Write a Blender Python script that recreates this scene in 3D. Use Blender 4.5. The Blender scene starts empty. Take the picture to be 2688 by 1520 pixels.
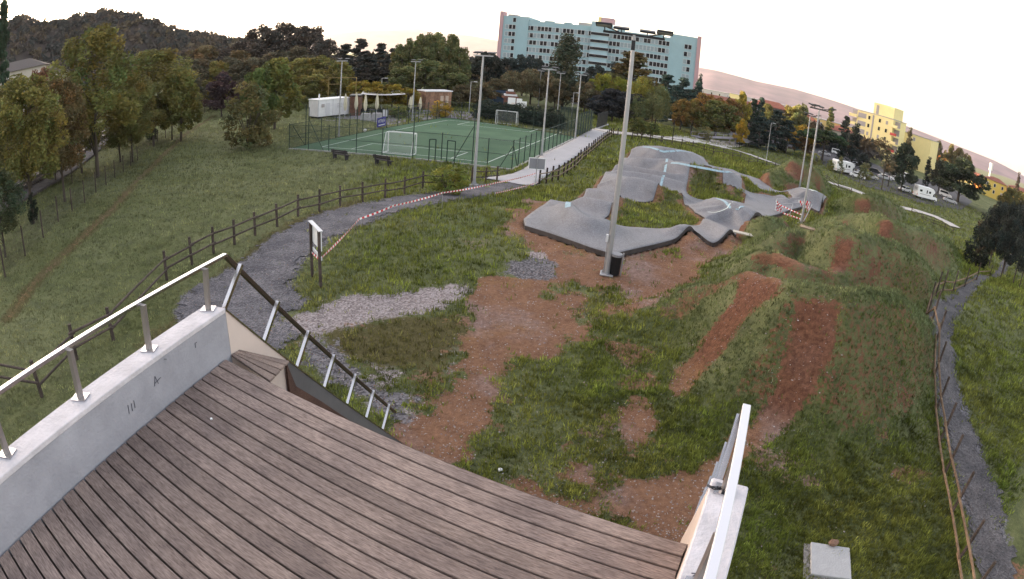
import bpy, math, random
import numpy as np
from mathutils import Matrix, Vector
random.seed(7); RNG = np.random.default_rng(7)
HAZE = 0.00007
R = math.radians
scene = bpy.context.scene
COL = scene.collection
# ------------------------------------------------------------------ camera, world, sun, exposure
CAM_Z = 8.5
F_PX, K3, PITCH, ROLL = 1585.25286, 0.0938562461, 0.389894513, 0.0844271659   # wide security-camera lens, 2688 px wide
PW, PH = 2688.0, 1520.0
cam = bpy.data.cameras.new('camera'); cam_o = bpy.data.objects.new('camera', cam); COL.objects.link(cam_o)
cam.type = 'PANO'; cam.sensor_fit = 'HORIZONTAL'; cam.sensor_width = 36.0
cam.panorama_type = 'FISHEYE_LENS_POLYNOMIAL'
f_mm = F_PX * 36.0 / PW
cam.fisheye_fov = math.pi
cam.fisheye_polynomial_k0 = 0.0
cam.fisheye_polynomial_k1 = -1.0 / f_mm
cam.fisheye_polynomial_k2 = 0.0
cam.fisheye_polynomial_k3 = -K3 / f_mm ** 3
cam.fisheye_polynomial_k4 = 0.0
cam.clip_start = 0.05; cam.clip_end = 20000
cp, sp = math.cos(PITCH), math.sin(PITCH)
_B = Matrix(((1, 0, 0), (0, sp, -cp), (0, cp, sp)))
cam_o.matrix_world = Matrix.Translation((0, 0, CAM_Z)) @ (_B @ Matrix.Rotation(ROLL, 3, 'Z')).to_4x4()
scene.camera = cam_o
SUN_AZ, SUN_EL = R(-60), R(5.8)
world = bpy.data.worlds.new('World'); scene.world = world; world.use_nodes = True
wn, wl = world.node_tree.nodes, world.node_tree.links
bg = wn['Background']
sky = wn.new('ShaderNodeTexSky'); sky.sky_type = 'NISHITA'; sky.sun_disc = False
sky.sun_elevation = SUN_EL; sky.sun_rotation = SUN_AZ
sky.air_density = 1.0; sky.dust_density = 2.2; sky.ozone_density = 0.6
tint = wn.new('ShaderNodeMix'); tint.data_type = 'RGBA'; tint.blend_type = 'MULTIPLY'
tint.inputs[0].default_value = 1.0; tint.inputs[7].default_value = (1.06, 1.0, 0.98, 1)
hs = wn.new('ShaderNodeHueSaturation'); hs.inputs['Saturation'].default_value = 0.55
wl.new(sky.outputs[0], hs.inputs['Color']); wl.new(hs.outputs[0], tint.inputs[6])
veil = wn.new('ShaderNodeMix'); veil.data_type = 'RGBA'; veil.blend_type = 'ADD'; veil.inputs[0].default_value = 1.0; veil.inputs[7].default_value = (.40, .40, .47, 1)   # thin even high haze
wl.new(tint.outputs[2], veil.inputs[6]); wl.new(veil.outputs[2], bg.inputs[0]); bg.inputs[1].default_value = 0.13
sun = bpy.data.lights.new('sun', 'SUN'); sun_o = bpy.data.objects.new('sun', sun); COL.objects.link(sun_o)
sun.energy = 5.0; sun.angle = R(0.5); sun.color = (1.0, 0.80, 0.48)
_sd = Vector((math.sin(SUN_AZ) * math.cos(SUN_EL), math.cos(SUN_AZ) * math.cos(SUN_EL), math.sin(SUN_EL)))
sun_o.rotation_euler = _sd.to_track_quat('Z', 'Y').to_euler()
sun_o.location = (-40, -10, 60)
vs = scene.view_settings
vs.view_transform = 'Standard'; vs.look = 'None'; vs.gamma = 1.0; vs.exposure = 2.5
try: vs.use_curve_mapping = False
except Exception: pass
scene.render.engine = 'CYCLES'
cy = scene.cycles
cy.max_bounces = 5; cy.diffuse_bounces = 2; cy.glossy_bounces = 2; cy.transmission_bounces = 3; cy.transparent_max_bounces = 8; cy.volume_bounces = 0
cy.caustics_reflective = False; cy.caustics_refractive = False
cy.use_denoising = True

# ------------------------------------------------------------------ where a viewing ray meets the land
def ray(px, py):
    x, y = px - PW / 2, -(py - PH / 2); r = math.hypot(x, y); u = r / F_PX
    th = u * (1 + K3 * u * u); s = math.sin(th) / max(r, 1e-9)
    X, Y, F = x * s, y * s, math.cos(th)
    c, d = math.cos(ROLL), math.sin(ROLL)
    X, Y = c * X - d * Y, d * X + c * Y
    return np.array((X, F * cp + Y * sp, -F * sp + Y * cp))
def ss(a, b, t):
    t = np.clip((np.asarray(t, float) - a) / (b - a), 0, 1); return t * t * (3 - 2 * t)
def zb(x, y):
    x, y = np.asarray(x, float), np.asarray(y, float)
    s = 0.8 * x + 0.2 * y
    z = -1.5 * ss(24, 50, y) - 5.0 * ss(28, 72, s) - 30 * ss(110, 700, s)
    z = z + 0.9 * ss(26, 34, -x - 0.25 * y + 8) * ss(140, 60, y) * 0
    return z
def at_z(px, py, z):
    v = ray(px, py); return v[:2] * ((z - CAM_Z) / v[2])
def site(px, py, h=0.0):                    # point of the bare land under a photo pixel (h: height above it)
    z = 0.0
    for _ in range(25):
        p = at_z(px, py, z + h); z = 0.5 * z + 0.5 * float(zb(*p))
    return np.array((p[0], p[1], z + h))
Dq = 2688 / 2575.0
def sd(x, y, h=0.0): return site(x * Dq, y * Dq, h)
def vw(x0, y0, s=5.0): return lambda X, Y, h=0.0: site(x0 + X / s, y0 + Y / s, h)
VA, VB, VC, VD, VE, VF = vw(740, 200), vw(1250, 200), vw(1700, 150), vw(2173, 230), vw(1360, 360), vw(1700, 360)
VG, VH = vw(1900, 480, 4.282), vw(2173, 500)
V1, V2, V4 = vw(700, 220, 2.554), vw(1300, 340, 2.554), vw(1800, 150, 2.855)
def polar(px, py, dist):                    # a point at a known distance along the bearing of a photo pixel
    v = ray(px, py); k = dist / math.hypot(v[0], v[1]); return np.array((v[0] * k, v[1] * k, CAM_Z + v[2] * k))
def height_at(px, py, base):                # height above `base` of what shows at a photo pixel over it
    v = ray(px, py); k = math.hypot(base[0], base[1]) / math.hypot(v[0], v[1]); return CAM_Z + v[2] * k - base[2]

# ------------------------------------------------------------------ helpers: materials
def nmat(name): 
    m = bpy.data.materials.new(name); m.use_nodes = True
    return m, m.node_tree.nodes, m.node_tree.links, m.node_tree.nodes['Principled BSDF']
def mat(name, col, rough=0.8, metal=0.0, var=0.0, vscale=3.0, bump=0.0, bscale=20.0, col2=None, spec=0.3, stretch=None, tex='Object'):
    m, n, l, b = nmat(name)
    b.inputs['Base Color'].default_value = (*col, 1); b.inputs['Roughness'].default_value = rough
    b.inputs['Metallic'].default_value = metal; b.inputs['Specular IOR Level'].default_value = spec
    if var or bump:
        tc = n.new('ShaderNodeTexCoord'); src = tc.outputs[tex]
        if stretch:
            mp = n.new('ShaderNodeMapping'); mp.inputs['Scale'].default_value = stretch; l.new(src, mp.inputs[0]); src = mp.outputs[0]
    if var:
        t = n.new('ShaderNodeTexNoise'); t.inputs['Scale'].default_value = vscale; t.inputs['Detail'].default_value = 8; t.inputs['Roughness'].default_value = 0.65
        l.new(src, t.inputs['Vector'])
        r = n.new('ShaderNodeValToRGB'); r.color_ramp.elements[0].position = 0.3; r.color_ramp.elements[1].position = 0.7
        a = col; c2 = col2 or tuple(c * (1 - var) for c in col); r.color_ramp.elements[0].color = (*c2, 1)
        r.color_ramp.elements[1].color = (*(min(1, c * (1 + var * 0.5)) for c in a), 1)
        l.new(t.outputs['Fac'], r.inputs[0]); l.new(r.outputs[0], b.inputs['Base Color'])
    if bump:
        t2 = n.new('ShaderNodeTexNoise'); t2.inputs['Scale'].default_value = bscale; t2.inputs['Detail'].default_value = 6
        l.new(src, t2.inputs['Vector'])
        bp = n.new('ShaderNodeBump'); bp.inputs['Strength'].default_value = bump; bp.inputs['Distance'].default_value = 0.03
        l.new(t2.outputs['Fac'], bp.inputs['Height']); l.new(bp.outputs[0], b.inputs['Normal'])
    return m
def leafmat(name, trans=0.25):              # colour of the object times a per-leaf value
    m, n, l, b = nmat(name)
    oi = n.new('ShaderNodeObjectInfo'); at = n.new('ShaderNodeAttribute'); at.attribute_name = 'tone'
    mx = n.new('ShaderNodeMix'); mx.data_type = 'RGBA'; mx.blend_type = 'MULTIPLY'; mx.inputs[0].default_value = 1
    l.new(oi.outputs['Color'], mx.inputs[6]); l.new(at.outputs['Color'], mx.inputs[7])
    l.new(mx.outputs[2], b.inputs['Base Color']); b.inputs['Roughness'].default_value = 0.7; b.inputs['Specular IOR Level'].default_value = 0.15
    tr = n.new('ShaderNodeBsdfTranslucent'); l.new(mx.outputs[2], tr.inputs[0])
    ms = n.new('ShaderNodeMixShader'); ms.inputs[0].default_value = trans
    l.new(b.outputs[0], ms.inputs[1]); l.new(tr.outputs[0], ms.inputs[2]); l.new(ms.outputs[0], n['Material Output'].inputs[0])
    return m
# ------------------------------------------------------------------ helpers: meshes and objects
def npmesh(name, V, F, smooth=False, tone=None, tonename='tone'):
    V = np.asarray(V, np.float32); F = np.asarray(F, np.int32); k = F.shape[1]
    me = bpy.data.meshes.new(name); me.vertices.add(len(V)); me.vertices.foreach_set('co', V.ravel())
    me.loops.add(F.size); me.loops.foreach_set('vertex_index', F.ravel())
    me.polygons.add(len(F)); me.polygons.foreach_set('loop_start', np.arange(0, F.size, k, dtype=np.int32))
    if tone is not None:
        a = me.color_attributes.new(tonename, 'FLOAT_COLOR', 'POINT')
        c = np.ones((len(V), 4), np.float32); c[:, :3] = tone; a.data.foreach_set('color', c.ravel())
    me.update(calc_edges=True)
    if smooth: me.polygons.foreach_set('use_smooth', np.ones(len(F), bool))
    return me
class MB:
    def __init__(s): s.v = []; s.f = []; s.m = []; s.cur = 0
    def face(s, pts):
        b = len(s.v); s.v += [tuple(map(float, p)) for p in pts]; s.f.append(tuple(range(b, b + len(pts)))); s.m.append(s.cur)
    def _add(s, vs, fs):
        b = len(s.v); s.v += [tuple(map(float, p)) for p in vs]
        for f in fs: s.f.append(tuple(b + i for i in f)); s.m.append(s.cur)
        return s
    def box(s, c, d, rz=0.0, rx=0.0, ry=0.0):
        M = Matrix.Rotation(rz, 3, 'Z') @ Matrix.Rotation(ry, 3, 'Y') @ Matrix.Rotation(rx, 3, 'X')
        vs = []
        for i in range(8):
            p = M @ Vector((((i & 1) - 0.5) * d[0], (((i >> 1) & 1) - 0.5) * d[1], ((i >> 2) - 0.5) * d[2]))
            vs.append((c[0] + p.x, c[1] + p.y, c[2] + p.z))
        return s._add(vs, [(0, 2, 3, 1), (4, 5, 7, 6), (0, 1, 5, 4), (1, 3, 7, 5), (3, 2, 6, 7), (2, 0, 4, 6)])
    def bar(s, p, q, w, h=None, n=4, w2=None, up=(0, 0, 1), twist=None):   # prism from p to q (n sided; w,h half sizes)
        h = w if h is None else h; p, q = Vector(p), Vector(q); d = (q - p).normalized(); u = Vector(up)
        if abs(d.dot(u)) > 0.98: u = Vector((0, 1, 0))
        a = d.cross(u).normalized(); c = a.cross(d).normalized()
        k = 1.0 if w2 is None else w2 / w
        ph = math.pi / 4 if n == 4 else 0.0; sc = math.sqrt(2) if n == 4 else 1.0
        vs = []
        for e, kk in ((p, 1.0), (q, k)):
            for i in range(n):
                t = ph + 2 * math.pi * i / n
                o = e + a * (math.cos(t) * w * sc * kk) + c * (math.sin(t) * h * sc * kk); vs.append(tuple(o))
        fs = [(i, (i + 1) % n, n + (i + 1) % n, n + i) for i in range(n)] + [tuple(range(n - 1, -1, -1)), tuple(range(n, 2 * n))]
        return s._add(vs, fs)
    def path(s, pts, r, n=6, r2=None):
        for i in range(len(pts) - 1):
            a = r + ((r2 if r2 is not None else r) - r) * i / (len(pts) - 1); b = r + ((r2 if r2 is not None else r) - r) * (i + 1) / (len(pts) - 1)
            s.bar(pts[i], pts[i + 1], a, None, n, b)
        return s
    def prism(s, poly, axis_lo, axis_hi, plane='xy'):      # extruded outline
        def P(a, b, c): return (a, b, c) if plane == 'xy' else ((a, c, b) if plane == 'xz' else (c, a, b))
        n = len(poly); vs = [P(a, b, axis_lo) for a, b in poly] + [P(a, b, axis_hi) for a, b in poly]
        fs = [(i, (i + 1) % n, n + (i + 1) % n, n + i) for i in range(n)] + [tuple(range(n - 1, -1, -1)), tuple(range(n, 2 * n))]
        return s._add(vs, fs)
    def slab(s, quad, t):                    # thick quad: four 3-D corners and a thickness vector
        t = Vector(t); q = [Vector(p) for p in quad]; n = len(q)
        vs = [tuple(p) for p in q] + [tuple(p + t) for p in q]
        fs = [(i, (i + 1) % n, n + (i + 1) % n, n + i) for i in range(n)] + [tuple(range(n - 1, -1, -1)), tuple(range(n, 2 * n))]
        return s._add(vs, fs)
    def mesh(s, name, mats):
        me = bpy.data.meshes.new(name); me.from_pydata(s.v, [], s.f); me.update()
        mats = mats if isinstance(mats, (list, tuple)) else [mats]
        for m in mats: me.materials.append(m)
        if len(mats) > 1: me.polygons.foreach_set('material_index', s.m)
        return me
    def build(s, name, mats, parent=None, bevel=0.0, smooth=False):
        import bmesh
        me = s.mesh(name, mats)
        bm = bmesh.new(); bm.from_mesh(me); bmesh.ops.recalc_face_normals(bm, faces=bm.faces)
        if bevel: bmesh.ops.bevel(bm, geom=list(bm.edges), offset=bevel, segments=1, affect='EDGES', profile=0.5)
        bm.to_mesh(me); bm.free()
        if smooth: me.polygons.foreach_set('use_smooth', [True] * len(me.polygons))
        return link(name, me, parent)
def link(name, me, parent=None):
    o = bpy.data.objects.new(name, me); COL.objects.link(o)
    if parent is not None: o.parent = parent
    return o
def tag(o, label=None, cat=None, group=None, kind=None):
    if label: o['label'] = label
    if cat: o['category'] = cat
    if group: o['group'] = group
    if kind: o['kind'] = kind
    return o
def thing(name, label, cat, loc=(0, 0, 0), rz=0.0, group=None):
    o = bpy.data.objects.new(name, None); COL.objects.link(o); o.empty_display_size = 0.3
    o.location = loc; o.rotation_euler = (0, 0, rz); return tag(o, label, cat, group)
def dup(root, loc, rz=None, label=None, group=None, scale=None, color=None):
    r = root.copy(); COL.objects.link(r); r.location = loc
    if rz is not None: r.rotation_euler = (0, 0, rz)
    if label: r['label'] = label
    if group: r['group'] = group
    if scale: r.scale = scale
    if color: r.color = color
    for ch in list(root.children):
        c = ch.copy(); COL.objects.link(c); c.parent = r
        if color: c.color = color
        for g in ch.children:
            d = g.copy(); COL.objects.link(d); d.parent = c
            if color: d.color = color
    return r
def structure(o): o['kind'] = 'structure'; return o
def inside(P, poly):
    x, y = P[:, 0], P[:, 1]; r = np.zeros(len(P), bool); n = len(poly); j = n - 1
    for i in range(n):
        xi, yi, xj, yj = poly[i][0], poly[i][1], poly[j][0], poly[j][1]
        c = ((yi > y) != (yj > y)) & (x < (xj - xi) * (y - yi) / (yj - yi + 1e-12) + xi); r ^= c; j = i
    return r
def segdist(P, a, b):
    a, b = np.asarray(a[:2], float), np.asarray(b[:2], float); d = b - a; L = d @ d + 1e-12
    t = np.clip(((P - a) @ d) / L, 0, 1); return np.hypot(*(P - (a + t[:, None] * d)).T), t
def polydist(P, poly, closed=True):
    m = np.full(len(P), 1e9)
    for i in range(len(poly) if closed else len(poly) - 1): m = np.minimum(m, segdist(P, poly[i], poly[(i + 1) % len(poly)])[0])
    return m
def sdf(P, poly): d = polydist(P, poly); return np.where(inside(P, poly), d, -d)
def vnoise(x, y, seed=0):                    # smooth value noise
    xi, yi = np.floor(x).astype(int), np.floor(y).astype(int); fx, fy = x - xi, y - yi
    def h(a, b):
        v = np.sin(a * 127.1 + b * 311.7 + seed * 74.7) * 43758.5453; return v - np.floor(v)
    u, v = fx * fx * (3 - 2 * fx), fy * fy * (3 - 2 * fy)
    return (h(xi, yi) * (1 - u) + h(xi + 1, yi) * u) * (1 - v) + (h(xi, yi + 1) * (1 - u) + h(xi + 1, yi + 1) * u) * v
def fbm(x, y, seed=0, o=4): return sum(vnoise(x * 2 ** i, y * 2 ** i, seed + i) * 0.5 ** i for i in range(o)) / (2 - 0.5 ** (o - 1))
# ------------------------------------------------------------------ the land: dirt-jump mounds on a gentle slope
MOUNDS = []                                  # each: list of (x, y, height), half width
def mound(pts, w, sharp=1.6): MOUNDS.append(([np.array((*f[:2], h * 1.5)) for f, h in pts], w * .82, sharp))
def GG(X, Y, h): return VG(X, Y, h * 1.5), h
def SS(X, Y, h): return sd(X, Y, h * 1.5), h
mound([SS(1700, 770, .5), SS(1790, 720, 1.0), SS(1890, 690, 1.7), SS(2010, 712, 2.2), SS(2140, 728, 2.4), SS(2255, 735, 2.1), SS(2330, 800, 1.0)], 2.7)
mound([GG(150, 840, .6), GG(330, 790, 1.0), GG(440, 755, 1.4), GG(600, 790, 1.4), GG(900, 895, 1.5), GG(1250, 1015, 1.4)], 2.2)
mound([GG(560, 600, .8), GG(680, 545, 1.6), GG(960, 490, 1.6), GG(1330, 482, 2.4), GG(1520, 560, 2.4), GG(1900, 665, 2.3), GG(2100, 760, 1.8), GG(2230, 880, .9)], 2.5)
mound([GG(1180, 400, .8), GG(1400, 360, 1.4), GG(1700, 318, 2.0), GG(1860, 400, 2.2), GG(2150, 480, 2.0), GG(2400, 590, 1.6), GG(2560, 680, .8)], 2.6)
mound([GG(1380, 180, 1.0), GG(1500, 130, 1.8), GG(1640, 112, 2.2), GG(1820, 150, 2.0), GG(1990, 260, 1.0)], 2.6)
mound([GG(300, 440, .6), GG(480, 380, 1.2), GG(640, 420, .8)], 2.0)
mound([(VF(1680, 450, .8), .8), (VF(1880, 395, 2.2), 2.2), (VF(2060, 430, 2.4), 2.4), (VF(2200, 500, 2.2), 2.2), (VF(2310, 570, .8), .8)], 2.6)
mound([(VF(1480, 530, .8), .8), (VF(1700, 510, 1.3), 1.3), (VF(1930, 530, 1.0), 1.0)], 2.3)
def ridges(P, R_):
    z = np.zeros(len(P))
    for rec in R_:
        pts, w, shp = rec[:3]; wo = rec[3] if len(rec) > 3 else w
        lo = np.min([p[:2] for p in pts], 0) - 3 * max(w, wo); hi = np.max([p[:2] for p in pts], 0) + 3 * max(w, wo)
        k = np.where((P[:, 0] > lo[0]) & (P[:, 0] < hi[0]) & (P[:, 1] > lo[1]) & (P[:, 1] < hi[1]))[0]
        if not len(k): continue
        Q = P[k]; zz = np.zeros(len(k))
        for a, b in zip(pts[:-1], pts[1:]):
            d, t = segdist(Q, a, b); h = a[2] + (b[2] - a[2]) * t
            ww = w if wo == w else np.where((b[0] - a[0]) * (Q[:, 1] - a[1]) - (b[1] - a[1]) * (Q[:, 0] - a[0]) > 0, wo, w)
            zz = np.maximum(zz, h * np.exp(-(d / ww) ** 2 * shp))
        z[k] = (z[k] ** 3 + zz ** 3) ** (1 / 3.)
    return z
def lumps(P):
    d = np.hypot(P[:, 0], P[:, 1]); k = (d < 120)
    return np.where(k, (fbm(P[:, 0] * .5, P[:, 1] * .5, 3) - .5) * .10 + (fbm(P[:, 0] * 1.9, P[:, 1] * 1.9, 9, 3) - .5) * .05, 0)
def zt(x, y):
    P = np.stack([np.atleast_1d(np.asarray(x, float)), np.atleast_1d(np.asarray(y, float))], 1)
    m = ridges(P, MOUNDS)
    z = zb(P[:, 0], P[:, 1]) + m + lumps(P) * (1 + 1.5 * np.clip(m, 0, 1))
    for poly in FLAT:
        k = inside(P, poly); z[k] = zb(P[k, 0], P[k, 1]) - .06
    return z
FLAT = []
def drop(x, y): return float(zt(x, y)[0])
def hit(px, py):                             # first point of the finished land along a viewing ray
    v = ray(px, py); v = v / math.hypot(v[0], v[1]); t = np.arange(3, 90, .12)
    h = CAM_Z + v[2] * t - zt(v[0] * t, v[1] * t); k = np.where(h < 0)[0]
    d = t[k[0]] if len(k) else None
    return np.array((v[0] * d, v[1] * d)) if d is not None else site(px, py)[:2]
def hd(x, y): return hit(x * Dq, y * Dq)
def hg(X, Y): return hit(1900 + X / 4.282, 480 + Y / 4.282)

PUMPR = []
def smooth3(P, n=5):
    P = np.array(P, float)
    if len(P) < 3: return P
    E = np.vstack([2 * P[0] - P[1], P, 2 * P[-1] - P[-2]]); out = []
    for i in range(1, len(E) - 2):
        for t in np.arange(n) / n: out.append(.5 * (2 * E[i] + (E[i + 1] - E[i - 1]) * t + (2 * E[i - 1] - 5 * E[i] + 4 * E[i + 1] - E[i + 2]) * t * t + (3 * E[i] - E[i - 1] - 3 * E[i + 1] + E[i + 2]) * t ** 3))
    return np.array(out + [P[-1]])
def pr(pts, w, sharp=1.6, wout=None): PUMPR.append((list(smooth3([np.array((*V2(X, Y, .3 + h * 1.25)[:2], h * 1.25)) for X, Y, h in pts], 3)), w, sharp, wout or w))
pr([(490, 490, .5), (545, 545, .55), (640, 595, .5), (715, 600, .4)], 1.1, 1.4, .8)
pr([(600, 455, .45), (690, 470, .5), (800, 497, .45)], 0.9)
pr([(640, 397, .5), (740, 415, .55), (850, 450, .5), (905, 475, .3)], 1.0)
pr([(760, 288, .6), (860, 318, 1.0), (980, 330, 1.1), (1120, 378, .9), (1230, 430, .5)], 1.7, 1.5, 2.6)
pr([(840, 235, .5), (1000, 262, .55), (1150, 290, .6), (1295, 318, .5)], 1.1)
pr([(830, 275, .4), (980, 292, .5), (1130, 320, .5), (1280, 360, .4)], .9)
pr([(880, 192, .5), (1000, 192, .9), (1160, 210, 1.0)], 1.4)
pr([(1180, 216, 1.1), (1300, 222, 1.4), (1430, 246, 1.4), (1550, 278, 1.2), (1602, 305, .7)], 1.8, 1.4, 2.4)
pr([(990, 114, 1.0), (1110, 118, 1.4), (1220, 135, 1.3), (1315, 158, .8)], 1.9, 1.4, 2.4)
pr([(1485, 464, .7), (1560, 482, .95), (1630, 515, .85), (1670, 560, .5)], 1.5, 1.4, 3.6)
pr([(2050, 392, .9), (2130, 408, 1.2), (2190, 432, 1.0)], 1.5, 1.4, 2.2)
pr([(1640, 300, .5), (1690, 345, .3)], .9)
pr([(1470, 350, .6), (1560, 365, .7), (1650, 405, .5)], .9)
pr([(1230, 650, .4), (1280, 640, .45), (1345, 690, .45)], .8)
pr([(1420, 602, .35), (1560, 665, .45), (1590, 710, .35)], .8)
pr([(1700, 600, .3), (1600, 570, .3)], .7)
pr([(1800, 400, .4), (1900, 425, .4), (1960, 470, .3)], .9)
PUMP_BASE = 0.34
def on_track(X, Y):
    h = .3
    for _ in range(4): p = V2(X, Y, h)[:2]; h = .5 * h + .5 * (PUMP_BASE + float(ridges(p[None], PUMPR)[0]))
    return p
# pump track outline and grass islands
PUMP = [on_track(*p) for p in [(190, 600), (200, 645), (350, 690), (520, 748), (650, 795), (790, 835), (1080, 768), (1340, 697), (1385, 728), (1450, 762), (1492, 748), (1530, 716), (1600, 712), (1652, 690), (1700, 622), (1722, 607), (1860, 577), (1960, 545), (2080, 500), (2180, 515), (2205, 470), (2222, 450), (2180, 425), (2060, 392), (1990, 396), (1920, 416), (1860, 400), (1790, 340), (1710, 312), (1640, 292), (1590, 268), (1430, 235), (1395, 185), (1320, 150), (1100, 110), (990, 108), (940, 118), (905, 160), (880, 195), (850, 235), (790, 262), (760, 287), (720, 328), (680, 392), (632, 396), (600, 440), (540, 482), (490, 488), (370, 468), (330, 500), (240, 560)]]
ISLES = [[on_track(*p) for p in q] for q in (
    [(725, 600), (760, 575), (800, 510), (880, 480), (1000, 487), (1060, 458), (1140, 402), (1205, 420), (1270, 500), (1330, 550), (1418, 600), (1370, 640), (1270, 637), (1230, 655), (1100, 665), (950, 655), (800, 640), (735, 622)],
    [(1302, 292), (1280, 400), (1290, 430), (1340, 466), (1420, 472), (1500, 462), (1600, 478), (1670, 496), (1680, 436), (1590, 392), (1530, 366), (1478, 318), (1440, 328), (1390, 325)],
    [(1640, 312), (1652, 390), (1760, 430), (1960, 466), (1990, 466), (1950, 422), (1870, 424), (1800, 412), (1740, 372), (1690, 322)])]
def pump_z(x, y):
    P = np.stack([np.atleast_1d(x), np.atleast_1d(y)], 1).astype(float)
    return zb(P[:, 0], P[:, 1]) + PUMP_BASE + ridges(P, PUMPR)
_zt0 = zt
def zt(x, y):                                # the land dips under the asphalt and heaps up on the islands
    z = _zt0(x, y)
    P = np.stack([np.atleast_1d(np.asarray(x, float)), np.atleast_1d(np.asarray(y, float))], 1)
    k = np.where((np.hypot(*P.T) < 110) & (np.hypot(*P.T) > 15))[0]
    if len(k):
        Q = P[k]; s = sdf(Q, PUMP)
        bank = np.clip(1 + s / 2.5, 0, 1) * (s < 0)
        pz = pump_z(Q[:, 0], Q[:, 1]); zz = z[k]
        zz = np.where(s < 0, np.maximum(zz, zz + bank * (np.minimum(pz - .2, zz + 2.2) - zz) * (pz - zz > .1)), zz)
        for q in ISLES:
            si = sdf(Q, q); inn = zb(Q[:, 0], Q[:, 1]) + .30 + (fbm(Q[:, 0], Q[:, 1], 5) - .5) * .25; tt = ss(0, 2.2, si); zz = np.where(si > 0, zb(Q[:, 0], Q[:, 1]) - .1, zz)
        ins = (s > .15) & ~np.any([inside(Q, q) for q in ISLES], axis=0)
        zz = np.where(ins, np.minimum(zz, zb(Q[:, 0], Q[:, 1]) - .1), zz)
        z[k] = zz
    return z

# ------------------------------------------------------------------ ground cover, read as patches on the land
def poly_d(pts): return np.array([sd(*p)[:2] for p in pts])
def poly_h(pts): return np.array([hd(*p) for p in pts])
GRAVEL_PATH = poly_d([(475, 742), (560, 690), (640, 642), (700, 590), (800, 542), (960, 502), (1110, 482), (1200, 466), (1292, 459), (1345, 465), (1245, 487), (1130, 505), (1010, 530), (930, 556), (870, 582), (800, 622), (745, 668), (722, 712), (735, 748), (770, 765), (700, 800), (735, 850), (650, 900), (520, 860), (440, 790)])
PALE = [poly_d([(740, 790), (860, 755), (1000, 735), (1180, 715), (1200, 735), (1100, 785), (950, 805), (830, 835), (720, 850), (690, 800)]),
        poly_d([(1330, 640), (1420, 625), (1500, 640), (1480, 680), (1380, 690)])]
GREYG = [poly_d([(1250, 672), (1330, 650), (1400, 665), (1385, 712), (1290, 692)]),
         poly_d([(720, 850), (830, 860), (950, 980), (1050, 1000), (1000, 1070), (900, 1000), (800, 930)])]
DIRT_FLAT = [poly_d(p) for p in (
    [(1262, 528), (1310, 498), (1380, 515), (1345, 560), (1420, 590), (1540, 628), (1760, 585), (1845, 600), (1870, 640), (1785, 665), (1770, 700), (1700, 738), (1660, 795), (1550, 835), (1420, 872), (1250, 915), (1180, 880), (1190, 800), (1170, 745), (1240, 695), (1330, 660), (1330, 620), (1275, 590)],
    [(1160, 850), (1330, 860), (1280, 960), (1210, 1100), (1170, 1160), (1000, 1110), (960, 1060), (1080, 1050), (1150, 950)],
    [(1540, 1290), (1600, 1230), (1760, 1190), (1840, 1180), (1760, 1330), (1700, 1370)],
    [(1600, 1020), (1660, 1030), (1690, 1070), (1620, 1130), (1560, 1170), (1430, 1195), (1470, 1120)],
    [(1220, 1210), (1300, 1215), (1420, 1260), (1560, 1290), (1500, 1320), (1330, 1270)])]
DIRT_HIT = [poly_h(p) for p in (
    [(2010, 760), (2110, 772), (2100, 880), (2050, 1000), (1970, 1090), (1890, 1140), (1800, 1270), (1700, 1310), (1560, 1310), (1580, 1265), (1720, 1200), (1840, 1110), (1930, 1000), (1990, 860)],
    [(1860, 700), (1980, 690), (1960, 740), (1870, 800), (1830, 880), (1780, 930), (1700, 1000), (1690, 940), (1740, 890), (1800, 820), (1850, 750)],
    [(1610, 700), (1700, 650), (1790, 650), (1760, 690), (1650, 745), (1570, 770)])]
DIRT_HIT += [np.array([hg(*p) for p in q]) for q in (
    [(250, 845), (440, 765), (600, 800), (900, 905), (1250, 1020), (1100, 1040), (700, 1030), (500, 960), (420, 890)],
    [(1255, 590), (1500, 625), (1520, 700), (1440, 760), (1420, 900), (1330, 1020), (1150, 1000), (1220, 800)],
    [(700, 570), (930, 570), (930, 680), (860, 750), (700, 740)],
    [(1610, 900), (1780, 880), (1760, 1000), (1700, 1090), (1600, 1020)],
    [(1730, 450), (1900, 460), (1890, 560), (1870, 660), (1740, 600)],
    [(1800, 350), (2000, 395), (1900, 410), (1810, 390)],
    [(1470, 150), (1580, 150), (1680, 270), (1620, 320), (1560, 310), (1480, 200)],
    [(2270, 720), (2390, 710), (2390, 820), (2250, 850)],
    [(1330, 420), (1400, 410), (1400, 470), (1340, 475)],
    [(660, 440), (860, 460), (870, 330), (980, 330), (900, 470), (700, 480)])]
DIRT_HIT += [np.array([hit(1700 + X / 5, 360 + Y / 5) for X, Y in q]) for q in ([(2150, 490), (2250, 560), (2330, 720), (2240, 680)], [(1780, 430), (2040, 430), (2060, 520), (1800, 470)])]
DRY = [poly_d(p) for p in (
    [(830, 840), (1000, 800), (1200, 790), (1180, 860), (1080, 960), (930, 920), (800, 880)],
    [(1290, 800), (1480, 770), (1500, 740), (1440, 830), (1300, 850)],
    [(500, 720), (640, 620), (720, 560), (900, 500), (930, 512), (720, 590), (640, 660), (520, 760), (400, 860), (330, 900)])]
TRACKLINE = [sd(*p)[:2] for p in [(20, 800), (80, 720), (150, 650), (230, 575), (290, 520), (360, 440), (400, 400), (470, 335), (540, 290)]]
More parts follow.
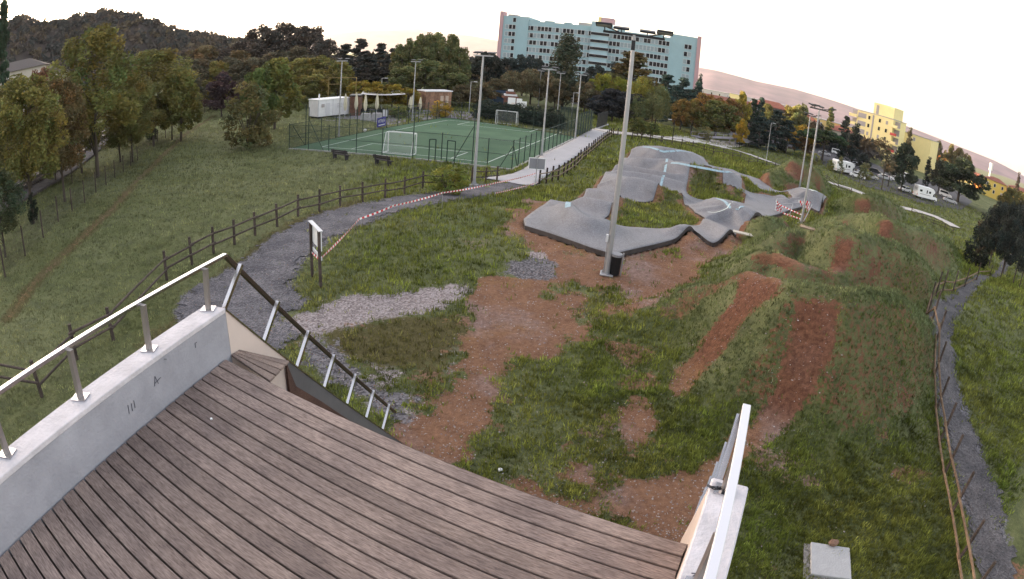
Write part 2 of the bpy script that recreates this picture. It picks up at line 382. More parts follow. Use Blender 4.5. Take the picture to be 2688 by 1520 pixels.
TRAIL = poly_d([(2340, 790), (2320, 850), (2325, 920), (2352, 1020), (2388, 1130), (2420, 1250), (2450, 1380), (2468, 1470), (2548, 1470), (2530, 1360), (2515, 1260), (2475, 1150), (2432, 1060), (2398, 960), (2385, 860), (2400, 800), (2450, 730), (2520, 690), (2560, 640), (2530, 640), (2470, 690), (2400, 745)])
ASPH_PATH = np.array([VB(*p)[:2] for p in [(60, 1345), (300, 1325), (480, 1290), (600, 1240), (720, 1160), (880, 1030), (1100, 930), (1290, 830), (1420, 755), (1520, 700), (1600, 690), (1780, 728), (1720, 770), (1560, 890), (1400, 1000), (1200, 1140), (1000, 1260), (860, 1370), (760, 1450), (600, 1440), (400, 1400)]])
def strip(cl, w):
    cl = np.array(cl); T = np.gradient(cl, axis=0); T /= np.linalg.norm(T, axis=1)[:, None]; N = np.stack([-T[:, 1], T[:, 0]], 1) * w / 2
    return np.concatenate([cl - N, (cl + N)[::-1]])
CROSS_PATH = strip([VB(1630, 705)[:2], VB(1800, 752)[:2]] + [VC(*p)[:2] for p in [(0, 1042), (330, 1085), (700, 1120), (1060, 1200), (1300, 1270), (1550, 1362), (1830, 1450)]] + [VD(*p)[:2] for p in [(-30, 1237), (300, 1335), (520, 1425)]] + [VH(*p)[:2] for p in [(960, 228), (1200, 282), (1400, 345), (1560, 420), (1680, 490)]], 3.4)
PLAZA = np.array([VC(*p)[:2] for p in [(335, 1022), (700, 1052), (1250, 1130), (1300, 1155), (1060, 1190), (700, 1105), (330, 1075)]])

def wobble(Q): return (fbm(Q[:, 0] * .7, Q[:, 1] * .7, 21) - .5) * 1.3 + (fbm(Q[:, 0] * 2.6, Q[:, 1] * 2.6, 31, 3) - .5) * 1.0
def face_of(Q):                              # raw earth showing on the steep faces of the jumps
    r = np.zeros(len(Q)); k = np.where(ridges(Q, MOUNDS) > .3)[0]
    if len(k): q = Q[k]; e = .3; g = (ridges(q + [0, e], MOUNDS) - ridges(q - [0, e], MOUNDS)) / (2 * e); r[k] = ss(.45, .95, g + (fbm(q[:, 0] * .9, q[:, 1] * .9, 44) - .5) * 1.3)
    return r
def clumps(Q): return .85 * ss(.61, .72, fbm(Q[:, 0] * .42 + 7, Q[:, 1] * .42, 88))          # green islands inside the worn earth
FENCE_C = [VA(95, 957)[:2], VB(465, 1232)[:2], VB(1310, 805)[:2], VA(2140, 545)[:2]]
FLAT.append(np.array(FENCE_C))
def ground():
    a = np.concatenate([np.arange(-72, 72, .27), np.arange(72, 288, 6.0)]); a = np.radians(a)
    r = np.exp(np.linspace(np.log(1.5), np.log(6300), 600))
    A, Rr = np.meshgrid(a, r); X = (Rr * np.sin(A)).ravel(); Y = (Rr * np.cos(A)).ravel()
    Z = zt(X, Y); P = np.stack([X, Y], 1)
    nr, na = len(r), len(a)
    i, j = np.meshgrid(np.arange(nr - 1), np.arange(na), indexing='ij'); j2 = (j + 1) % na
    F = np.stack([i * na + j, i * na + j2, (i + 1) * na + j2, (i + 1) * na + j], -1).reshape(-1, 4)[:, ::-1]
    V = np.stack([X, Y, Z], 1)
    c = len(V); V = np.vstack([V, [[0, 0, float(zt(0, 0)[0])]]])
    # (small hole under the ramp's deck stays covered by the ramp body)
    dist = np.hypot(X, Y); near = np.where(dist < 130)[0]; Q = P[near]
    wob = wobble(Q)
    m = np.zeros((len(V), 4), np.float32)
    def soft(s, w=.35): return ss(-w, w, s)
    dirt = np.zeros(len(Q)); grav = np.zeros(len(Q)); pale = np.zeros(len(Q)); dry = np.zeros(len(Q))
    for p in DIRT_FLAT: dirt = np.maximum(dirt, soft(sdf(Q, p) + wob) * (1 - clumps(Q)))
    for p in DIRT_HIT: dirt = np.maximum(dirt, soft(sdf(Q, p) + wob * .35))
    steep = face_of(Q); dirt = np.maximum(dirt, .44 * steep)
    for p in ISLES: dirt = np.maximum(dirt, .75 * soft(.25 - np.abs(sdf(Q, p)) + wob * .3))
    dirt = np.maximum(dirt, .8 * soft(.5 - np.abs(sdf(Q, PUMP)) + wob * .5))
    for p in GREYG: grav = np.maximum(grav, .8 * soft(sdf(Q, p) + wob))
    for p in PALE: pale = np.maximum(pale, soft(sdf(Q, p) + wob * .5))
    for p in DRY: dry = np.maximum(dry, soft(sdf(Q, p) + wob, .8))
    grav = np.maximum(grav, soft(sdf(Q, TRAIL) + wob * .4 + .1) * .9)
    grav = np.maximum(grav, soft(sdf(Q, GRAVEL_PATH) + .2 + wob * .5) * .8)
    tl = np.min([segdist(Q, u, v)[0] for u, v in zip(TRACKLINE[:-1], TRACKLINE[1:])], 0)
    dirt = np.maximum(dirt, .42 * soft(.3 - tl + wob * .25, .3)); dry = np.maximum(dry, soft(.5 - tl + wob * .2, .4))
    stony = poly_d([(690, 840), (860, 800), (1180, 780), (1200, 860), (1120, 1000), (1020, 1080), (940, 1060), (800, 930), (700, 880)])
    sn = ss(.44, .60, fbm(Q[:, 0] * .9 + 3, Q[:, 1] * .9, 15)); pale = np.maximum(pale, .62 * soft(sdf(Q, stony) + wob, .6) * sn); dirt = np.maximum(dirt, .5 * soft(sdf(Q, stony) + wob, .6) * ss(.5, .38, fbm(Q[:, 0] * .6, Q[:, 1] * .6, 19)))
    far = ss(60, 110, dist[near])
    # thin worn spots scattered over the near jump field
    worn = ss(.60, .72, fbm(Q[:, 0] * .55, Q[:, 1] * .55, 77)) * ss(40, 15, dist[near]) * (Q[:, 0] > -3) * .6
    dirt = np.maximum(dirt, worn)
    m[near] = np.stack([dirt, grav, pale, dry], 1)
    me = npmesh('ground', V, F, smooth=True)
    at = me.color_attributes.new('cover', 'FLOAT_COLOR', 'POINT'); at.data.foreach_set('color', m.ravel())
    k = np.where(ridges(Q, MOUNDS) > .12)[0]; e = .3; q = Q[k]; slope_shade = np.zeros(len(V), np.float32)
    g = np.hypot(ridges(q + [0, e], MOUNDS) - ridges(q - [0, e], MOUNDS), ridges(q + [e, 0], MOUNDS) - ridges(q - [e, 0], MOUNDS)) / (2 * e); slope_shade[near[k]] = ss(.25, .9, g)
    a2 = me.attributes.new('slope_shade', 'FLOAT', 'POINT'); a2.data.foreach_set('value', slope_shade)  # mound steepness, weight of the painted slope shade
    return me, (Q, dirt, grav, pale, dry)

def ground_mat():
    m, n, l, b = nmat('grassy earth')
    at = n.new('ShaderNodeAttribute'); at.attribute_name = 'cover'
    sep = n.new('ShaderNodeSeparateColor'); l.new(at.outputs['Color'], sep.inputs[0])
    tc = n.new('ShaderNodeTexCoord')
    def noise(s, d=6, rg=.6):
        t = n.new('ShaderNodeTexNoise'); t.inputs['Scale'].default_value = s; t.inputs['Detail'].default_value = d; t.inputs['Roughness'].default_value = rg
        l.new(tc.outputs['Object'], t.inputs['Vector']); return t.outputs['Fac']
    def ramp(fac, stops):
        r = n.new('ShaderNodeValToRGB'); e = r.color_ramp.elements
        for k, (p, c) in enumerate(stops):
            q = e[k] if k < 2 else e.new(p)
            q.position = p; q.color = (*c, 1)
        l.new(fac, r.inputs[0]); return r.outputs[0]
    def mix(f, a, c):
        x = n.new('ShaderNodeMix'); x.data_type = 'RGBA'; l.new(f, x.inputs[0]); l.new(a, x.inputs[6]); l.new(c, x.inputs[7]); return x.outputs[2]
    def math_(op, a, c=None, v=None, v0=None):
        x = n.new('ShaderNodeMath'); x.operation = op
        if a is not None: l.new(a, x.inputs[0])
        if c is not None: l.new(c, x.inputs[1])
        if v is not None: x.inputs[1].default_value = v
        return x.outputs[0]
    def thr(mask, fine, k=1.15):              # ragged patch edge
        s = math_('SUBTRACT', fine, v=.5); s = math_('MULTIPLY', s, v=k * 1.6); s = math_('ADD', s, mask)
        r = n.new('ShaderNodeMapRange'); r.interpolation_type = 'SMOOTHSTEP'; r.inputs['From Min'].default_value = .36; r.inputs['From Max'].default_value = .62
        l.new(s, r.inputs['Value']); return r.outputs['Result']
    fine, mid, big, tiny = noise(7, 6, .7), noise(1.1, 5), noise(.14, 4), noise(34, 4, .7)
    grass = ramp(mid, [(.36, (.038, .046, .018)), (.50, (.105, .120, .036)), (.64, (.185, .190, .075))])
    g2 = ramp(fine, [(.36, (.034, .042, .018)), (.64, (.160, .172, .070))])
    x = n.new('ShaderNodeMix'); x.data_type = 'RGBA'; x.inputs[0].default_value = .5; l.new(grass, x.inputs[6]); l.new(g2, x.inputs[7]); grass = x.outputs[2]
    frost = ramp(big, [(.38, (.070, .085, .036)), (.62, (.200, .208, .125))])
    x = n.new('ShaderNodeMix'); x.data_type = 'RGBA'; x.inputs[0].default_value = .35; l.new(grass, x.inputs[6]); l.new(frost, x.inputs[7]); grass = x.outputs[2]
    dry = ramp(fine, [(.3, (.060, .050, .022)), (.7, (.125, .110, .048))])
    dirt = ramp(mid, [(.3, (.140, .070, .042)), (.7, (.270, .145, .085))])
    d2 = ramp(fine, [(.34, (.085, .044, .030)), (.68, (.30, .170, .112))])
    x = n.new('ShaderNodeMix'); x.data_type = 'RGBA'; x.inputs[0].default_value = .5; l.new(dirt, x.inputs[6]); l.new(d2, x.inputs[7]); dirt = x.outputs[2]
    och = ramp(fine, [(.34, (.15, .075, .035)), (.68, (.33, .19, .085))]); pnk = ramp(fine, [(.34, (.14, .10, .095)), (.68, (.34, .25, .235))])
    bo = noise(.22, 3); r3 = n.new('ShaderNodeMapRange'); r3.inputs['From Min'].default_value = .54; r3.inputs['From Max'].default_value = .66; l.new(bo, r3.inputs['Value'])
    dirt = mix(math_('MULTIPLY', r3.outputs['Result'], v=.75), dirt, och)
    r4 = n.new('ShaderNodeMapRange'); r4.inputs['From Min'].default_value = .47; r4.inputs['From Max'].default_value = .36; l.new(noise(.31, 4), r4.inputs['Value'])
    dirt = mix(math_('MULTIPLY', r4.outputs['Result'], v=.6), dirt, pnk)
    dp = n.new('ShaderNodeAttribute'); dp.attribute_name = 'slope_shade'; shaded_soil = ramp(fine, [(.34, (.070, .030, .020)), (.68, (.185, .085, .055))])   # red soil darkened on steep faces, slope shade put into the colour
    dirt = mix(math_('MULTIPLY', dp.outputs['Fac'], v=.85), dirt, shaded_soil)
    vo = n.new('ShaderNodeTexVoronoi'); vo.inputs['Scale'].default_value = 16; l.new(tc.outputs['Object'], vo.inputs['Vector'])
    peb = ramp(vo.outputs['Color'], [(.2, (.06, .055, .062)), (.9, (.23, .22, .235))])
    pebp = ramp(vo.outputs['Color'], [(.2, (.17, .14, .14)), (.9, (.42, .37, .37))])
    c = mix(thr(sep.outputs['Blue'], fine), grass, pebp)
    dm = n.new('ShaderNodeMath'); dm.operation = 'MULTIPLY'; l.new(at.outputs['Alpha'], dm.inputs[0]); dm.inputs[1].default_value = .9
    c = mix(thr(dm.outputs[0], fine), c, dry)
    c = mix(thr(sep.outputs['Red'], fine), c, dirt)
    c = mix(thr(sep.outputs['Green'], fine), c, peb)
    # pale chips scattered on bare earth
    chip = n.new('ShaderNodeMapRange'); chip.inputs['From Min'].default_value = .66; chip.inputs['From Max'].default_value = .72; l.new(tiny, chip.inputs['Value'])
    ch = math_('MULTIPLY', chip.outputs['Result'], sep.outputs['Red']); ch = math_('MULTIPLY', ch, v=.2)
    chc = ramp(tiny, [(.6, (.30, .24, .21)), (.9, (.42, .38, .35))])
    c = mix(ch, c, chc)
    l.new(c, b.inputs['Base Color']); b.inputs['Roughness'].default_value = .95; b.inputs['Specular IOR Level'].default_value = .1
    bp = n.new('ShaderNodeBump'); bp.inputs['Strength'].default_value = .8; bp.inputs['Distance'].default_value = .05
    hsum = math_('ADD', fine, tiny); l.new(hsum, bp.inputs['Height']); l.new(bp.outputs[0], b.inputs['Normal'])
    return m
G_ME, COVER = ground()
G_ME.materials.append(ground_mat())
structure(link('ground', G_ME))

def sheet(name, poly, cell, zf, mats, holes=(), ragged=0.0, skirt=0.0, snap=True):
    poly = np.asarray(poly); lo, hi = poly.min(0) - cell, poly.max(0) + cell
    xs, ys = np.arange(lo[0], hi[0], cell), np.arange(lo[1], hi[1], cell)
    X, Y = np.meshgrid(xs + cell / 2, ys + cell / 2, indexing='ij'); C = np.stack([X.ravel(), Y.ravel()], 1)
    s = sdf(C, poly)
    if ragged: s = s + (fbm(C[:, 0] * 1.2, C[:, 1] * 1.2, 41) - .5) * ragged * 2 + (fbm(C[:, 0] * 4, C[:, 1] * 4, 51, 2) - .5) * ragged
    k = s > 0
    for h in holes: k &= ~inside(C, np.asarray(h))
    k = k.reshape(len(xs), len(ys)); nx, ny = len(xs) + 1, len(ys) + 1
    I, J = np.where(k); vid = lambda i, j: i * ny + j
    F = np.stack([vid(I, J), vid(I + 1, J), vid(I + 1, J + 1), vid(I, J + 1)], 1)
    cnt = np.zeros(nx * ny, int); np.add.at(cnt, F.ravel(), 1)
    used = np.where(cnt > 0)[0]; mp = -np.ones(nx * ny, int); mp[used] = np.arange(len(used)); F = mp[F]
    VX, VY = lo[0] + (used // ny) * cell, lo[1] + (used % ny) * cell
    V = np.stack([VX, VY], 1); bd = cnt[used] < 4
    if snap and not ragged:
        B = V[bd]; best = np.full(len(B), 1e9); out = B.copy()
        for pl in [poly] + [np.asarray(h) for h in holes]:
            for i in range(len(pl)):
                a, c = pl[i], pl[(i + 1) % len(pl)]; d, t = segdist(B, a, c); q = a + t[:, None] * (c - a)
                w = d < best; best[w] = d[w]; out[w] = q[w]
        V[bd] = out
    Z = zf(V[:, 0], V[:, 1]); V3 = np.column_stack([V, Z])
    nf = len(F)
    if skirt:
        E = np.concatenate([F[:, [0, 1]], F[:, [1, 2]], F[:, [2, 3]], F[:, [3, 0]]]); key = np.sort(E, 1)
        u, inv, c = np.unique(key, axis=0, return_inverse=True, return_counts=True); E = E[c[inv.ravel()] == 1]
        n0 = len(V3); V3 = np.vstack([V3, V3 - [0, 0, skirt]]); F = np.vstack([F, np.stack([E[:, 1], E[:, 0], E[:, 0] + n0, E[:, 1] + n0], 1)])
    me = npmesh(name, V3, F, smooth=True)
    for m in (mats if isinstance(mats, (list, tuple)) else [mats]): me.materials.append(m)
    if skirt:
        mi = np.zeros(len(F), np.int32); mi[nf:] = 1; me.polygons.foreach_set('material_index', mi)
        sm = np.ones(len(F), bool); sm[nf:] = False; me.polygons.foreach_set('use_smooth', sm)
    return link(name, me)
def asphalt():
    m, n, l, b = nmat('worn grey asphalt'); tc = n.new('ShaderNodeTexCoord')
    def nz(s, d, lo, hi, p0, p1, st=None):
        src = tc.outputs['Object']
        if st: mp = n.new('ShaderNodeMapping'); mp.inputs['Scale'].default_value = st; l.new(src, mp.inputs[0]); src = mp.outputs[0]
        t = n.new('ShaderNodeTexNoise'); t.inputs['Scale'].default_value = s; t.inputs['Detail'].default_value = d; t.inputs['Roughness'].default_value = .7; l.new(src, t.inputs['Vector'])
        r = n.new('ShaderNodeValToRGB'); r.color_ramp.elements[0].position, r.color_ramp.elements[1].position = p0, p1; r.color_ramp.elements[0].color = (*lo, 1); r.color_ramp.elements[1].color = (*hi, 1); l.new(t.outputs['Fac'], r.inputs[0]); return r.outputs[0], t
    a, _ = nz(.35, 6, (.168, .165, .176), (.208, .205, .220), .35, .68)
    c, t2 = nz(14, 5, (.74, .74, .75), (1.18, 1.18, 1.18), .38, .62)
    d, _ = nz(1.1, 8, (.90, .88, .87), (1.04, 1.04, 1.04), .36, .52, (1, .25, 1))
    for q in (c, d):
        x = n.new('ShaderNodeMix'); x.data_type = 'RGBA'; x.blend_type = 'MULTIPLY'; x.inputs[0].default_value = 1; l.new(a, x.inputs[6]); l.new(q, x.inputs[7]); a = x.outputs[2]
    l.new(a, b.inputs['Base Color']); b.inputs['Roughness'].default_value = .7; b.inputs['Specular IOR Level'].default_value = .3
    bp = n.new('ShaderNodeBump'); bp.inputs['Strength'].default_value = .35; bp.inputs['Distance'].default_value = .02; l.new(t2.outputs['Fac'], bp.inputs['Height']); l.new(bp.outputs[0], b.inputs['Normal']); return m
M_ASPH = asphalt()
M_EDGE = mat('dark asphalt edge', (.075, .062, .058), .9, var=.4, vscale=3)
M_CONC = mat('pale concrete paving', (.40, .385, .40), .85, var=.10, vscale=.5, bump=.2, bscale=40)
M_CROSS = mat('pale gravel paving', (.46, .43, .41), .9, var=.12, vscale=.8, bump=.3, bscale=30)
def gravelmat(name, lo, hi):
    m, n, l, b = nmat(name); tc = n.new('ShaderNodeTexCoord')
    vo = n.new('ShaderNodeTexVoronoi'); vo.inputs['Scale'].default_value = 17; l.new(tc.outputs['Object'], vo.inputs['Vector'])
    t = n.new('ShaderNodeTexNoise'); t.inputs['Scale'].default_value = .9; t.inputs['Detail'].default_value = 6; l.new(tc.outputs['Object'], t.inputs['Vector'])
    r = n.new('ShaderNodeValToRGB'); r.color_ramp.elements[0].color = (*lo, 1); r.color_ramp.elements[1].color = (*hi, 1); l.new(vo.outputs['Color'], r.inputs[0])
    r2 = n.new('ShaderNodeValToRGB'); r2.color_ramp.elements[0].position = .35; r2.color_ramp.elements[1].position = .68
    r2.color_ramp.elements[0].color = (.55, .55, .58, 1); r2.color_ramp.elements[1].color = (1.1, 1.08, 1.06, 1); l.new(t.outputs['Fac'], r2.inputs[0])
    x = n.new('ShaderNodeMix'); x.data_type = 'RGBA'; x.blend_type = 'MULTIPLY'; x.inputs[0].default_value = 1; l.new(r.outputs[0], x.inputs[6]); l.new(r2.outputs[0], x.inputs[7])
    l.new(x.outputs[2], b.inputs['Base Color']); b.inputs['Roughness'].default_value = .95
    bp = n.new('ShaderNodeBump'); bp.inputs['Strength'].default_value = .9; bp.inputs['Distance'].default_value = .04; l.new(vo.outputs['Distance'], bp.inputs['Height']); l.new(bp.outputs[0], b.inputs['Normal'])
    return m
M_GRAV = gravelmat('grey gravel', (.050, .046, .054), (.205, .195, .215))
structure(sheet('gravel_path', GRAVEL_PATH, .16, lambda x, y: zt(x, y) + .035, M_GRAV, ragged=.6))
structure(sheet('woodside_trail', TRAIL, .14, lambda x, y: zt(x, y) + .03, gravelmat('dark trail gravel', (.035, .032, .035), (.15, .14, .15)), ragged=.45))
def island_z(x, y, q):
    Q = np.stack([x, y], 1); si = np.maximum(sdf(Q, q), 0); tt = ss(0, 2.4, si)
    return (pump_z(x, y) - .10) * (1 - tt) + (zb(x, y) + .32 + (fbm(x, y, 5) - .5) * .35) * tt
for q in ISLES:
    o_ = structure(sheet('grass_island', q, .25, lambda x, y, q=q: island_z(x, y, q), bpy.data.materials['grassy earth']))
    V_ = np.zeros(len(o_.data.vertices) * 3, np.float32); o_.data.vertices.foreach_get('co', V_); V_ = V_.reshape(-1, 3)
    a_ = o_.data.color_attributes.new('cover', 'FLOAT_COLOR', 'POINT'); c_ = np.zeros((len(V_), 4), np.float32); si = sdf(V_[:, :2].astype(float), q)
    c_[:, 0] = .72 * ss(.9, .1, si + (fbm(V_[:, 0] * 1.1, V_[:, 1] * 1.1, 23) - .5) * 1.6); c_[:, 3] = .5; a_.data.foreach_set('color', c_.ravel())
pump = structure(sheet('pump_track', PUMP, .22, pump_z, [M_ASPH, M_EDGE], holes=ISLES, skirt=.24))
structure(sheet('pavement', ASPH_PATH, .5, lambda x, y: zb(x, y) + .09, [M_CONC, M_EDGE], skirt=.12))
structure(sheet('cross_path', CROSS_PATH, .5, lambda x, y: zb(x, y) + .13, [M_CROSS, M_EDGE], skirt=.2))
structure(sheet('plaza', PLAZA, .6, lambda x, y: zb(x, y) + .12, [M_CROSS, M_EDGE], skirt=.1))
# ------------------------------------------------------------------ materials for built things
def woodmat(name, lo, hi, rough=.85, axis=(1, 1, 1), sc=6.0, grey=None):
    m, n, l, b = nmat(name); tc = n.new('ShaderNodeTexCoord'); oi = n.new('ShaderNodeObjectInfo')
    mp = n.new('ShaderNodeMapping'); mp.inputs['Scale'].default_value = axis
    ad = n.new('ShaderNodeVectorMath'); ad.operation = 'ADD'; l.new(tc.outputs['Object'], ad.inputs[0])
    cm = n.new('ShaderNodeCombineXYZ'); 
    mu = n.new('ShaderNodeMath'); mu.operation = 'MULTIPLY'; mu.inputs[1].default_value = 40; l.new(oi.outputs['Random'], mu.inputs[0])
    l.new(mu.outputs[0], cm.inputs[2]); l.new(cm.outputs[0], ad.inputs[1]); l.new(ad.outputs[0], mp.inputs[0])
    t = n.new('ShaderNodeTexNoise'); t.inputs['Scale'].default_value = sc; t.inputs['Detail'].default_value = 8; t.inputs['Roughness'].default_value = .7; l.new(mp.outputs[0], t.inputs['Vector'])
    r = n.new('ShaderNodeValToRGB'); r.color_ramp.elements[0].position = .3; r.color_ramp.elements[1].position = .72
    r.color_ramp.elements[0].color = (*lo, 1); r.color_ramp.elements[1].color = (*hi, 1); l.new(t.outputs['Fac'], r.inputs[0])
    t2 = n.new('ShaderNodeTexNoise'); t2.inputs['Scale'].default_value = 2.2; t2.inputs['Detail'].default_value = 5; l.new(ad.outputs[0], t2.inputs['Vector'])
    r2 = n.new('ShaderNodeValToRGB'); r2.color_ramp.elements[0].color = (.78, .74, .74, 1); r2.color_ramp.elements[1].color = (1.18, 1.12, 1.08, 1)
    r2.color_ramp.elements[0].position = .35; r2.color_ramp.elements[1].position = .65; l.new(t2.outputs['Fac'], r2.inputs[0])
    x = n.new('ShaderNodeMix'); x.data_type = 'RGBA'; x.blend_type = 'MULTIPLY'; x.inputs[0].default_value = 1; l.new(r.outputs[0], x.inputs[6]); l.new(r2.outputs[0], x.inputs[7])
    hv = n.new('ShaderNodeHueSaturation'); mr = n.new('ShaderNodeMapRange'); mr.inputs['To Min'].default_value = .82; mr.inputs['To Max'].default_value = 1.15
    l.new(oi.outputs['Random'], mr.inputs['Value']); l.new(mr.outputs['Result'], hv.inputs['Value']); l.new(x.outputs[2], hv.inputs['Color'])
    l.new(hv.outputs[0], b.inputs['Base Color']); b.inputs['Roughness'].default_value = rough; b.inputs['Specular IOR Level'].default_value = .25
    bp = n.new('ShaderNodeBump'); bp.inputs['Strength'].default_value = .5; bp.inputs['Distance'].default_value = .01; l.new(t.outputs['Fac'], bp.inputs['Height']); l.new(bp.outputs[0], b.inputs['Normal'])
    return m
M_PLANK = woodmat('weathered deck boards', (.098, .072, .064), (.36, .295, .268), axis=(3.2, 26, 26), sc=3.6)
M_PLANKD = woodmat('dark ramp boards', (.06, .035, .028), (.15, .092, .075), axis=(1.6, 20, 20), sc=3)
M_RAILW = woodmat('dark fence wood', (.030, .024, .022), (.115, .092, .082), sc=5)
M_RAILW2 = woodmat('pale new rail wood', (.20, .15, .10), (.38, .31, .23), sc=5)
M_WALL = mat('grey render', (.35, .35, .39), .85, var=.22, vscale=1.8, bump=.3, bscale=30)
M_COPE = mat('worn white coping', (.60, .57, .60), .8, var=.22, vscale=4, bump=.4, bscale=25)
M_CREAM = mat('cream panel', (.62, .52, .47), .8, var=.08, vscale=2)
M_STEEL = mat('brushed stainless steel', (.62, .61, .63), .22, metal=1.0)
M_STEELD = mat('dull steel post', (.33, .30, .29), .45, metal=.8)
M_GALV = mat('galvanised pole', (.40, .40, .42), .5, metal=.55, var=.15, vscale=1.5)
M_DARKM = mat('dark metal', (.03, .03, .035), .5, metal=.4)
M_BLACK = mat('black plastic', (.012, .012, .014), .45)
M_GREENM = mat('dark green coated steel', (.012, .030, .024), .5)
M_WHITE = mat('white paint', (.78, .78, .78), .5)
M_WHITED = mat('dirty white panel', (.62, .62, .64), .6, var=.15, vscale=1.2)
M_MARK = mat('black marker', (.07, .07, .09), .8)
M_BLUE = mat('light blue paint', (.30, .42, .48), .7, var=.3, vscale=4)
M_WLINE = mat('white line paint', (.62, .68, .64), .8)
M_GLASS = mat('dark window glass', (.018, .022, .028), .12, spec=.6)
M_LAMP = mat('lamp glass', (.45, .46, .48), .2)
def textmesh(body, size, mats, name, parent, loc, rot, ext=.002):
    c = bpy.data.curves.new(name, 'FONT'); c.body = body; c.size = size; c.extrude = ext; c.align_x = 'CENTER'; c.align_y = 'CENTER'
    o = bpy.data.objects.new('tmp', c); COL.objects.link(o)
    dg = bpy.context.evaluated_depsgraph_get(); me = bpy.data.meshes.new_from_object(o.evaluated_get(dg))
    bpy.data.objects.remove(o); bpy.data.curves.remove(c)
    me.materials.clear(); me.materials.append(mats)
    q = link(name, me, parent); q.location = loc; q.rotation_euler = rot; return q
# ------------------------------------------------------------------ start ramp: deck, walls, rails
ZD = 5.5
uB = np.array([3.634, -1.640, 0]); WB = float(np.linalg.norm(uB)); uB /= WB          # along the boards
nB = np.array([-uB[1], uB[0], 0]) * 1.0                                               # towards the jumps
if nB[1] < 0: nB = -nB
DL, DR = np.array([-2.241, 4.490, ZD]), np.array([1.393, 2.851, ZD])                 # front edge of the deck
aB = math.atan2(uB[1], uB[0])
WL0, WL1 = np.array([-2.866, 4.905, 0]), np.array([-3.92, -.6, 0])                    # inner foot of the left wall
uL = (WL0 - WL1) / np.linalg.norm(WL0 - WL1); nL = np.array([-uL[1], uL[0], 0])      # nL points outwards (left)
uR = nB; WR0 = np.array([1.47, 3.01, 0])
def on_left(d): # crossing of the board line at distance d behind the front edge with the left wall
    p = DL - nB * d; A = np.array([uB[:2], -uL[:2]]).T; t = np.linalg.solve(A, (WL1 - p)[:2]); return p + uB * t[0]
def on_right(d): return DR - nB * d
deck = thing('start_deck', 'weathered brown board deck of the start ramp between two low parapets', 'deck', tuple(DL))
LB = lambda p: tuple(np.asarray(p, float) - DL)
pitch_, gap_ = .1465, .018
for k in range(31):
    d0, d1 = k * pitch_, (k + 1) * pitch_ - gap_
    a0, a1, b0, b1 = on_left(d0) + uB * .02, on_left(d1) + uB * .02, on_right(d0), on_right(d1)
    if k == 0: pass
    jit = random.uniform(-.003, .003); b0 = b0 - uB * random.uniform(0, .02); b1 = b1 - uB * random.uniform(0, .02)
    org = (a0 + b0) / 2; o = MB()
    q = [a0, b0, b1, a1]
    M = Matrix(((uB[0], uB[1], 0), (nB[0], nB[1], 0), (0, 0, 1)))
    loc = [M @ Vector(p - org) for p in q]
    o.slab([(v.x, v.y, jit) for v in loc], (0, 0, -.035))
    p_ = o.build('plank', M_PLANK, deck, bevel=.004); p_.location = LB(org); p_.rotation_euler = (0, 0, aB)
# filler boards fanning down to the flank wall
A_, B_, C_ = np.array([-2.86, 4.885, ZD]), np.array([-2.835, 5.05, ZD - .02]), np.array([-2.64, 5.96, ZD - .63])
for k in range(4):
    f0, f1 = k / 4, (k + 1) / 4 - .05
    P0 = [B_ + (A_ - B_) * f0, C_ + (DL - C_) * f0, C_ + (DL - C_) * f1, B_ + (A_ - B_) * f1]
    o = MB(); o.slab([LB(p + np.array([0, 0, -.004])) for p in P0], (0, 0, -.03)); o.build('filler_plank', M_PLANK, deck, bevel=.003)
# roll-in surface (a steep boarded face below the front edge)
h1, h2 = .62, 5.15
E1 = -np.array([0, 0, .47]) ; 
for k in range(14):
    def slope(s): return nB * s + np.array([0, 0, -(1.09 * s)])
    s0, s1 = .02 + k * .36, .02 + (k + 1) * .36 - .015
    o = MB(); o.slab([LB(DL + slope(s0)), LB(DR + slope(s0)), LB(DR + slope(s1)), LB(DL + slope(s1))], (0, 0, -.04)); o.build('ramp_board', M_PLANKD, deck)
o = MB(); o.slab([LB(DL + uB * .0 - nB * .01 + (0, 0, -.04)), LB(DR - nB * .01 + (0, 0, -.04)), LB(DR - nB * .05 + (0, 0, -.04)), LB(DL - nB * .05 + (0, 0, -.04))], (0, 0, -.4)); o.build('fascia', M_PLANKD, deck)
o = MB(); q = [on_left(.06) + uB * .05, DR - nB * .06, DR - nB * 4.6, on_left(4.6) + uB * .05]
o.slab([LB(np.array([p[0], p[1], ZD - .06])) for p in q], (0, 0, -5.6)); o.build('ramp_body', M_EDGE, deck)
# left parapet and its flank that runs down beside the roll-in
ZT = CAM_Z - 2.482; T_ = .255
wl = thing('parapet_wall', 'low grey rendered parapet with white coping along the left edge of the deck', 'wall', tuple(WL0 + np.array([0, 0, ZD])))
LW = lambda p: tuple(np.asarray(p, float) - np.array([WL0[0], WL0[1], ZD]))
def V3(p, z): return np.array([p[0], p[1], z])
o = MB(); o.slab([LW(V3(p, ZT - .05)) for p in (WL0, WL1, WL1 + nL * T_, WL0 + nL * T_)], (0, 0, -(ZT - .05))); o.build('wall_body', M_WALL, wl)
o = MB(); o.slab([LW(V3(p, ZT)) for p in (WL0 - nL * .006, WL1 - nL * .006, WL1 + nL * (T_ + .006), WL0 + nL * (T_ + .006))], (0, 0, -.05)); o.build('coping', M_COPE, wl, bevel=.006)
o = MB(); sl = 1.045; e = 5.6
W0 = WL0
def fl(s0, s1): return [V3(W0 + uL * s0, 0), V3(W0 + uL * s0, ZT - .03 - sl * s0), V3(W0 + uL * s1, ZT - .03 - sl * s1), V3(W0 + uL * s1, 0)]
o.slab([LW(p) for p in fl(.004, 1.05)], tuple(nL * T_)); o.build('flank_panel', M_CREAM, wl)
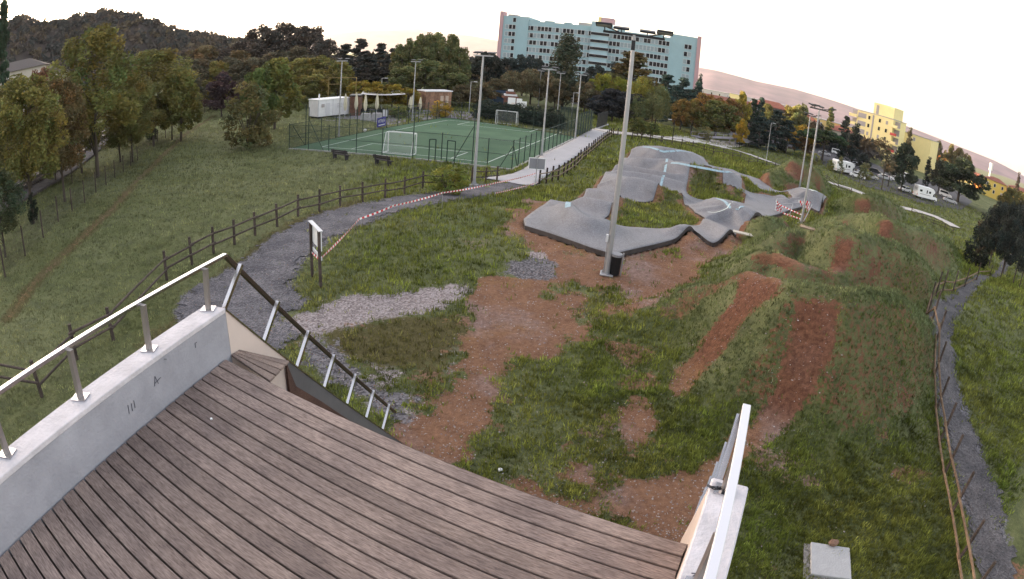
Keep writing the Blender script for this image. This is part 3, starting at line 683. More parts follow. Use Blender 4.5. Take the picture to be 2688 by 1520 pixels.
o = MB(); o.slab([LW(p) for p in fl(1.054, e)], tuple(nL * T_)); o.build('lower_flank_panel', mat('dull grey sheet', (.13, .125, .13), .7, var=.2, vscale=1.5), wl)
bq = lambda s, dz: LW(V3(W0 + uL * s - nL * .02, ZT + dz))
o = MB(); o.slab([bq(.98, -1.12), bq(1.14, -1.55), bq(1.72, -2.12), bq(3.6, -4.1), bq(3.6, -4.8), bq(.98, -2.5)], tuple(-nL * .03)); o.build('side_board', M_PLANKD, wl)
o = MB(); o.slab([LW(V3(W0 - nL * .01, ZT)), LW(V3(W0 + nL * .07, ZT)), LW(V3(W0 + nL * .07 + uL * e, ZT - sl * e)), LW(V3(W0 - nL * .01 + uL * e, ZT - sl * e))], (0, 0, -.03)); o.build('steel_edge', M_STEEL, wl)
o = MB()                                     # scribbles on the inner face
def scr(s, z, strokes, sc=.08):
    for a, b in strokes:
        p, q = [V3(WL0 - uL * (s - u * sc), ZD + z + v * sc) - nL * .004 for u, v in (a, b)]
        o.bar(LW(p), LW(q), .0028, .002)
scr(1.22, .26, [((0, 0), (.4, 1.1)), ((.4, 1.1), (.7, 0)), ((.1, .3), (1.3, .5))])
scr(1.02, .36, [((0, 1), (.4, .8))]); scr(.55, .33, [((0, 0), (0, .6)), ((0, .6), (.4, .6))])
scr(1.62, .2, [((0, 0), (.15, 1)), ((.6, 0), (.7, .9)), ((1.1, .1), (1.2, 1))])
o.build('scribble', M_MARK, wl)
hr = thing('handrail', 'polished steel handrail on posts along the left parapet of the deck', 'handrail', tuple(V3(WL0, ZT)))
LH = lambda p: tuple(np.asarray(p, float) - V3(WL0, ZT))
ZR = CAM_Z - 2.02
r0, r1 = np.array([-2.985, 5.24, ZR]), np.array([-3.86, 1.02, ZR])
rn = np.array([0, 0, .018])
o = MB(); o.bar(LH(r0 - rn), LH(r1 - rn), .027, .018); o.build('top_rail', M_STEEL, hr, bevel=.004)
for (x, y) in ((-3.037, 4.836), (-3.215, 3.90), (-3.411, 2.97), (-3.60, 2.05), (-3.79, 1.2)):
    o = MB(); o.bar(LH((x, y, ZT + .01)), LH((x + .01, y + .02, ZR - .03)), .024); o.build('post', M_STEELD, hr)
    o = MB(); o.box(LH((x, y, ZT + .006)), (.15, .13, .012), rz=R(12)); o.build('base_plate', M_STEEL, hr)
fr = thing('sloping_handrail', 'dark steel handrail with leaning posts running down the flank beside the roll-in', 'handrail', tuple(V3(WL0, ZT)))
tdir = np.array([uL[0] * .72, uL[1] * .72, .69])
ra = r0 + np.array([0, 0, -.03]); rb = ra + (uL + np.array([0, 0, -sl])) * 4.6
o = MB(); o.bar(LH(ra), LH(rb), .03, .02); o.build('rail', mat('bronze anodised rail', (.10, .075, .065), .4, metal=.7), fr)
for k in range(7):
    s = .02 + .655 * k; b = V3(W0 + uL * s + nL * .03, ZT - sl * s); o = MB(); o.bar(LH(b), LH(b + tdir * .51), .022); o.build('post', M_STEEL, fr)
# right parapet
wr = thing('parapet_wall', 'low pale parapet with black marker scribble at the right end of the deck', 'wall', tuple(V3(WR0, ZD)))
LR = lambda p: tuple(np.asarray(p, float) - V3(WR0, ZD))
T2 = .26
back = WR0 - uR * 3.4
o = MB(); o.slab([LR(V3(p, ZT - .05)) for p in (WR0, back, back + uB * T2, WR0 + uB * T2)], (0, 0, -(ZT - .05))); o.build('wall_body', M_CREAM, wr)
o = MB(); o.slab([LR(V3(p, ZT)) for p in (WR0 - uB * .008, back - uB * .008, back + uB * (T2 + .008), WR0 + uB * (T2 + .008))], (0, 0, -.05)); o.build('coping', M_COPE, wr, bevel=.012)
o = MB(); poly = [V3(WR0 + uR * .004, 0), V3(WR0 + uR * .004, ZT - .03), V3(WR0 + uR * e, ZT - .03 - sl * e), V3(WR0 + uR * e, 0)]
o.slab([LR(p) for p in poly], tuple(uB * T2)); o.build('flank_panel', M_CREAM, wr)
o = MB()
for k in range(15):                          # handwriting on the coping
    s = .95 + .022 * k + random.uniform(-.004, .004); w = .05 + (.035 if k > 8 else 0) + random.uniform(0, .02)
    p = WR0 - uR * s + uB * w; a = random.uniform(0, 3.1); q = p + (uR * math.cos(a) + uB * math.sin(a)) * random.uniform(.018, .04)
    o.bar(LR(V3(p, ZT + .002)), LR(V3(q, ZT + .002)), .0028, .0015)
o.build('scribble', M_MARK, wr)
h2_ = thing('handrail', 'bright steel handrail over the right parapet, ending beyond the wall', 'handrail', tuple(V3(WR0, ZT)))
LH2 = lambda p: tuple(np.asarray(p, float) - V3(WR0, ZT))
q0, q1 = np.array([1.655, 3.235, ZR]), np.array([.62, .77, ZR])
o = MB(); o.bar(LH2(q0 - rn), LH2(q1 - rn), .03, .018); o.build('top_rail', mat('pale brushed steel', (.72, .71, .75), .4, metal=.6), h2_, bevel=.004)
for s in (.12, 1.05, 1.98):
    p = WR0 - uR * s + uB * .1; o = MB(); o.bar(LH2(V3(p, ZT + .01)), LH2(V3(p, ZR - .03)), .022); o.build('post', M_STEELD, h2_)
    o = MB(); o.box(LH2(V3(p, ZT + .006)), (.14, .12, .012), rz=aB); o.build('base_plate', M_STEEL, h2_)
f2 = thing('sloping_handrail', 'sloping handrail with pale leaning posts beyond the right parapet', 'handrail', tuple(V3(WR0, ZT)))
ra = q0 + np.array([0, 0, -.03]); rb = ra + (uR + np.array([0, 0, -sl])) * 4.4
o = MB(); o.bar(LH2(ra), LH2(rb), .026, .02); o.build('rail', bpy.data.materials['bronze anodised rail'], f2)
td2 = np.array([uR[0] * .72, uR[1] * .72, .69])
for k in range(6):
    s = .06 + .655 * k; b = V3(WR0 + uR * s + uB * .05, ZT - sl * s); o = MB(); o.bar(LH2(b), LH2(b + td2 * .50), .022); o.build('post', M_STEEL, f2)
ch = thing('chain', 'dark chain and shackle looped round the end of the right parapet', 'chain', tuple(V3(WR0 - uR * .16, ZT)))
LC = lambda p: tuple(np.asarray(p, float) - V3(WR0 - uR * .16, ZT))
for k in range(11):
    c = V3(WR0 - uR * (.13 + .012 * math.sin(k)) + uB * (-.01 + .017 * k), ZT + .012 + .006 * (k % 2))
    o = MB(); ax = uB * .014 + uR * (.004 if k % 2 else -.004)
    w = uR * .007 if k % 2 else np.array([0, 0, .006])
    ring = [c - ax - w, c + ax - w, c + ax + w, c - ax + w, c - ax - w]; o.path([LC(p) for p in ring], .0035, 5); o.build('link', M_DARKM, ch)
o = MB(); o.box(LC(V3(WR0 - uR * .155 + uB * .11, ZT + .018)), (.05, .035, .02), rz=aB); o.build('padlock', M_DARKM, ch)
sc = MB(); sc.bar((0, 0, 0), (0, 0, .012), .012, n=8); s_ = sc.build('bottle_cap', M_WHITE); s_.location = tuple(V3(at_z(555, 1101, -3.0 + CAM_Z), ZD + .001))
tag(s_, 'tiny white cap lying on the deck boards', 'bottle cap')
# things on the ground beside the ramp
p = hd(1257, 1191); o = MB()
for k in range(12):
    a, b = 2 * math.pi * k / 12, 2 * math.pi * (k + 1) / 12
    o.slab([(math.cos(a) * .018, math.sin(a) * .018, .02), (math.cos(b) * .018, math.sin(b) * .018, .02), (math.cos(b) * .05, math.sin(b) * .05, .0), (math.cos(a) * .05, math.sin(a) * .05, .0)], (0, 0, .03))
q = o.build('plastic_ring', M_WHITE); q.location = (p[0], p[1], drop(*p) + .02); tag(q, 'small white plastic ring lying in the grass below the deck', 'ring')
p = hd(2085, 1418); sl_ = thing('concrete_slab', 'square pale concrete inspection slab in the grass beside the ramp', 'slab', (p[0], p[1], drop(*p)), R(-20))
o = MB(); o.box((0, 0, .05), (1.0, 1.0, .12)); o.build('lid', mat('cast concrete', (.36, .36, .37), .85, var=.1, vscale=6, bump=.3), sl_, bevel=.012)
o = MB(); o.box((-.09, -.06, -.02), (1.12, 1.1, .12)); o.build('frame', mat('rough concrete rim', (.28, .26, .25), .9, var=.5, vscale=9, bump=.8), sl_)
def rock(name, loc, r, col, seed, mt=None):
    import bmesh
    bm = bmesh.new(); bmesh.ops.create_icosphere(bm, subdivisions=2, radius=1); rr_ = random.Random(seed)
    for v in bm.verts: v.co *= 1 + rr_.uniform(-.16, .16); v.co.x *= r[0]; v.co.y *= r[1]; v.co.z *= r[2]
    me = bpy.data.meshes.new(name); bm.to_mesh(me); bm.free(); me.materials.append(mt or mat(name + ' rock', col, .9, var=.3, vscale=10)); o = link(name, me); o.location = loc; return o
pq = hd(2088, 1380); q = rock('stone', (pq[0], pq[1], drop(*pq) + .17), (.13, .09, .075), (.20, .12, .085), 3)
tag(q, 'brown stone lying on the far edge of the concrete slab', 'stone')
# ------------------------------------------------------------------ timber post-and-rail fences
def post_fence(label, pts, ph=1.2, pw=.075, rails=(.92, .48), lean=0, group=None, mats=(None, None), both=True):
    b0 = np.array([pts[0][0], pts[0][1], drop(*pts[0][:2])]); f = thing('wooden_fence', label, 'fence', tuple(b0), group=group)
    B = [np.array([p[0], p[1], drop(p[0], p[1])]) for p in pts]
    for i, q in enumerate(B):
        o = MB(); t = random.uniform(-.03, .03); o.bar(tuple(q - b0 - (0, 0, .3)), tuple(q - b0 + (t, random.uniform(-.03, .03), ph + random.uniform(-.05, .05))), pw, n=6, w2=pw * .9); o.build('post', mats[0] or M_RAILW, f)
    for i in range(len(B) - 1):
        for hgt in rails:
            o = MB(); d = (B[i + 1] - B[i]); d = d / max(np.linalg.norm(d), .01); j = random.uniform(-.05, .05)
            off = np.cross(d, (0, 0, 1)) * (pw + .02)
            o.bar(tuple(B[i] - b0 - d * .12 + off + (0, 0, hgt + j)), tuple(B[i + 1] - b0 + d * .12 + off + (0, 0, hgt + random.uniform(-.05, .05))), .046, n=6, w2=.04); o.build('rail', mats[1] or M_RAILW, f)
    return f
def pxs(view, pts): return [view(*p)[:2] for p in pts]
Vl = vw(0, 350, 2.854)
L1 = [Vl(-170, 1870)[:2], Vl(90, 1690)[:2], Vl(330, 1530)[:2], Vl(560, 1420)[:2]] + pxs(vw(0, 640, 3.467), [(385, 1390), (700, 1060), (1035, 880)]) + pxs(Vl, [(1250, 1100), (1440, 985), (1600, 900), (1757, 835), (1912, 765), (2078, 700)])
L1 = [L1[0]] + L1[4:]
L1 += pxs(V1, [(70, 957), (210, 890), (352, 857), (493, 818), (643, 793), (792, 765), (922, 740), (1045, 705), (1170, 705), (1290, 680)])
L1x = []
for p in L1:
    if not L1x or np.hypot(*(p - L1x[-1])) > .9: L1x.append(p)
post_fence('dark two-rail timber fence curving along the gravel path beside the lawn', L1x)
post_fence('short timber fence at the entrance of the concrete path below the pitch corner', pxs(VB, [(-60, 1400), (120, 1395), (270, 1380)]) , 1.2)
L2 = pxs(VB, [(825, 1410), (915, 1405), (993, 1382), (1072, 1365), (1140, 1315), (1190, 1283), (1240, 1240), (1285, 1215), (1330, 1170), (1365, 1130), (1405, 1095), (1440, 1065), (1470, 1035), (1502, 1010), (1528, 985), (1555, 965), (1585, 940), (1610, 918), (1635, 895), (1665, 870), (1690, 850), (1715, 830), (1740, 815), (1768, 800), (1795, 790), (1855, 790)])
post_fence('long timber fence climbing along the right side of the concrete path', L2, 1.25, .08, rails=(.88, .42), mats=(mat('dark stained post', (.035, .026, .024), .9, var=.3), woodmat('pale new rail', (.12, .09, .065), (.26, .21, .16), sc=5)))
L3 = pxs(VB, [(2045, 820), (2165, 835), (2280, 855), (2420, 880)]) + pxs(VC, [(190, 1120), (320, 1140), (445, 1160), (590, 1200), (735, 1240), (860, 1270), (990, 1280), (1110, 1330), (1215, 1330), (1320, 1400), (1440, 1390), (1555, 1430), (1670, 1445)]) + pxs(VD, [(-30, 1290), (130, 1340), (300, 1390)])
post_fence('low timber fence behind the pump track along the pale cross path', L3, 1.1, rails=(.85, .45))
L3b = pxs(VH, [(1095, 300), (1240, 400), (1380, 460), (1530, 510), (1640, 560)])
post_fence('timber fence between the far mounds and the car park path', L3b, 1.1)
L4 = pxs(vw(1600, 1000, 2.367), [(1978, 50)]) + [np.array(site(*p)[:2]) for p in [(2436.5, 1086.6), (2448, 1160), (2464, 1245), (2483, 1348.5), (2504.1, 1471), (2518, 1580)]]
L4 = [sd(*p)[:2] for p in [(2490, 690), (2455, 705), (2425, 722), (2395, 738), (2365, 750), (2345, 770), (2328, 800), (2318, 835), (2320, 880), (2328, 930), (2334, 985), (2350, 1042), (2362, 1112), (2375, 1192), (2391, 1292), (2409, 1409), (2425, 1520)]]
post_fence('timber fence with long leaning posts beside the woodside trail', L4, 1.35, .05, rails=(.62, .12), mats=(M_RAILW, woodmat('tan rail wood', (.11, .075, .05), (.24, .17, .11), sc=5)))
def netmat(name, col, alpha):
    m, n, l, b = nmat(name); b.inputs['Base Color'].default_value = (*col, 1); b.inputs['Roughness'].default_value = .8
    t = n.new('ShaderNodeBsdfTransparent'); x = n.new('ShaderNodeMixShader'); x.inputs[0].default_value = alpha
    l.new(t.outputs[0], x.inputs[1]); l.new(b.outputs[0], x.inputs[2]); l.new(x.outputs[0], n['Material Output'].inputs[0]); return m
M_NETL = netmat('old wire mesh', (.05, .045, .045), .14)
# ------------------------------------------------------------------ wire fence and railway on the left
Lw = pxs(vw(0, 350, 2.854), [(40, 1080), (190, 920), (325, 780), (438, 665), (542, 590), (635, 520), (720, 445), (795, 390), (860, 330), (925, 290), (980, 250), (1030, 205)]) + pxs(vw(0, 0, 2.854), [(1180, 1060), (1240, 1035), (1290, 990), (1340, 955), (1380, 930), (1420, 915), (1455, 885), (1495, 870), (1530, 850), (1570, 830), (1610, 805)])
b0 = V3(Lw[0], drop(*Lw[0])); wf = thing('wire_fence', 'thin stake and wire fence between the lawn and the railway', 'fence', tuple(b0))
Bw = [V3(p, drop(*p)) for p in Lw]
for q in Bw:
    o = MB(); o.bar(tuple(q - b0), tuple(q - b0 + (0, 0, 1.6)), .05, n=5); o.build('stake', M_RAILW, wf)
for q, r_ in zip(Bw[:-1], Bw[1:]):
    o = MB()
    for hgt in (.3, .6, .9, 1.2, 1.42): o.bar(tuple(q - b0 + (0, 0, hgt)), tuple(r_ - b0 + (0, 0, hgt)), .004, n=3)
    o.build('wire', M_DARKM, wf)
    o = MB(); o.face([tuple(q - b0 + (0, 0, .05)), tuple(r_ - b0 + (0, 0, .05)), tuple(r_ - b0 + (0, 0, 1.42)), tuple(q - b0 + (0, 0, 1.42))]); o.build('mesh_panel', M_NETL, wf)
rA = [Vl(60, 480)[:2], Vl(230, 365)[:2], Vl(430, 245)[:2], Vl(650, 110)[:2]]
ra0 = np.array(rA[0]); rdir = np.array(rA[-1]) - np.array(rA[0]); rdir /= np.linalg.norm(rdir); rnn = np.array([-rdir[1], rdir[0]])
structure(sheet('railway_ballast', [ra0 - rdir * 30 - rnn * 3.4, ra0 + rdir * 140 - rnn * 3.4, ra0 + rdir * 140 + rnn * 3.6, ra0 - rdir * 30 + rnn * 3.6], .8, lambda x, y: zb(x, y) + .22, [gravelmat('brown ballast', (.05, .045, .05), (.17, .155, .16)), M_EDGE], skirt=.4))
rw = thing('railway_track', 'straight railway track of two rails on sleepers beyond the trees', 'railway', (*ra0, float(zb(*ra0)) + .25))
zr = float(zb(*ra0)) + .25
for s in (-.72, .72):
    o = MB()
    for k in range(28):
        a, b = ra0 + rdir * (-30 + k * 6) + rnn * s, ra0 + rdir * (-24 + k * 6) + rnn * s
        for w, z0 in ((.07, .10), (.03, .19)):
            o.bar((*(a - ra0), float(zb(*a)) + .25 - zr + z0), (*(b - ra0), float(zb(*b)) + .25 - zr + z0), w, .05)
    o.build('rail', mat('worn rail steel', (.34, .32, .33), .35, metal=.8), rw)
slm = MB(); slm.box((0, 0, .02), (.24, 2.5, .14)); sme = slm.mesh('sleeper', M_RAILW)
for k in range(190):
    p = ra0 + rdir * (-28 + k * .65); q = link('sleeper', sme, rw); q.location = (*(p - ra0), float(zb(*p)) + .25 - zr); q.rotation_euler = (0, 0, math.atan2(rdir[1], rdir[0]))
# ------------------------------------------------------------------ sports pitch
def turfmat():
    m, n, l, b = nmat('artificial turf'); tc = n.new('ShaderNodeTexCoord')
    t = n.new('ShaderNodeTexNoise'); t.inputs['Scale'].default_value = .35; t.inputs['Detail'].default_value = 6; l.new(tc.outputs['Object'], t.inputs['Vector'])
    r = n.new('ShaderNodeValToRGB'); r.color_ramp.elements[0].position = .35; r.color_ramp.elements[1].position = .7
    r.color_ramp.elements[0].color = (.024, .078, .034, 1); r.color_ramp.elements[1].color = (.050, .120, .054, 1); l.new(t.outputs['Fac'], r.inputs[0])
    l.new(r.outputs[0], b.inputs['Base Color']); b.inputs['Roughness'].default_value = .9; return m
Pz = lambda x, y: zb(x, y) + .03
turf = structure(sheet('sports_pitch', FENCE_C, 1.0, Pz, turfmat()))
cNL, cNR, cFL, cFR = site(844.9, 386.4)[:2], site(1279.5, 427.5)[:2], site(1175.7, 315.9)[:2], site(1475, 347)[:2]
def pit(u, v): return (cNL * (1 - u) + cNR * u) * (1 - v) + (cFL * (1 - u) + cFR * u) * v
def line(a, b, w=.10):
    a, b = np.asarray(a), np.asarray(b); d = (b - a) / np.linalg.norm(b - a); nn = np.array([-d[1], d[0]]) * w / 2
    n_ = max(1, int(np.linalg.norm(b - a) / 2)); o = MB()
    for k in range(n_):
        p, q = a + (b - a) * k / n_, a + (b - a) * (k + 1) / n_
        o.face([(*(p - nn), float(zb(*p)) + .04), (*(q - nn), float(zb(*q)) + .04), (*(q + nn), float(zb(*q)) + .04), (*(p + nn), float(zb(*p)) + .04)])
    return o.build('pitch_line', M_WLINE, turf)
for a, b in (((0, 0), (1, 0)), ((1, 0), (1, 1)), ((1, 1), (0, 1)), ((0, 1), (0, 0)), ((0, .5), (1, .5)), ((.2, 0), (.2, .14)), ((.2, .14), (.8, .14)), ((.8, .14), (.8, 0)), ((.2, 1), (.2, .86)), ((.2, .86), (.8, .86)), ((.8, .86), (.8, 1))): line(pit(*a), pit(*b))
M_NET = netmat('fine dark green mesh', (.012, .028, .024), .16)
M_NETD = netmat('dense dark green mesh', (.010, .030, .032), .55)
M_NETW = netmat('white goal net', (.75, .75, .76), .16)
pf = thing('pitch_fence', 'dark green steel post and mesh fence enclosing the five-a-side pitch', 'fence', (*FENCE_C[0], float(zb(*FENCE_C[0]))))
pb = V3(FENCE_C[0], float(zb(*FENCE_C[0])))
def pfp(p, h, w=.045, nm='post'):
    z = float(zb(*p)); o = MB(); o.bar(tuple(V3(p, z) - pb), tuple(V3(p, z + h) - pb), w, n=6); o.build(nm, M_GREENM, pf)
def lerp(a, b, t): return np.asarray(a) * (1 - t) + np.asarray(b) * t
sides = [(0, 1, [(0, 2.7), (.105, 4.4), (.21, 2.7), (.345, 4.6), (.465, 2.7), (.60, 4.6), (.72, 2.7), (.845, 4.7), (.905, 2.6)]), (1, 2, [(k / 15, 2.7) for k in range(16)]), (2, 3, [(.12, 2.7), (.3, 2.7), (.5, 2.7), (.7, 4.5), (.86, 2.7)]), (3, 0, [(k / 13, 2.7 if k != 12 else 4.4) for k in range(13)])]
for i, j, ps in sides:
    a, b = FENCE_C[i], FENCE_C[j]
    for t, h in ps: pfp(lerp(a, b, t), h)
    o = MB()
    for hgt in (.06, 1.3, 2.55): o.bar(tuple(V3(a, float(zb(*a)) + hgt) - pb), tuple(V3(b, float(zb(*b)) + hgt) - pb), .018, n=4)
    o.build('wire', M_GREENM, pf)
    o = MB(); o.face([tuple(V3(a, float(zb(*a)) + .05) - pb), tuple(V3(b, float(zb(*b)) + .05) - pb), tuple(V3(b, float(zb(*b)) + 2.55) - pb), tuple(V3(a, float(zb(*a)) + 2.55) - pb)]); o.build('mesh_panel', M_NET, pf)
for (a, b), t, h, dt in (((0, 1), .105, 3.2, .08), ((0, 1), .845, 3.6, -.08), ((1, 2), 0.0, 2.2, .06), ((3, 0), .985, 2.4, -.06), ((0, 1), 1.0, 2.2, -.05)):
    p, q = lerp(FENCE_C[a], FENCE_C[b], t), lerp(FENCE_C[a], FENCE_C[b], min(1, max(0, t + dt))); o = MB(); o.bar(tuple(V3(p, float(zb(*p)) + h) - pb), tuple(V3(q, float(zb(*q))) - pb), .035, n=5); o.build('brace', M_GREENM, pf)
o = MB()
for a, b in ((0, 1), (1, 2)):
    A, Bq = FENCE_C[a], FENCE_C[b]; o.bar(tuple(V3(A, float(zb(*A)) + .03) - pb), tuple(V3(Bq, float(zb(*Bq)) + .03) - pb), .12, .07)
o.build('kerb', mat('fence kerb', (.33, .33, .31), .9, var=.2), pf)
def goal(c, rz, label, sc=1.0, net=True):
    g = thing('football_goal', label, 'goal', (*c, float(zb(*c)) + .04), rz, 'goals on the small pitch')
    for s in (-1.5, 1.5):
        o = MB(); o.bar((s, 0, 0), (s, 0, 2.0), .05, n=8); o.build('upright', M_WHITE, g)
        o = MB(); o.bar((s, 0, 2.0), (s, -.55, 1.98), .03, n=6); o.bar((s, -.55, 1.98), (s, -1.15, .03), .03, n=6); o.bar((s, -1.15, .03), (s, 0, .03), .03, n=6); o.build('stay', M_WHITE, g)
    o = MB(); o.bar((-1.5, 0, 2.0), (1.5, 0, 2.0), .05, n=8); o.build('crossbar', M_WHITE, g)
    o = MB(); o.bar((-1.5, -1.15, .03), (1.5, -1.15, .03), .03, n=6); o.build('ground_bar', M_WHITE, g)
    o = MB(); o.face([(-1.5, -.55, 1.98), (1.5, -.55, 1.98), (1.5, -1.15, .03), (-1.5, -1.15, .03)]); o.face([(-1.5, 0, 2), (1.5, 0, 2), (1.5, -.55, 1.98), (-1.5, -.55, 1.98)])
    for s in (-1.5, 1.5): o.face([(s, 0, 0), (s, 0, 2), (s, -.55, 1.98), (s, -1.15, .03)])
    o.build('net', M_NETW if net else M_NET, g); return g
ga = math.atan2(*(cNR - cNL)[::-1])
goal((VA(1310, 1010)[:2] + VA(1690, 1050)[:2]) / 2 + (pit(.5, 1) - pit(.5, 0)) / np.linalg.norm(pit(.5, 1) - pit(.5, 0)) * 1.1, ga, 'nearer white football goal with pale net, back turned to the lawn')
goal((VB(262, 630)[:2] + VB(510, 655)[:2]) / 2, ga + math.pi, 'farther white football goal in front of the dark hedge')
for k, (a, b) in enumerate((((1925, 1118), (2008, 1120)), ((2160, 1135), (2262, 1150)))):
    p, q = VA(*a)[:2], VA(*b)[:2]; m_ = (p + q) / 2; w = np.linalg.norm(q - p) / 2
    f = thing('gate_frame', ('dark green hoop frame by the fence, left one of a pair', 'dark green hoop frame by the fence, right one of a pair')[k], 'frame', (*m_, float(zb(*m_))), math.atan2(*(q - p)[::-1]), 'green hoops by the pitch fence')
    o = MB(); o.bar((-w, 0, 0), (-w, 0, 2.05), .05, n=6); o.build('upright', M_GREENM, f); o = MB(); o.bar((w, 0, 0), (w, 0, 2.05), .05, n=6); o.build('upright', M_GREENM, f); o = MB(); o.bar((-w, 0, 2.05), (w, 0, 2.05), .05, n=6); o.build('top_bar', M_GREENM, f)
M_BENCH = woodmat('dark bench slats', (.012, .010, .011), (.05, .042, .045), sc=5)
def bench(a, b, label):
    p, q = VA(*a)[:2], VA(*b)[:2]; m_ = (p + q) / 2; L = 2.0
    bo = thing('bench', label, 'bench', (*m_, drop(*m_)), math.atan2(*(q - p)[::-1]), 'benches facing the pitch')
    for k in range(3):
        o = MB(); o.box((0, .12 + .15 * k, .45), (L, .13, .04)); o.build('seat_slat', M_BENCH, bo, bevel=.005)
    for k in range(2):
        o = MB(); o.box((0, -.02 - .05 * k, .66 + .17 * k), (L, .035, .14), rx=R(-14)); o.build('back_slat', M_BENCH, bo, bevel=.005)
    for s in (-.72, .72):
        o = MB(); o.box((s, .28, .22), (.09, .3, .43)); o.bar((s, .05, 0), (s, -.1, .95), .05); o.build('leg', mat('dark bench leg', (.05, .045, .05), .8), bo)
bench((640, 1080), (870, 1110), 'dark slatted bench at the pitch fence, farther from the light mast')
bench((1190, 1150), (1430, 1190), 'dark slatted bench at the pitch fence, nearer the light mast')
# ------------------------------------------------------------------ light masts
def mast_head(root, h, span=1.25, rz=0.0, four=True):
    o = MB(); o.bar((-span * (1.0 if four else .62), 0, h), (span * (1.0 if four else .62), 0, h), .05, .05); o.build('crossbar', M_DARKM if four else M_GALV, root)
    spots = [(-span * .42, .2), (span * .42, .2)] + ([(-span * .95, -.35), (span * .95, -.35)] if four else [])
    for x, y in spots:
        o = MB(); o.bar((x, 0, h + .03), (x, y, h + .22), .02); o.build('bracket', M_DARKM, root)
        o = MB(); o.box((x * 1.02, y + .12 * (1 if y > 0 else -1), h + .24), (.62, .42, .08), rx=R(12 if y > 0 else -12)); l_ = o.build('floodlight', M_DARKM, root, bevel=.01)
        o = MB(); o.box((x * 1.02, y + .12 * (1 if y > 0 else -1), h + .194), (.54, .34, .012), rx=R(12 if y > 0 else -12)); o.build('lens', M_LAMP, l_)
    if four:
        for s in (-1, 1):
            o = MB(); o.bar((s * span * .5, 0, h + .05), (s * span * .95, -.3, h + .2), .025); o.build('arm', M_DARKM, root)
def mast(label, base, top_px, r0=.13, r1=.07, four=True, rz=0.0, group='floodlight masts', span=1.2, plate=True):
    z = drop(*base); b = np.array([base[0], base[1], z]); h = float(height_at(*top_px, b))
    t = thing('light_mast', label, 'light mast', tuple(b), rz, group)
    o = MB(); o.bar((0, 0, 0), (0, 0, h), r0, n=10, w2=r1); o.build('pole', M_GALV, t, smooth=False)
    if plate:
        o = MB(); o.box((0, 0, .03), (r0 * 4.4, r0 * 4.4, .06)); o.build('base_plate', M_GALV, t, bevel=.01)
        for k in range(4):
            a = k * math.pi / 2; o = MB(); o.slab([(math.cos(a) * r0 * .9, math.sin(a) * r0 * .9, .06), (math.cos(a) * r0 * 1.9, math.sin(a) * r0 * 1.9, .06), (math.cos(a) * r0 * .9, math.sin(a) * r0 * .9, .35)], (math.sin(a) * .015, -math.cos(a) * .015, 0)); o.build('gusset', M_GALV, t)
    mast_head(t, h, span, four=four); return t, h
nb_ = site(1592, 722)[:2]
nm, nh = mast('tall grey floodlight mast standing beside the bin at the pump track corner', nb_, (1664, 92), .125, .075, span=1.2, rz=R(-10))
o = MB(); o.box((-.17, -.02, 1.55), (.1, .16, .3)); o.build('junction_box', M_WHITED, nm, bevel=.01)
o = MB(); o.path([(-.14, -.02, .1), (-.15, -.02, 1.4)], .02); o.path([(-.12, -.02, 1.7), (-.13, -.02, 3.1)], .012); o.build('conduit', M_GALV, nm)
o = MB(); o.box((0, 0, nh - .42), (.15, .15, .4)); o.build('sleeve', M_DARKM, nm)
mast('rear one of the two masts side by side at the right of the pump track', site(2097, 500)[:2], (2112, 300), .11, .06, rz=R(25))
mast('front one of the two masts side by side, foot wrapped by the taped barrier', site(2101, 592)[:2], (2151, 287), .11, .06, rz=R(25))
mast('grey mast at the near corner of the pitch by the path entrance', site(1244.3, 485.4)[:2], (1265.5, 146), .12, .07, four=False, rz=R(-15))
mast('mast on the far left side of the pitch by the white cabin', site(889.6, 358.5)[:2], (899.5, 160), .10, .06, four=False, rz=R(-15))
mast('mast on the left side of the pitch among the parasols', VA(1710, 590)[:2], (1092, 162), .10, .06, four=False, rz=R(-15))
mast('mast rising from the middle of the pitch fence beside the path', VB(855, 1050)[:2], (1440, 182), .11, .065, four=False, rz=R(-15))
mast('mast at the far right corner of the pitch fence', VB(1295, 825)[:2], (1524, 196), .11, .065, four=False, rz=R(-15))
mast('slim mast behind the dark hedge, left of the poplar', VB(815, 390)[:2], (1419, 186), .09, .05, four=False, rz=R(-15))
mast('slim mast behind the dark hedge, right of the poplar', VB(1060, 540)[:2], (1471, 192), .09, .05, four=False, rz=R(-15))
def lamp(label, foot, top, flip=1, col=None):
    b = np.array([*foot[:2], float(zb(*foot[:2]))]); h = float(height_at(*top, b)); t = thing('street_lamp', label, 'street lamp', tuple(b), 0, 'street lamps')
    o = MB(); o.bar((0, 0, 0), (0, 0, h), .075, n=8, w2=.05); o.build('pole', col or M_GALV, t)
    o = MB(); o.bar((0, 0, h - .05), (.5 * flip, 0, h), .035, n=6); o.build('arm', col or M_GALV, t); o = MB(); o.box((.75 * flip, 0, h), (.6, .22, .09)); o.build('lamp_head', M_WHITED, t, bevel=.02)
lamp('street lamp in the lawn left of the leaning mast at the pitch end', VB(1252, 545), (1250 + 1256 / 5, 200 + 212 / 5))
lamp('street lamp behind the hedge beside the white board tower', VB(128, 380), (1250 + 112 / 5, 200 + 215 / 5))
lamp('grey street lamp arm beside the conifers above the car park', VC(1555, 1360), (1700 + 1615 / 5, 150 + 860 / 5))
lamp('plain tall pole lamp right of the dark cedar', VC(1710, 1190), (1700 + 1760 / 5, 150 + 750 / 5), -1)
lamp('pole lamp at the row of parked dark cars', VC(425, 815), (1700 + 452 / 5, 150 + 560 / 5))
lamp('dark pole in the lawn at the bend of the cross path', VC(322, 1110), (1700 + 345 / 5, 150 + 825 / 5), -1, M_DARKM)
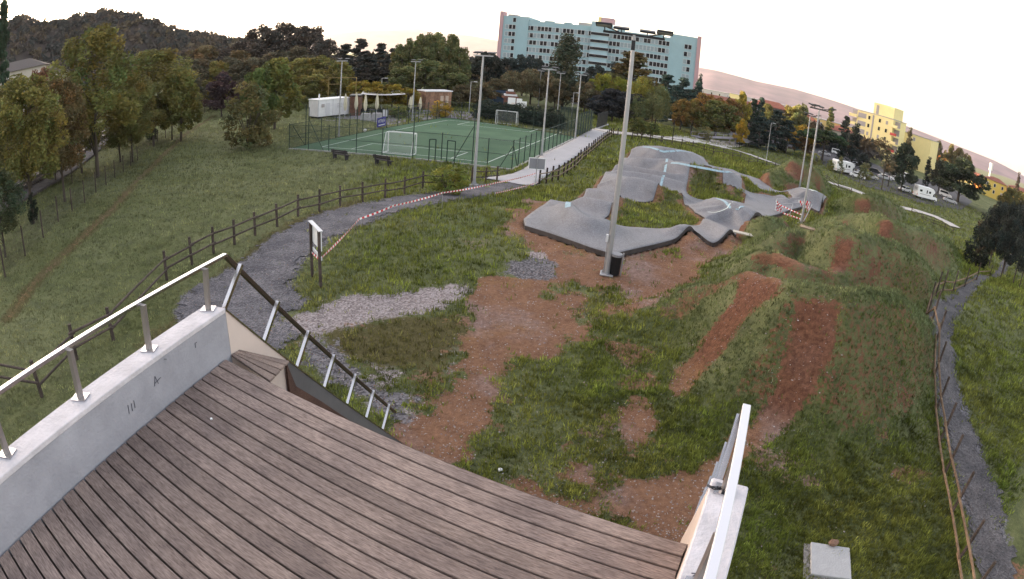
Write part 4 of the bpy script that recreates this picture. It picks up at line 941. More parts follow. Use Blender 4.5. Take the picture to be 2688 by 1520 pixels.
lamp('thin dark pole in the far lawn', VC(570, 1000), (1700 + 580 / 5, 150 + 870 / 5), 1, M_DARKM)
lamp('lamp above the yellow shrub row behind the parasols', polar(1000, 260, 104), (998, 205))
lamp('lamp right of the wooden kiosk', polar(1232, 280, 100), (1233, 214))
# bin at the mast
p = site(1612, 725)[:2]; bn = thing('litter_bin', 'black cylindrical litter bin with plastic liner at the foot of the tall mast', 'litter bin', (*p, drop(*p)))
o = MB()
for k in range(14):
    a, b = 2 * math.pi * k / 14, 2 * math.pi * (k + .8) / 14; o.slab([(math.cos(a) * .2, math.sin(a) * .2, .08), (math.cos(b) * .2, math.sin(b) * .2, .08), (math.cos(b) * .23, math.sin(b) * .23, .9), (math.cos(a) * .23, math.sin(a) * .23, .9)], (0, 0, .001))
o.bar((0, 0, .05), (0, 0, .88), .19, n=14, w2=.21); o.build('body', M_BLACK, bn)
o = MB(); o.bar((0, 0, .85), (0, 0, .95), .235, n=14); o.build('liner_rim', mat('grey bin liner', (.2, .2, .22), .5), bn)
o = MB(); o.bar((.25, 0, 0), (.27, 0, 1.0), .025); o.build('stand_post', M_GALV, bn)
# signs
def sign_near():
    a, b = site(842, 756)[:2], site(820, 727)[:2]; d = (b - a); L = np.linalg.norm(d); rz = math.atan2(d[1], d[0])
    t = thing('notice_board', 'white notice board on two timber posts where the barrier tape begins', 'notice board', (*a, drop(*a)), rz)
    h = float(height_at(840, 607, np.array([*a, drop(*a)])))
    for x in (0, L): o = MB(); o.bar((x, 0, -.2), (x, 0, h), .05); o.build('post', M_RAILW, t)
    o = MB(); o.box((L / 2, -.07, h - .38), (L + .16, .03, .72)); o.build('board', M_WHITE, t, bevel=.005)
    o = MB(); o.box((L / 2, -.03, h + .03), (L + .3, .16, .03)); o.build('cap', M_WHITED, t); o = MB(); o.box((L / 2, -.06, h - 1.02), (L + .2, .04, .12)); o.build('cross_slat', M_WHITED, t)
    return a, b, h
sa_, sb_, sh_ = sign_near()
p = VB(775, 1440)[:2]; t = thing('information_sign', 'grey backed metal sign with white rim beside the path fence', 'sign', (*p, drop(*p)), R(5))
hs_ = float(height_at(1250 + 800 / 5, 200 + 1075 / 5, np.array([*p, drop(*p)])))
o = MB(); o.bar((0, 0, 0), (0, 0, hs_), .035, n=6); o.build('post', M_GALV, t); o = MB(); o.box((0, .05, hs_ - .45), (1.25, .02, .84)); o.build('panel', mat('grey sign back', (.25, .25, .28), .5, metal=.3), t)
o = MB()
for x in (-.62, .62): o.box((x, .05, hs_ - .45), (.05, .04, .9))
for z in (-.02, -.88): o.box((0, .05, hs_ + z), (1.29, .04, .05))
o.build('rim', M_WHITE, t)
def tapemat():
    m, n, l, b = nmat('red and white barrier tape'); at = n.new('ShaderNodeAttribute'); at.attribute_name = 'along'
    mu = n.new('ShaderNodeMath'); mu.operation = 'FRACT'; l.new(at.outputs['Fac'], mu.inputs[0]); g = n.new('ShaderNodeMath'); g.operation = 'GREATER_THAN'; g.inputs[1].default_value = .5; l.new(mu.outputs[0], g.inputs[0])
    x = n.new('ShaderNodeMix'); x.data_type = 'RGBA'; x.inputs[6].default_value = (.82, .80, .80, 1); x.inputs[7].default_value = (.55, .02, .03, 1); l.new(g.outputs[0], x.inputs[0]); l.new(x.outputs[2], b.inputs['Base Color']); b.inputs['Roughness'].default_value = .4; return m
M_TAPE = tapemat()
def tape(label, pts, w=.085, period=.34, name='barrier_tape', parent=None, sag=.04):
    P_ = []
    for a, b in zip(pts[:-1], pts[1:]):
        L = np.linalg.norm(np.subtract(b, a)); n_ = max(2, int(L / .25))
        for k in range(n_):
            t = k / n_; P_.append(np.asarray(a) * (1 - t) + np.asarray(b) * t - np.array([0, 0, sag * 4 * t * (1 - t) * min(L, 6) / 4]))
    P_.append(np.asarray(pts[-1])); P_ = np.array(P_); s = np.concatenate([[0], np.cumsum(np.linalg.norm(np.diff(P_, axis=0), axis=1))])
    tw = np.array([[math.sin(v * 1.3) * .012, 0, w / 2] for v in s]); V = np.concatenate([P_ - tw, P_ + tw]); n_ = len(P_)
    F = np.array([(i, i + 1, n_ + i + 1, n_ + i) for i in range(n_ - 1)]); o0 = P_[0] if parent is None else np.zeros(3)
    me = npmesh(name, V - o0, F); at = me.attributes.new('along', 'FLOAT', 'POINT'); at.data.foreach_set('value', np.concatenate([s, s]).astype(np.float32) / period); me.materials.append(M_TAPE)
    o = link(name, me, parent)
    if parent is None: o.location = tuple(o0); tag(o, label, 'barrier tape')
    return o
def gz(p, h): return np.array([p[0], p[1], drop(*p[:2]) + h])
st1, st2, st3 = V1(1175, 840)[:2], V1(1530, 760)[:2], VB(770, 1440)[:2]
tape('long red and white tape from the notice board along the gravel path to the sign', [gz(sb_, 1.0), gz(sa_, 1.1), gz(V1(620, 1010)[:2], .75), gz(V1(850, 940)[:2], .95), gz(st1, .95), gz(st2, .95), gz(st3, 1.0)])
tape('lower short run of red and white tape closing the path beside the sign', [gz(st2, .25), gz(VB(810, 1415)[:2], .15)])
for k, (q, lb) in enumerate(((st1, 'thin stake holding the tape in the middle of the gravel path'), (st2, 'thin stake holding both tapes before the concrete path'))):
    o = MB(); o.bar((0, 0, -.1), (0, 0, 1.05), .012, n=5); s_ = o.build('tape_stake', M_GALV); s_.location = (*q, drop(*q)); tag(s_, lb, 'stake', 'stakes holding the tape')
# taped barrier at the right mast
V8 = vw(2020, 520, 10.286)
a, b, c = V8(130, 430)[:2], V8(830, 640)[:2], V8(900, 640)[:2]
bz = float(zb(*a)); br = thing('crowd_barrier', 'leaning metal barrier wrapped in red and white tape at the foot of the right masts', 'barrier', (a[0], a[1], bz))
a3, b3 = np.array([0, 0, .25]), np.array([*(b - a), .1]); up = np.array([.15, .25, 1.15])
dd = np.array([*(b - a), 0]); dd /= np.linalg.norm(dd)
for p_, q_ in (((0, 0, .15), (0, 0, 1.35)), (tuple(b3), tuple(b3 + (0, 0, 1.5)))): o = MB(); o.bar(p_, q_, .03, n=6); o.build('frame_post', M_WHITED, br)
for z0, z1 in ((1.3, 1.75), (.75, 1.3)): o = MB(); o.bar((0, 0, z0), tuple(b3 * (.93, .93, 0) + (0.2, .9, z1 + .2)), .025, n=6); o.build('rail', M_GALV, br)
o = MB(); o.bar(tuple(b3 * .55 + (0, 0, .1)), tuple(b3 * .62 + (.2, .4, 1.2)), .03, n=6); o.build('brace', M_GALV, br)
o = MB(); o.bar(tuple(b3 + (.25, -.1, .1)), tuple(b3 + (1.1, .5, 1.5)), .035, n=6); o.build('brace', M_GALV, br)
tape('', [(0, 0, .95), tuple(b3 + (0, 0, .62))], name='tape_band', parent=br, period=.3, w=.10); tape('', [(0, 0, .35), tuple(b3 + (0, 0, .25))], name='tape_band', parent=br, period=.3, w=.12)
for (x, y, z) in ((.05, 0, 1.0), (.2, .05, .75), (.1, 0, .5)): tape('', [(x - .15, y - .05, z + .15), (x + .4, y + .05, z - .15), (x, y - .05, z - .2), (x + .5, y, z - .3)], name='tape_band', parent=br, period=.3, w=.16)
for (x, y, z) in ((-.2, .3, 1.55), (.45, .35, 1.45), (.5, .3, 1.2), (.4, .2, 1.65)): tape('', [tuple(b3 + (x - .2, y, z + .1)), tuple(b3 + (x + .35, y, z)), tuple(b3 + (x, y - .1, z - .2))], name='tape_band', parent=br, period=.3, w=.2)
# planks dumped on the mounds, painted strips on the asphalt
for k, (px, L, rz, lb) in enumerate((((1325, 1315), 1.9, R(-22), 'pale plank lying at the edge of the pump track beside the weeds'), ((2150, 1245), 1.2, R(-30), 'pale board end showing on the grassy mound behind the dirt face'))):
    p = hit(1700 + px[0] / 5, 360 + px[1] / 5); o = MB(); o.box((0, 0, .1), (L, .3, .06)); q = o.build('plank', M_RAILW2 if k else mat('pale plank', (.55, .5, .42), .8, var=.2), bevel=.005); q.location = (*p, drop(*p) + .04); q.rotation_euler = (R(8), 0, rz); tag(q, lb, 'plank')
def stripe(pts, w, m, lift=.02, nm='painted_line'):
    P_ = smooth3(np.array([VEp(p[0], p[1], p[2] * 1.25) for p in pts])); o = MB(); L_ = []
    for a, b in zip(P_[:-1], P_[1:]):
        n_ = max(1, int(np.linalg.norm(b - a) / .4))
        for k in range(n_): L_.append(a + (b - a) * k / n_)
    L_.append(P_[-1]); L_ = np.array(L_); T = np.gradient(L_, axis=0); T /= np.linalg.norm(T, axis=1)[:, None]; N_ = np.stack([-T[:, 1], T[:, 0]], 1) * w / 2
    l, r_ = L_ - N_, L_ + N_; zl, zr_ = pump_z(l[:, 0], l[:, 1]) + lift, pump_z(r_[:, 0], r_[:, 1]) + lift
    for i in range(len(L_) - 1): o.face([(*l[i], zl[i]), (*l[i + 1], zl[i + 1]), (*r_[i + 1], zr_[i + 1]), (*r_[i], zr_[i])])
    return o.build(nm, m, pump)
def VEp(X, Y, h): return V2(X, Y, .3 + h)[:2]
for pts, m, w in (([(497, 492, .4), (486, 515, .4), (484, 540, .4)], M_BLUE, .3), ([(1152, 222, .6), (1140, 270, .5), (1128, 310, .5), (1114, 346, .4)], M_BLUE, .22), ([(1178, 222, 1.1), (1300, 228, 1.4), (1430, 252, 1.4), (1550, 284, 1.2), (1600, 310, .7)], M_BLUE, .22), ([(990, 120, 1.0), (1110, 124, 1.4), (1220, 141, 1.3), (1312, 163, .8)], M_BLUE, .2), ([(1480, 478, .65), (1550, 500, .85), (1615, 535, .75), (1655, 572, .45)], M_BLUE, .17), ([(2046, 402, .8), (2122, 420, 1.05), (2176, 444, .85)], M_WLINE, .2), ([(1415, 602, 0), (1470, 614, 0), (1540, 612, 0), (1620, 587, 0)], M_WLINE, .07)): stripe(pts, w, m)
for k in range(3): stripe([(1200 + 12 * k, 665, .15), (1208 + 12 * k, 683, .12)], .07, M_WLINE)
q = V2(1245, 197)[:2]; o = MB(); o.bar((0, 0, .02), (0, 0, .1), .9, .45, n=12); d_ = o.build('drain_cover', M_DARKM, pump); d_.location = (*q, float(pump_z(*q)[0]))
# ------------------------------------------------------------------ the long pale-blue hospital-like block
H_AZ = R(104.8); uH = np.array([math.sin(H_AZ), math.cos(H_AZ)]); nH = np.array([uH[1], -uH[0]])          # nH towards the viewer
if nH @ np.array([0, -1.0]) < 0: nH = -nH
h0 = polar(1312, 110, 287)[:2]
def hotuv(X, Y, off=0.0):                    # facade coordinates of a photo pixel (zoomed view of the block)
    v = ray(1290 + X / 4.292, 20 + Y / 4.292); o = h0 + nH * off; A = np.array([[v[0], -uH[0]], [v[1], -uH[1]]]); k, u = np.linalg.solve(A, o); return u, CAM_Z + v[2] * k
HZ0 = -7.0
ho = thing('apartment_block', 'long pale blue multi-storey block with rows of square windows and pink end strips', 'building', (h0[0], h0[1], HZ0), math.atan2(uH[1], uH[0]))
# local: x along the facade, y into the building, z up
M_HOT = mat('pale blue facade panels', (.30, .45, .50), .8, var=.10, vscale=.12)
M_HOT2 = mat('light aqua facade', (.33, .48, .54), .8, var=.08, vscale=.2)
M_PINK = mat('pink painted strip', (.46, .29, .31), .8)
M_HROOF = mat('grey roof edge', (.38, .36, .36), .8)
ysgn = 1.0
yl = np.array([-uH[1], uH[0]])
if yl @ nH > 0: ysgn = -1.0
def hb(name, x0, x1, z0, z1, y0, y1, m, bev=0): o = MB(); o.box(((x0 + x1) / 2, ysgn * (y0 + y1) / 2, (z0 + z1) / 2 - HZ0), (x1 - x0, abs(y1 - y0), z1 - z0)); return o.build(name, m, ho)
uL0, zL = hotuv(140, 90); uLt, _ = hotuv(425, 110); zRoofL = hotuv(430, 150)[1]; uC0, _ = hotuv(1135, 200); uC1, _ = hotuv(1335, 200)
zC = hotuv(1150, 155)[1]; zRoofR = hotuv(1780, 305)[1]; uRt, _ = hotuv(2015, 320); uR1, zR = hotuv(2325, 330); zRt = hotuv(2020, 292)[1]
D_ = 16.0
hb('wall', uL0, uLt, HZ0 - 8, zL, 0, D_, M_HOT); hb('wall', uLt + .01, uC0, HZ0 - 8, zRoofL, .3, D_, M_HOT)
hb('wall', uC1, uRt, HZ0 - 8, zRoofR, .3, D_, M_HOT); hb('wall', uRt + .01, uR1, HZ0 - 8, zRt, 0, D_, M_HOT)
hb('stair_tower', uC0, uC1, HZ0 - 8, zC, -1.6, D_ - 3, M_HOT2)
hb('end_strip', uL0 - 1.7, uL0 - .01, HZ0 - 8, hotuv(140, 42)[1], -.6, 5, M_PINK); hb('end_strip', uR1 + .01, uR1 + 1.8, HZ0 - 8, hotuv(2345, 325)[1], -.6, 5, M_PINK)
pz0, pz1 = hotuv(980, 162)[1], zRoofL
hb('penthouse', hotuv(978, 170)[0], uC0 - .05, pz1, pz0, 1.2, 9, M_HROOF); hb('roof_box', hotuv(182, 80)[0], hotuv(275, 80)[0], zL, hotuv(200, 72)[1], 1, 8, M_HROOF)
hb('roof_box', hotuv(1235, 120)[0], hotuv(1375, 120)[0], zC + .01, hotuv(1250, 108)[1], 1.5, 9, M_PINK); hb('roof_box', hotuv(1200, 110)[0], hotuv(1232, 110)[0], zC + .01, hotuv(1210, 100)[1], 2, 6, mat('sunlit yellow box', (.70, .58, .25), .8))
for a, b in ((430, 530), (600, 700), (820, 900)): hb('parapet_step', hotuv(a, 150)[0], hotuv(b, 150)[0], zRoofL, zRoofL + .7, .25, 4, M_HOT)
for a, b in ((1420, 1500), (1850, 1950)): hb('parapet_step', hotuv(a, 230)[0], hotuv(b, 230)[0], zRoofR, zRoofR + .7, .25, 4, M_HOT)
cols = [[175, 215, 255], [415, 455, 497, 537, 577, 618, 658, 700, 742, 782, 823, 865, 907, 948, 990, 1030, 1072, 1112], [1350, 1392, 1435, 1480, 1520, 1560, 1603, 1645, 1690, 1735, 1775, 1818, 1862, 1902, 1945, 1987, 2028], [2195, 2237]]
yref = lambda X: np.interp(X, [175, 258, 415, 860, 1112, 1350, 1560, 1735, 2028, 2237], [215, 218, 228, 262, 292, 315, 340, 370, 408, 437])
zw = [hotuv(415, 228)[1], hotuv(1735, 370)[1]]
st_ = abs(hotuv(415, 228)[1] - hotuv(388, 468)[1]) / 3.0
def winmesh(dark, w, h):
    o = MB(); o.cur = 0
    for (cx, cz, sx, sz) in ((0, h / 2 + .09, w + .2, .1), (0, -h / 2 - .09, w + .2, .1), (-w / 2 - .05, 0, .1, h), (w / 2 + .05, 0, .1, h)): o.box((cx, -.05 * ysgn, cz), (sx, .22, sz))
    o.cur = 1; o.box((0, .02 * ysgn, 0), (w, .08, h)); return o.mesh('window', [M_WHITED, mat('black far pane', (.010, .012, .016), .5, spec=.08) if dark else mat('lowered grey shutter', (.27, .34, .37), .7)])
wm_d, wm_l = winmesh(True, 1.45, 2.0), winmesh(False, 1.45, 2.0)
rw_ = random.Random(5); nwin = 0
for gi, cs in enumerate(cols):
    for X in cs:
        u = hotuv(X, float(yref(X)))[0]; z0 = np.interp(X, [175, 2237], [zw[0], zw[1]]) if gi < 2 else zw[1]
        if gi < 2: z0 = zw[0]
        for r_ in range(7 if gi >= 2 else 6):
            if gi == 2 and r_ == 6 and X < 1700: continue
            q = link('window', wm_d if rw_.random() < (.62 if gi != 3 else .5) else wm_l, ho); q.location = (u, ysgn * ((0 if gi in (0, 3) else .3) - .03), z0 - r_ * st_ - HZ0); nwin += 1
q = link('window', wm_d, ho); q.location = (hotuv(262, 140)[0], -ysgn * .03, zw[0] + st_ - HZ0)
bm_ = MB(); bm_.cur = 0; bm_.box((0, 0, 0), (4.2, .3, 1.5)); bm_.cur = 1; bm_.box((0, -.1 * ysgn, 0), (3.9, .3, 1.25)); bme = bm_.mesh('window_band', [M_WHITED, bpy.data.materials['black far pane']])
bs_ = MB(); bs_.cur = 0; bs_.box((0, 0, 0), (1.3, .3, 1.5)); bs_.cur = 1; bs_.box((0, -.1 * ysgn, 0), (1.1, .3, 1.25)); bse = bs_.mesh('window', [M_WHITED, bpy.data.materials['black far pane']])
zb0 = hotuv(1170, 292, 1.6)[1]
for r_ in range(6):
    for X, me in ((1168, bme), (1225, bse), (1282, bme)):
        q = link('window_band' if me is bme else 'window', me, ho); q.location = (hotuv(X, 300, 1.6)[0], -ysgn * 1.65, zb0 - r_ * st_ - HZ0)
# ------------------------------------------------------------------ sunlit apartment house and its neighbours
M_YEL = mat('warm cream render', (.80, .68, .34), .85, var=.05, vscale=.5)
M_ORA = mat('orange render', (.55, .20, .06), .85); M_REDR = mat('red clay roof tiles', (.24, .085, .06), .85, var=.35, vscale=1.5); M_SHUT = mat('grey roller blind', (.34, .31, .31), .7); M_REDP = mat('red awning', (.45, .07, .06), .8)
def block(label, px, dist, top_px, w, d, rz, body, storeys=0, wins=0, roof=None, base_drop=3.0, cat='building', group=None, balc=False, rm=None):
    p = polar(*px, dist); zg = drop(p[0], p[1]); h = float(height_at(*top_px, np.array([p[0], p[1], zg])))
    t = thing('house' if h < 12 else 'apartment_house', label, cat, (p[0], p[1], zg), rz, group)
    hr_ = h if roof is None else h - roof
    o = MB(); o.box((0, 0, hr_ / 2 - base_drop / 2), (w, d, hr_ + base_drop)); o.build('wall', body, t)
    if roof:
        o = MB(); e = .5; A = [(-w / 2 - e, -d / 2 - e, hr_), (w / 2 + e, -d / 2 - e, hr_), (w / 2 + e, d / 2 + e, hr_), (-w / 2 - e, d / 2 + e, hr_)]; k = min(w, d) / 2.2
        r0, r1 = ((-w / 2 + k, 0, h), (w / 2 - k, 0, h)) if w >= d else ((0, -d / 2 + k, h), (0, d / 2 - k, h))
        if w >= d: fs = [[A[0], A[1], r1, r0], [A[2], A[3], r0, r1], [A[1], A[2], r1], [A[3], A[0], r0]]
        else: fs = [[A[1], A[2], r1, r0], [A[3], A[0], r0, r1], [A[0], A[1], r0], [A[2], A[3], r1]]
        for f in fs: o.face(f)
        o.face(A[::-1]); o.build('roof', rm or M_REDR, t)
    else:
        o = MB(); o.box((0, 0, hr_ + .15), (w + .4, d + .4, .3)); o.build('roof_edge', M_HROOF, t)
    for s in range(storeys):
        z = hr_ - 1.9 - s * 3.0
        for k in range(wins):
            x = -w / 2 + w * (k + .5) / wins
            for face, (cx, cy, sx, sy) in enumerate(((x, -d / 2, 1.1, .12),)):
                o = MB(); o.cur = 0; o.box((cx, cy - .02, z), (1.3, .12, 1.65)); o.cur = 1; o.box((cx, cy - .06, z), (1.0, .12, 1.4)); o.build('window', [M_WHITED, M_GLASS if (k + s) % 3 else M_SHUT], t)
    return t, h, hr_
VDs = lambda X, Y: (2173 + X / 5, 230 + Y / 5)
ap, ah, ahr = block('sunlit cream six-storey apartment house with balconies at the right', VDs(660, 800), 262, VDs(760, 395), 18.5, 15, R(-60), M_YEL)
# stair head and balconies of the apartment house
AW, AD = 18.5, 15.0
o = MB(); o.box((2.6, .5, ahr + 2.6), (10.5, 10.5, 5.2)); o.build('roof_house', M_YEL, ap); o = MB(); o.box((-.6, -4.82, ahr + 2.4), (1.3, .12, 3.8)); o.build('roof_window', M_SHUT, ap)
for k in range(6):
    z = ahr - 2.0 - k * 3.4
    for x, w_, dark in ((-10.9, 4.0, 0), (10.4, 3.2, 1)):
        o = MB(); o.box((x, -AD / 2 + .9, z - 1.2), (w_, 3.8, .24)); o.build('balcony_floor', M_YEL, ap); o = MB(); o.box((x, -AD / 2 - 1.0, z - .6), (w_, .1, 1.1)); o.build('balcony_rail', M_REDP if (dark and k in (1, 3)) else M_YEL, ap)
        o = MB(); o.box((x, -AD / 2 + 2.4, z + .3), (w_ - .3, .3, 2.6)); o.build('blind', M_SHUT, ap)
    for x in (-6.6,):
        o = MB(); o.box((x, -AD / 2 - .03, z + .1), (4.2, .1, 2.0)); o.build('loggia', M_SHUT, ap)
    for x in (-2.9, 2.6, 6.2):
        o = MB(); o.cur = 0; o.box((x, -AD / 2 - .02, z), (1.4, .14, 1.9)); o.cur = 1; o.box((x, -AD / 2 - .07, z), (1.0, .14, 1.5)); o.build('window', [M_YEL, M_SHUT if (k + int(x * 3)) % 3 == 0 else M_GLASS], ap)
o = MB(); o.box((-.9, -AD / 2 - .05, ahr - 10), (.7, .2, 19)); o.build('drain_strip', M_SHUT, ap)
for x, m, w_ in ((-9.0, M_REDP, 4.0), (-5.8, M_ORA, 1.6), (-4.0, M_REDP, 1.3), (-2.4, M_ORA, 1.2)): o = MB(); o.box((x, -AD / 2 - .2, ahr - 21.5), (w_, .4, 4.6)); o.build('shop_front', m, ap)
block('smaller cream house wall with one window right of the apartment house', VDs(1170, 800), 275, VDs(1150, 625), 18, 12, R(-58), M_YEL, 1, 1)
block('house with red hipped roof and arched porch behind the cypress', VDs(180, 640), 235, VDs(180, 500), 14, 12, R(-30), mat('pale stucco', (.5, .44, .36), .85), 2, 3, 2.2)
block('orange low house glowing in the sun behind the umbrella pine', VDs(1390, 900), 300, VDs(1390, 855), 14, 8, R(-40), M_ORA, 1, 2)
block('yellow house with red roof at the right edge of the town', VDs(2190, 1270), 290, VDs(2200, 1180), 13, 10, R(-45), mat('bright yellow render', (.62, .47, .12), .85), 2, 3, 1.6)
block('orange house at the far right edge beside the cypress', VDs(2530, 1390), 280, VDs(2540, 1310), 14, 10, R(-45), mat('deep yellow render', (.6, .40, .10), .85), 2, 3, 1.4)
block('low far red-roofed block under the mountain', (1700 + 1290 / 5, 150 + 610 / 5), 300, (1700 + 1290 / 5, 150 + 575 / 5), 60, 14, R(-8), mat('warm far wall', (.45, .2, .1), .85), 0, 0, 2.5)
block('long pale block with a row of windows under the mountain', (1700 + 1370 / 5, 150 + 590 / 5), 420, (1700 + 1370 / 5, 150 + 540 / 5), 78, 14, R(-8), mat('far pale wall', (.5, .47, .48), .85), 1, 14)
block('narrow sunlit tower wall at the end of the long pale block', (1700 + 1175 / 5, 150 + 570 / 5), 380, (1700 + 1175 / 5, 150 + 492 / 5), 9, 9, R(-30), M_YEL)
block('grey twin-gabled house front behind the dark cedar', (1700 + 1610 / 5, 150 + 680 / 5), 210, (1700 + 1600 / 5, 150 + 572 / 5), 14, 9, R(-20), mat('dim plum wall', (.22, .17, .17), .85), 2, 4, 2.0)
block('white house with red roof left of the right masts', (1700 + 1870 / 5, 150 + 760 / 5), 230, (1700 + 1870 / 5, 150 + 680 / 5), 22, 10, R(-25), mat('white stucco', (.6, .57, .55), .85), 2, 5, 2.4)
block('long low sunlit yellow house behind the right masts', (1700 + 2180 / 5, 150 + 850 / 5), 240, (1700 + 2180 / 5, 150 + 790 / 5), 34, 9, R(-28), mat('yellow stucco', (.62, .46, .18), .85), 1, 6)
block('pale house with dark roof seen through the left trees', (50, 200), 120, (45, 160), 13, 9, R(40), mat('cream stucco', (.42, .38, .34), .85), 2, 4, 2.0, rm=mat('dim brown roof', (.10, .085, .08), .9))
block('second pale house right of the first behind the left trees', (130, 200), 118, (128, 172), 7, 8, R(40), mat('off white stucco', (.5, .46, .42), .85), 2, 2, 1.6, rm=bpy.data.materials['dim brown roof'])
for k in range(14):                          # far valley roofs
    px_ = (2480 + k * 15 + random.uniform(-5, 5), 470 + k * 5 + random.uniform(-8, 12)); dist = random.uniform(330, 620)
    p = polar(*px_, dist); zg = drop(p[0], p[1]); w_, d_, hh_ = random.uniform(10, 22), random.uniform(9, 13), random.uniform(6, 11)
    t = thing('house', 'small sunlit house in the far valley at the right edge', 'building', (p[0], p[1], zg), random.uniform(-1, .2), 'far valley houses')
    o = MB(); o.box((0, 0, hh_ / 2), (w_, d_, hh_)); o.build('wall', random.choice([M_YEL, M_ORA, bpy.data.materials['yellow stucco'], bpy.data.materials['white stucco']]), t)
    o = MB(); o.slab([(-w_ / 2 - .4, -d_ / 2 - .4, hh_), (w_ / 2 + .4, -d_ / 2 - .4, hh_), (w_ / 2 + .4, 0, hh_ + 2), (-w_ / 2 - .4, 0, hh_ + 2)], (0, 0, .25)); o.slab([(-w_ / 2 - .4, 0, hh_ + 2), (w_ / 2 + .4, 0, hh_ + 2), (w_ / 2 + .4, d_ / 2 + .4, hh_), (-w_ / 2 - .4, d_ / 2 + .4, hh_)], (0, 0, .25)); o.build('roof', M_REDR, t)
    for x in (-.25, .25): o = MB(); o.box((w_ * x, -d_ / 2, hh_ * .6), (1.2, .14, 1.5)); o.build('window', M_GLASS, t)
p = polar(*VDs(2140, 1060), 420); zg = drop(*p[:2]); hh_ = float(height_at(*VDs(2145, 990), np.array([p[0], p[1], zg]))); t = thing('water_tower', 'white slender tower on the far valley skyline', 'tower', (p[0], p[1], zg)); o = MB(); o.bar((0, 0, 0), (0, 0, hh_ - 5), .7, n=8); o.build('shaft', M_WHITED, t); o = MB(); o.bar((0, 0, hh_ - 5), (0, 0, hh_), 1.5, n=10); o.build('tank', M_WHITED, t)
# ------------------------------------------------------------------ cafe corner by the pitch
a, b = VA(470, 560)[:2], VA(880, 515)[:2]; d = b - a; L = float(np.linalg.norm(d)); rz = math.atan2(d[1], d[0]); L = min(L, 6.6)
cab = thing('site_cabin', 'white box cabin beside the pitch with a small window and a chimney pipe', 'cabin', (*a, float(zb(*a))), rz)
o = MB(); o.box((L / 2, 1.25, 1.5), (L, 2.5, 2.5)); o.build('body', M_WHITED, cab, bevel=.03); o = MB(); o.box((L / 2, 1.25, 2.8), (L + .15, 2.65, .12)); o.build('roof', M_WHITE, cab)
o = MB(); o.box((.9, -.04, 1.9), (.5, .1, .5)); o.build('window', M_SHUT, cab); o = MB(); o.box((1.8, -.03, 1.3), (.75, .05, 1.9)); o.build('door', mat('cabin door', (.5, .5, .53), .6), cab)
for x in (.05, L / 2 - .2, L - .05): o = MB(); o.box((x, -.02, 1.5), (.07, .06, 2.5)); o.build('corner_trim', mat('cabin trim', (.45, .45, .48), .6), cab)
for k in range(3): o = MB(); o.box((L * .68, -.03, 1.5 + .25 * k), (.9, .04, .06)); o.build('vent_slat', mat('cabin vent', (.35, .35, .38), .6), cab)
o = MB(); o.bar((1.0, 1.2, 2.8), (1.0, 1.2, 3.6), .12, n=8); o.build('chimney', M_WHITED, cab)
for x in (.4, L - .4): o = MB(); o.box((x, 1.25, .12), (.5, 2.2, .25)); o.build('footing', M_DARKM, cab)
M_BRN = woodmat('brown board cladding', (.10, .055, .04), (.20, .115, .085), sc=4)
def kiosk(name, label, pa, pb_, h, depth, m, roofm):
    d = pb_ - pa; L = float(np.linalg.norm(d)); t = thing(name, label, 'kiosk', (*pa, float(zb(*pa))), math.atan2(d[1], d[0])); n_ = max(4, int(L / .8))
    o = MB(); o.box((L / 2, depth / 2 + .03, h / 2), (L - .06, depth, h)); o.build('wall', m, t)
    for k in range(n_): o = MB(); o.box((L * (k + .5) / n_, -.01, h / 2), (L / n_ - .05, .05, h - .05)); o.build('board', m, t)
    o = MB(); o.box((L / 2, depth / 2, h + .1), (L + .3, depth + .3, .18)); o.build('roof', roofm, t); return t, L
kiosk('kiosk', 'dark brown boarded kiosk between the white cabin and the parasols', VA(885, 520)[:2], VA(1020, 520)[:2], 3.0, 3, M_BRN, M_DARKM)
k2, kL = kiosk('kiosk', 'boarded wooden kiosk with pale flat roof at the far corner of the pitch', VA(1880, 440)[:2], VA(2215, 435)[:2], 3.1, 3.2, woodmat('tan board cladding', (.16, .095, .065), (.32, .20, .14), sc=4), M_WHITED)
for k in range(2): o = MB(); o.box((kL * (.62 + .2 * k), -.05, 1.3), (kL * .12, .06, 2.2)); o.build('door', mat('pale kiosk door', (.42, .33, .27), .7), k2)
M_CANV = mat('cream parasol canvas', (.52, .48, .36), .85, var=.12, vscale=2.0)
def parasol(foot, top, label, first=None):
    b = np.array([*foot, float(zb(*foot))]); h = max(2.8, float(height_at(*top, b)))
    t = thing('parasol', label, 'parasol', tuple(b), random.uniform(0, 3), 'closed parasols of the cafe')
    o = MB(); o.bar((0, 0, 0), (0, 0, h * .45), .035, n=6); o.build('pole', M_WHITED, t)
    o = MB(); n_ = 10; pr_ = [(.28, .10), (.36, .20), (.5, .27), (.75, .2), (.93, .1), (1.0, .02)]
    vs = []
    for z, r_ in pr_:
        for k in range(n_): a = 2 * math.pi * k / n_; q = r_ * (1.15 if k % 2 else .8); vs.append((q * math.cos(a), q * math.sin(a), h * z))
    fs = [(i * n_ + k, i * n_ + (k + 1) % n_, (i + 1) * n_ + (k + 1) % n_, (i + 1) * n_ + k) for i in range(len(pr_) - 1) for k in range(n_)]
    o._add(vs, fs); o.build('canopy', M_CANV, t)
    return t
PAR = [((825, 540), (838, 225), 'closed cream parasol in front of the right end of the white cabin'), ((968, 525), (983, 210), 'closed cream parasol before the dark brown kiosk'), ((1090, 540), (1110, 235), 'closed cream parasol standing in the left concrete block'), ((1240, 520), (1262, 222), 'closed cream parasol standing in the right concrete block'), ((1675, 520), (1680, 268), 'closed cream parasol left of the mast on the pitch side'), ((1700, 470), (1712, 260), 'closed cream parasol half hidden behind the mast on the pitch side'), ((1810, 500), (1820, 295), 'closed cream parasol before the yellow vine, right of the mast')]
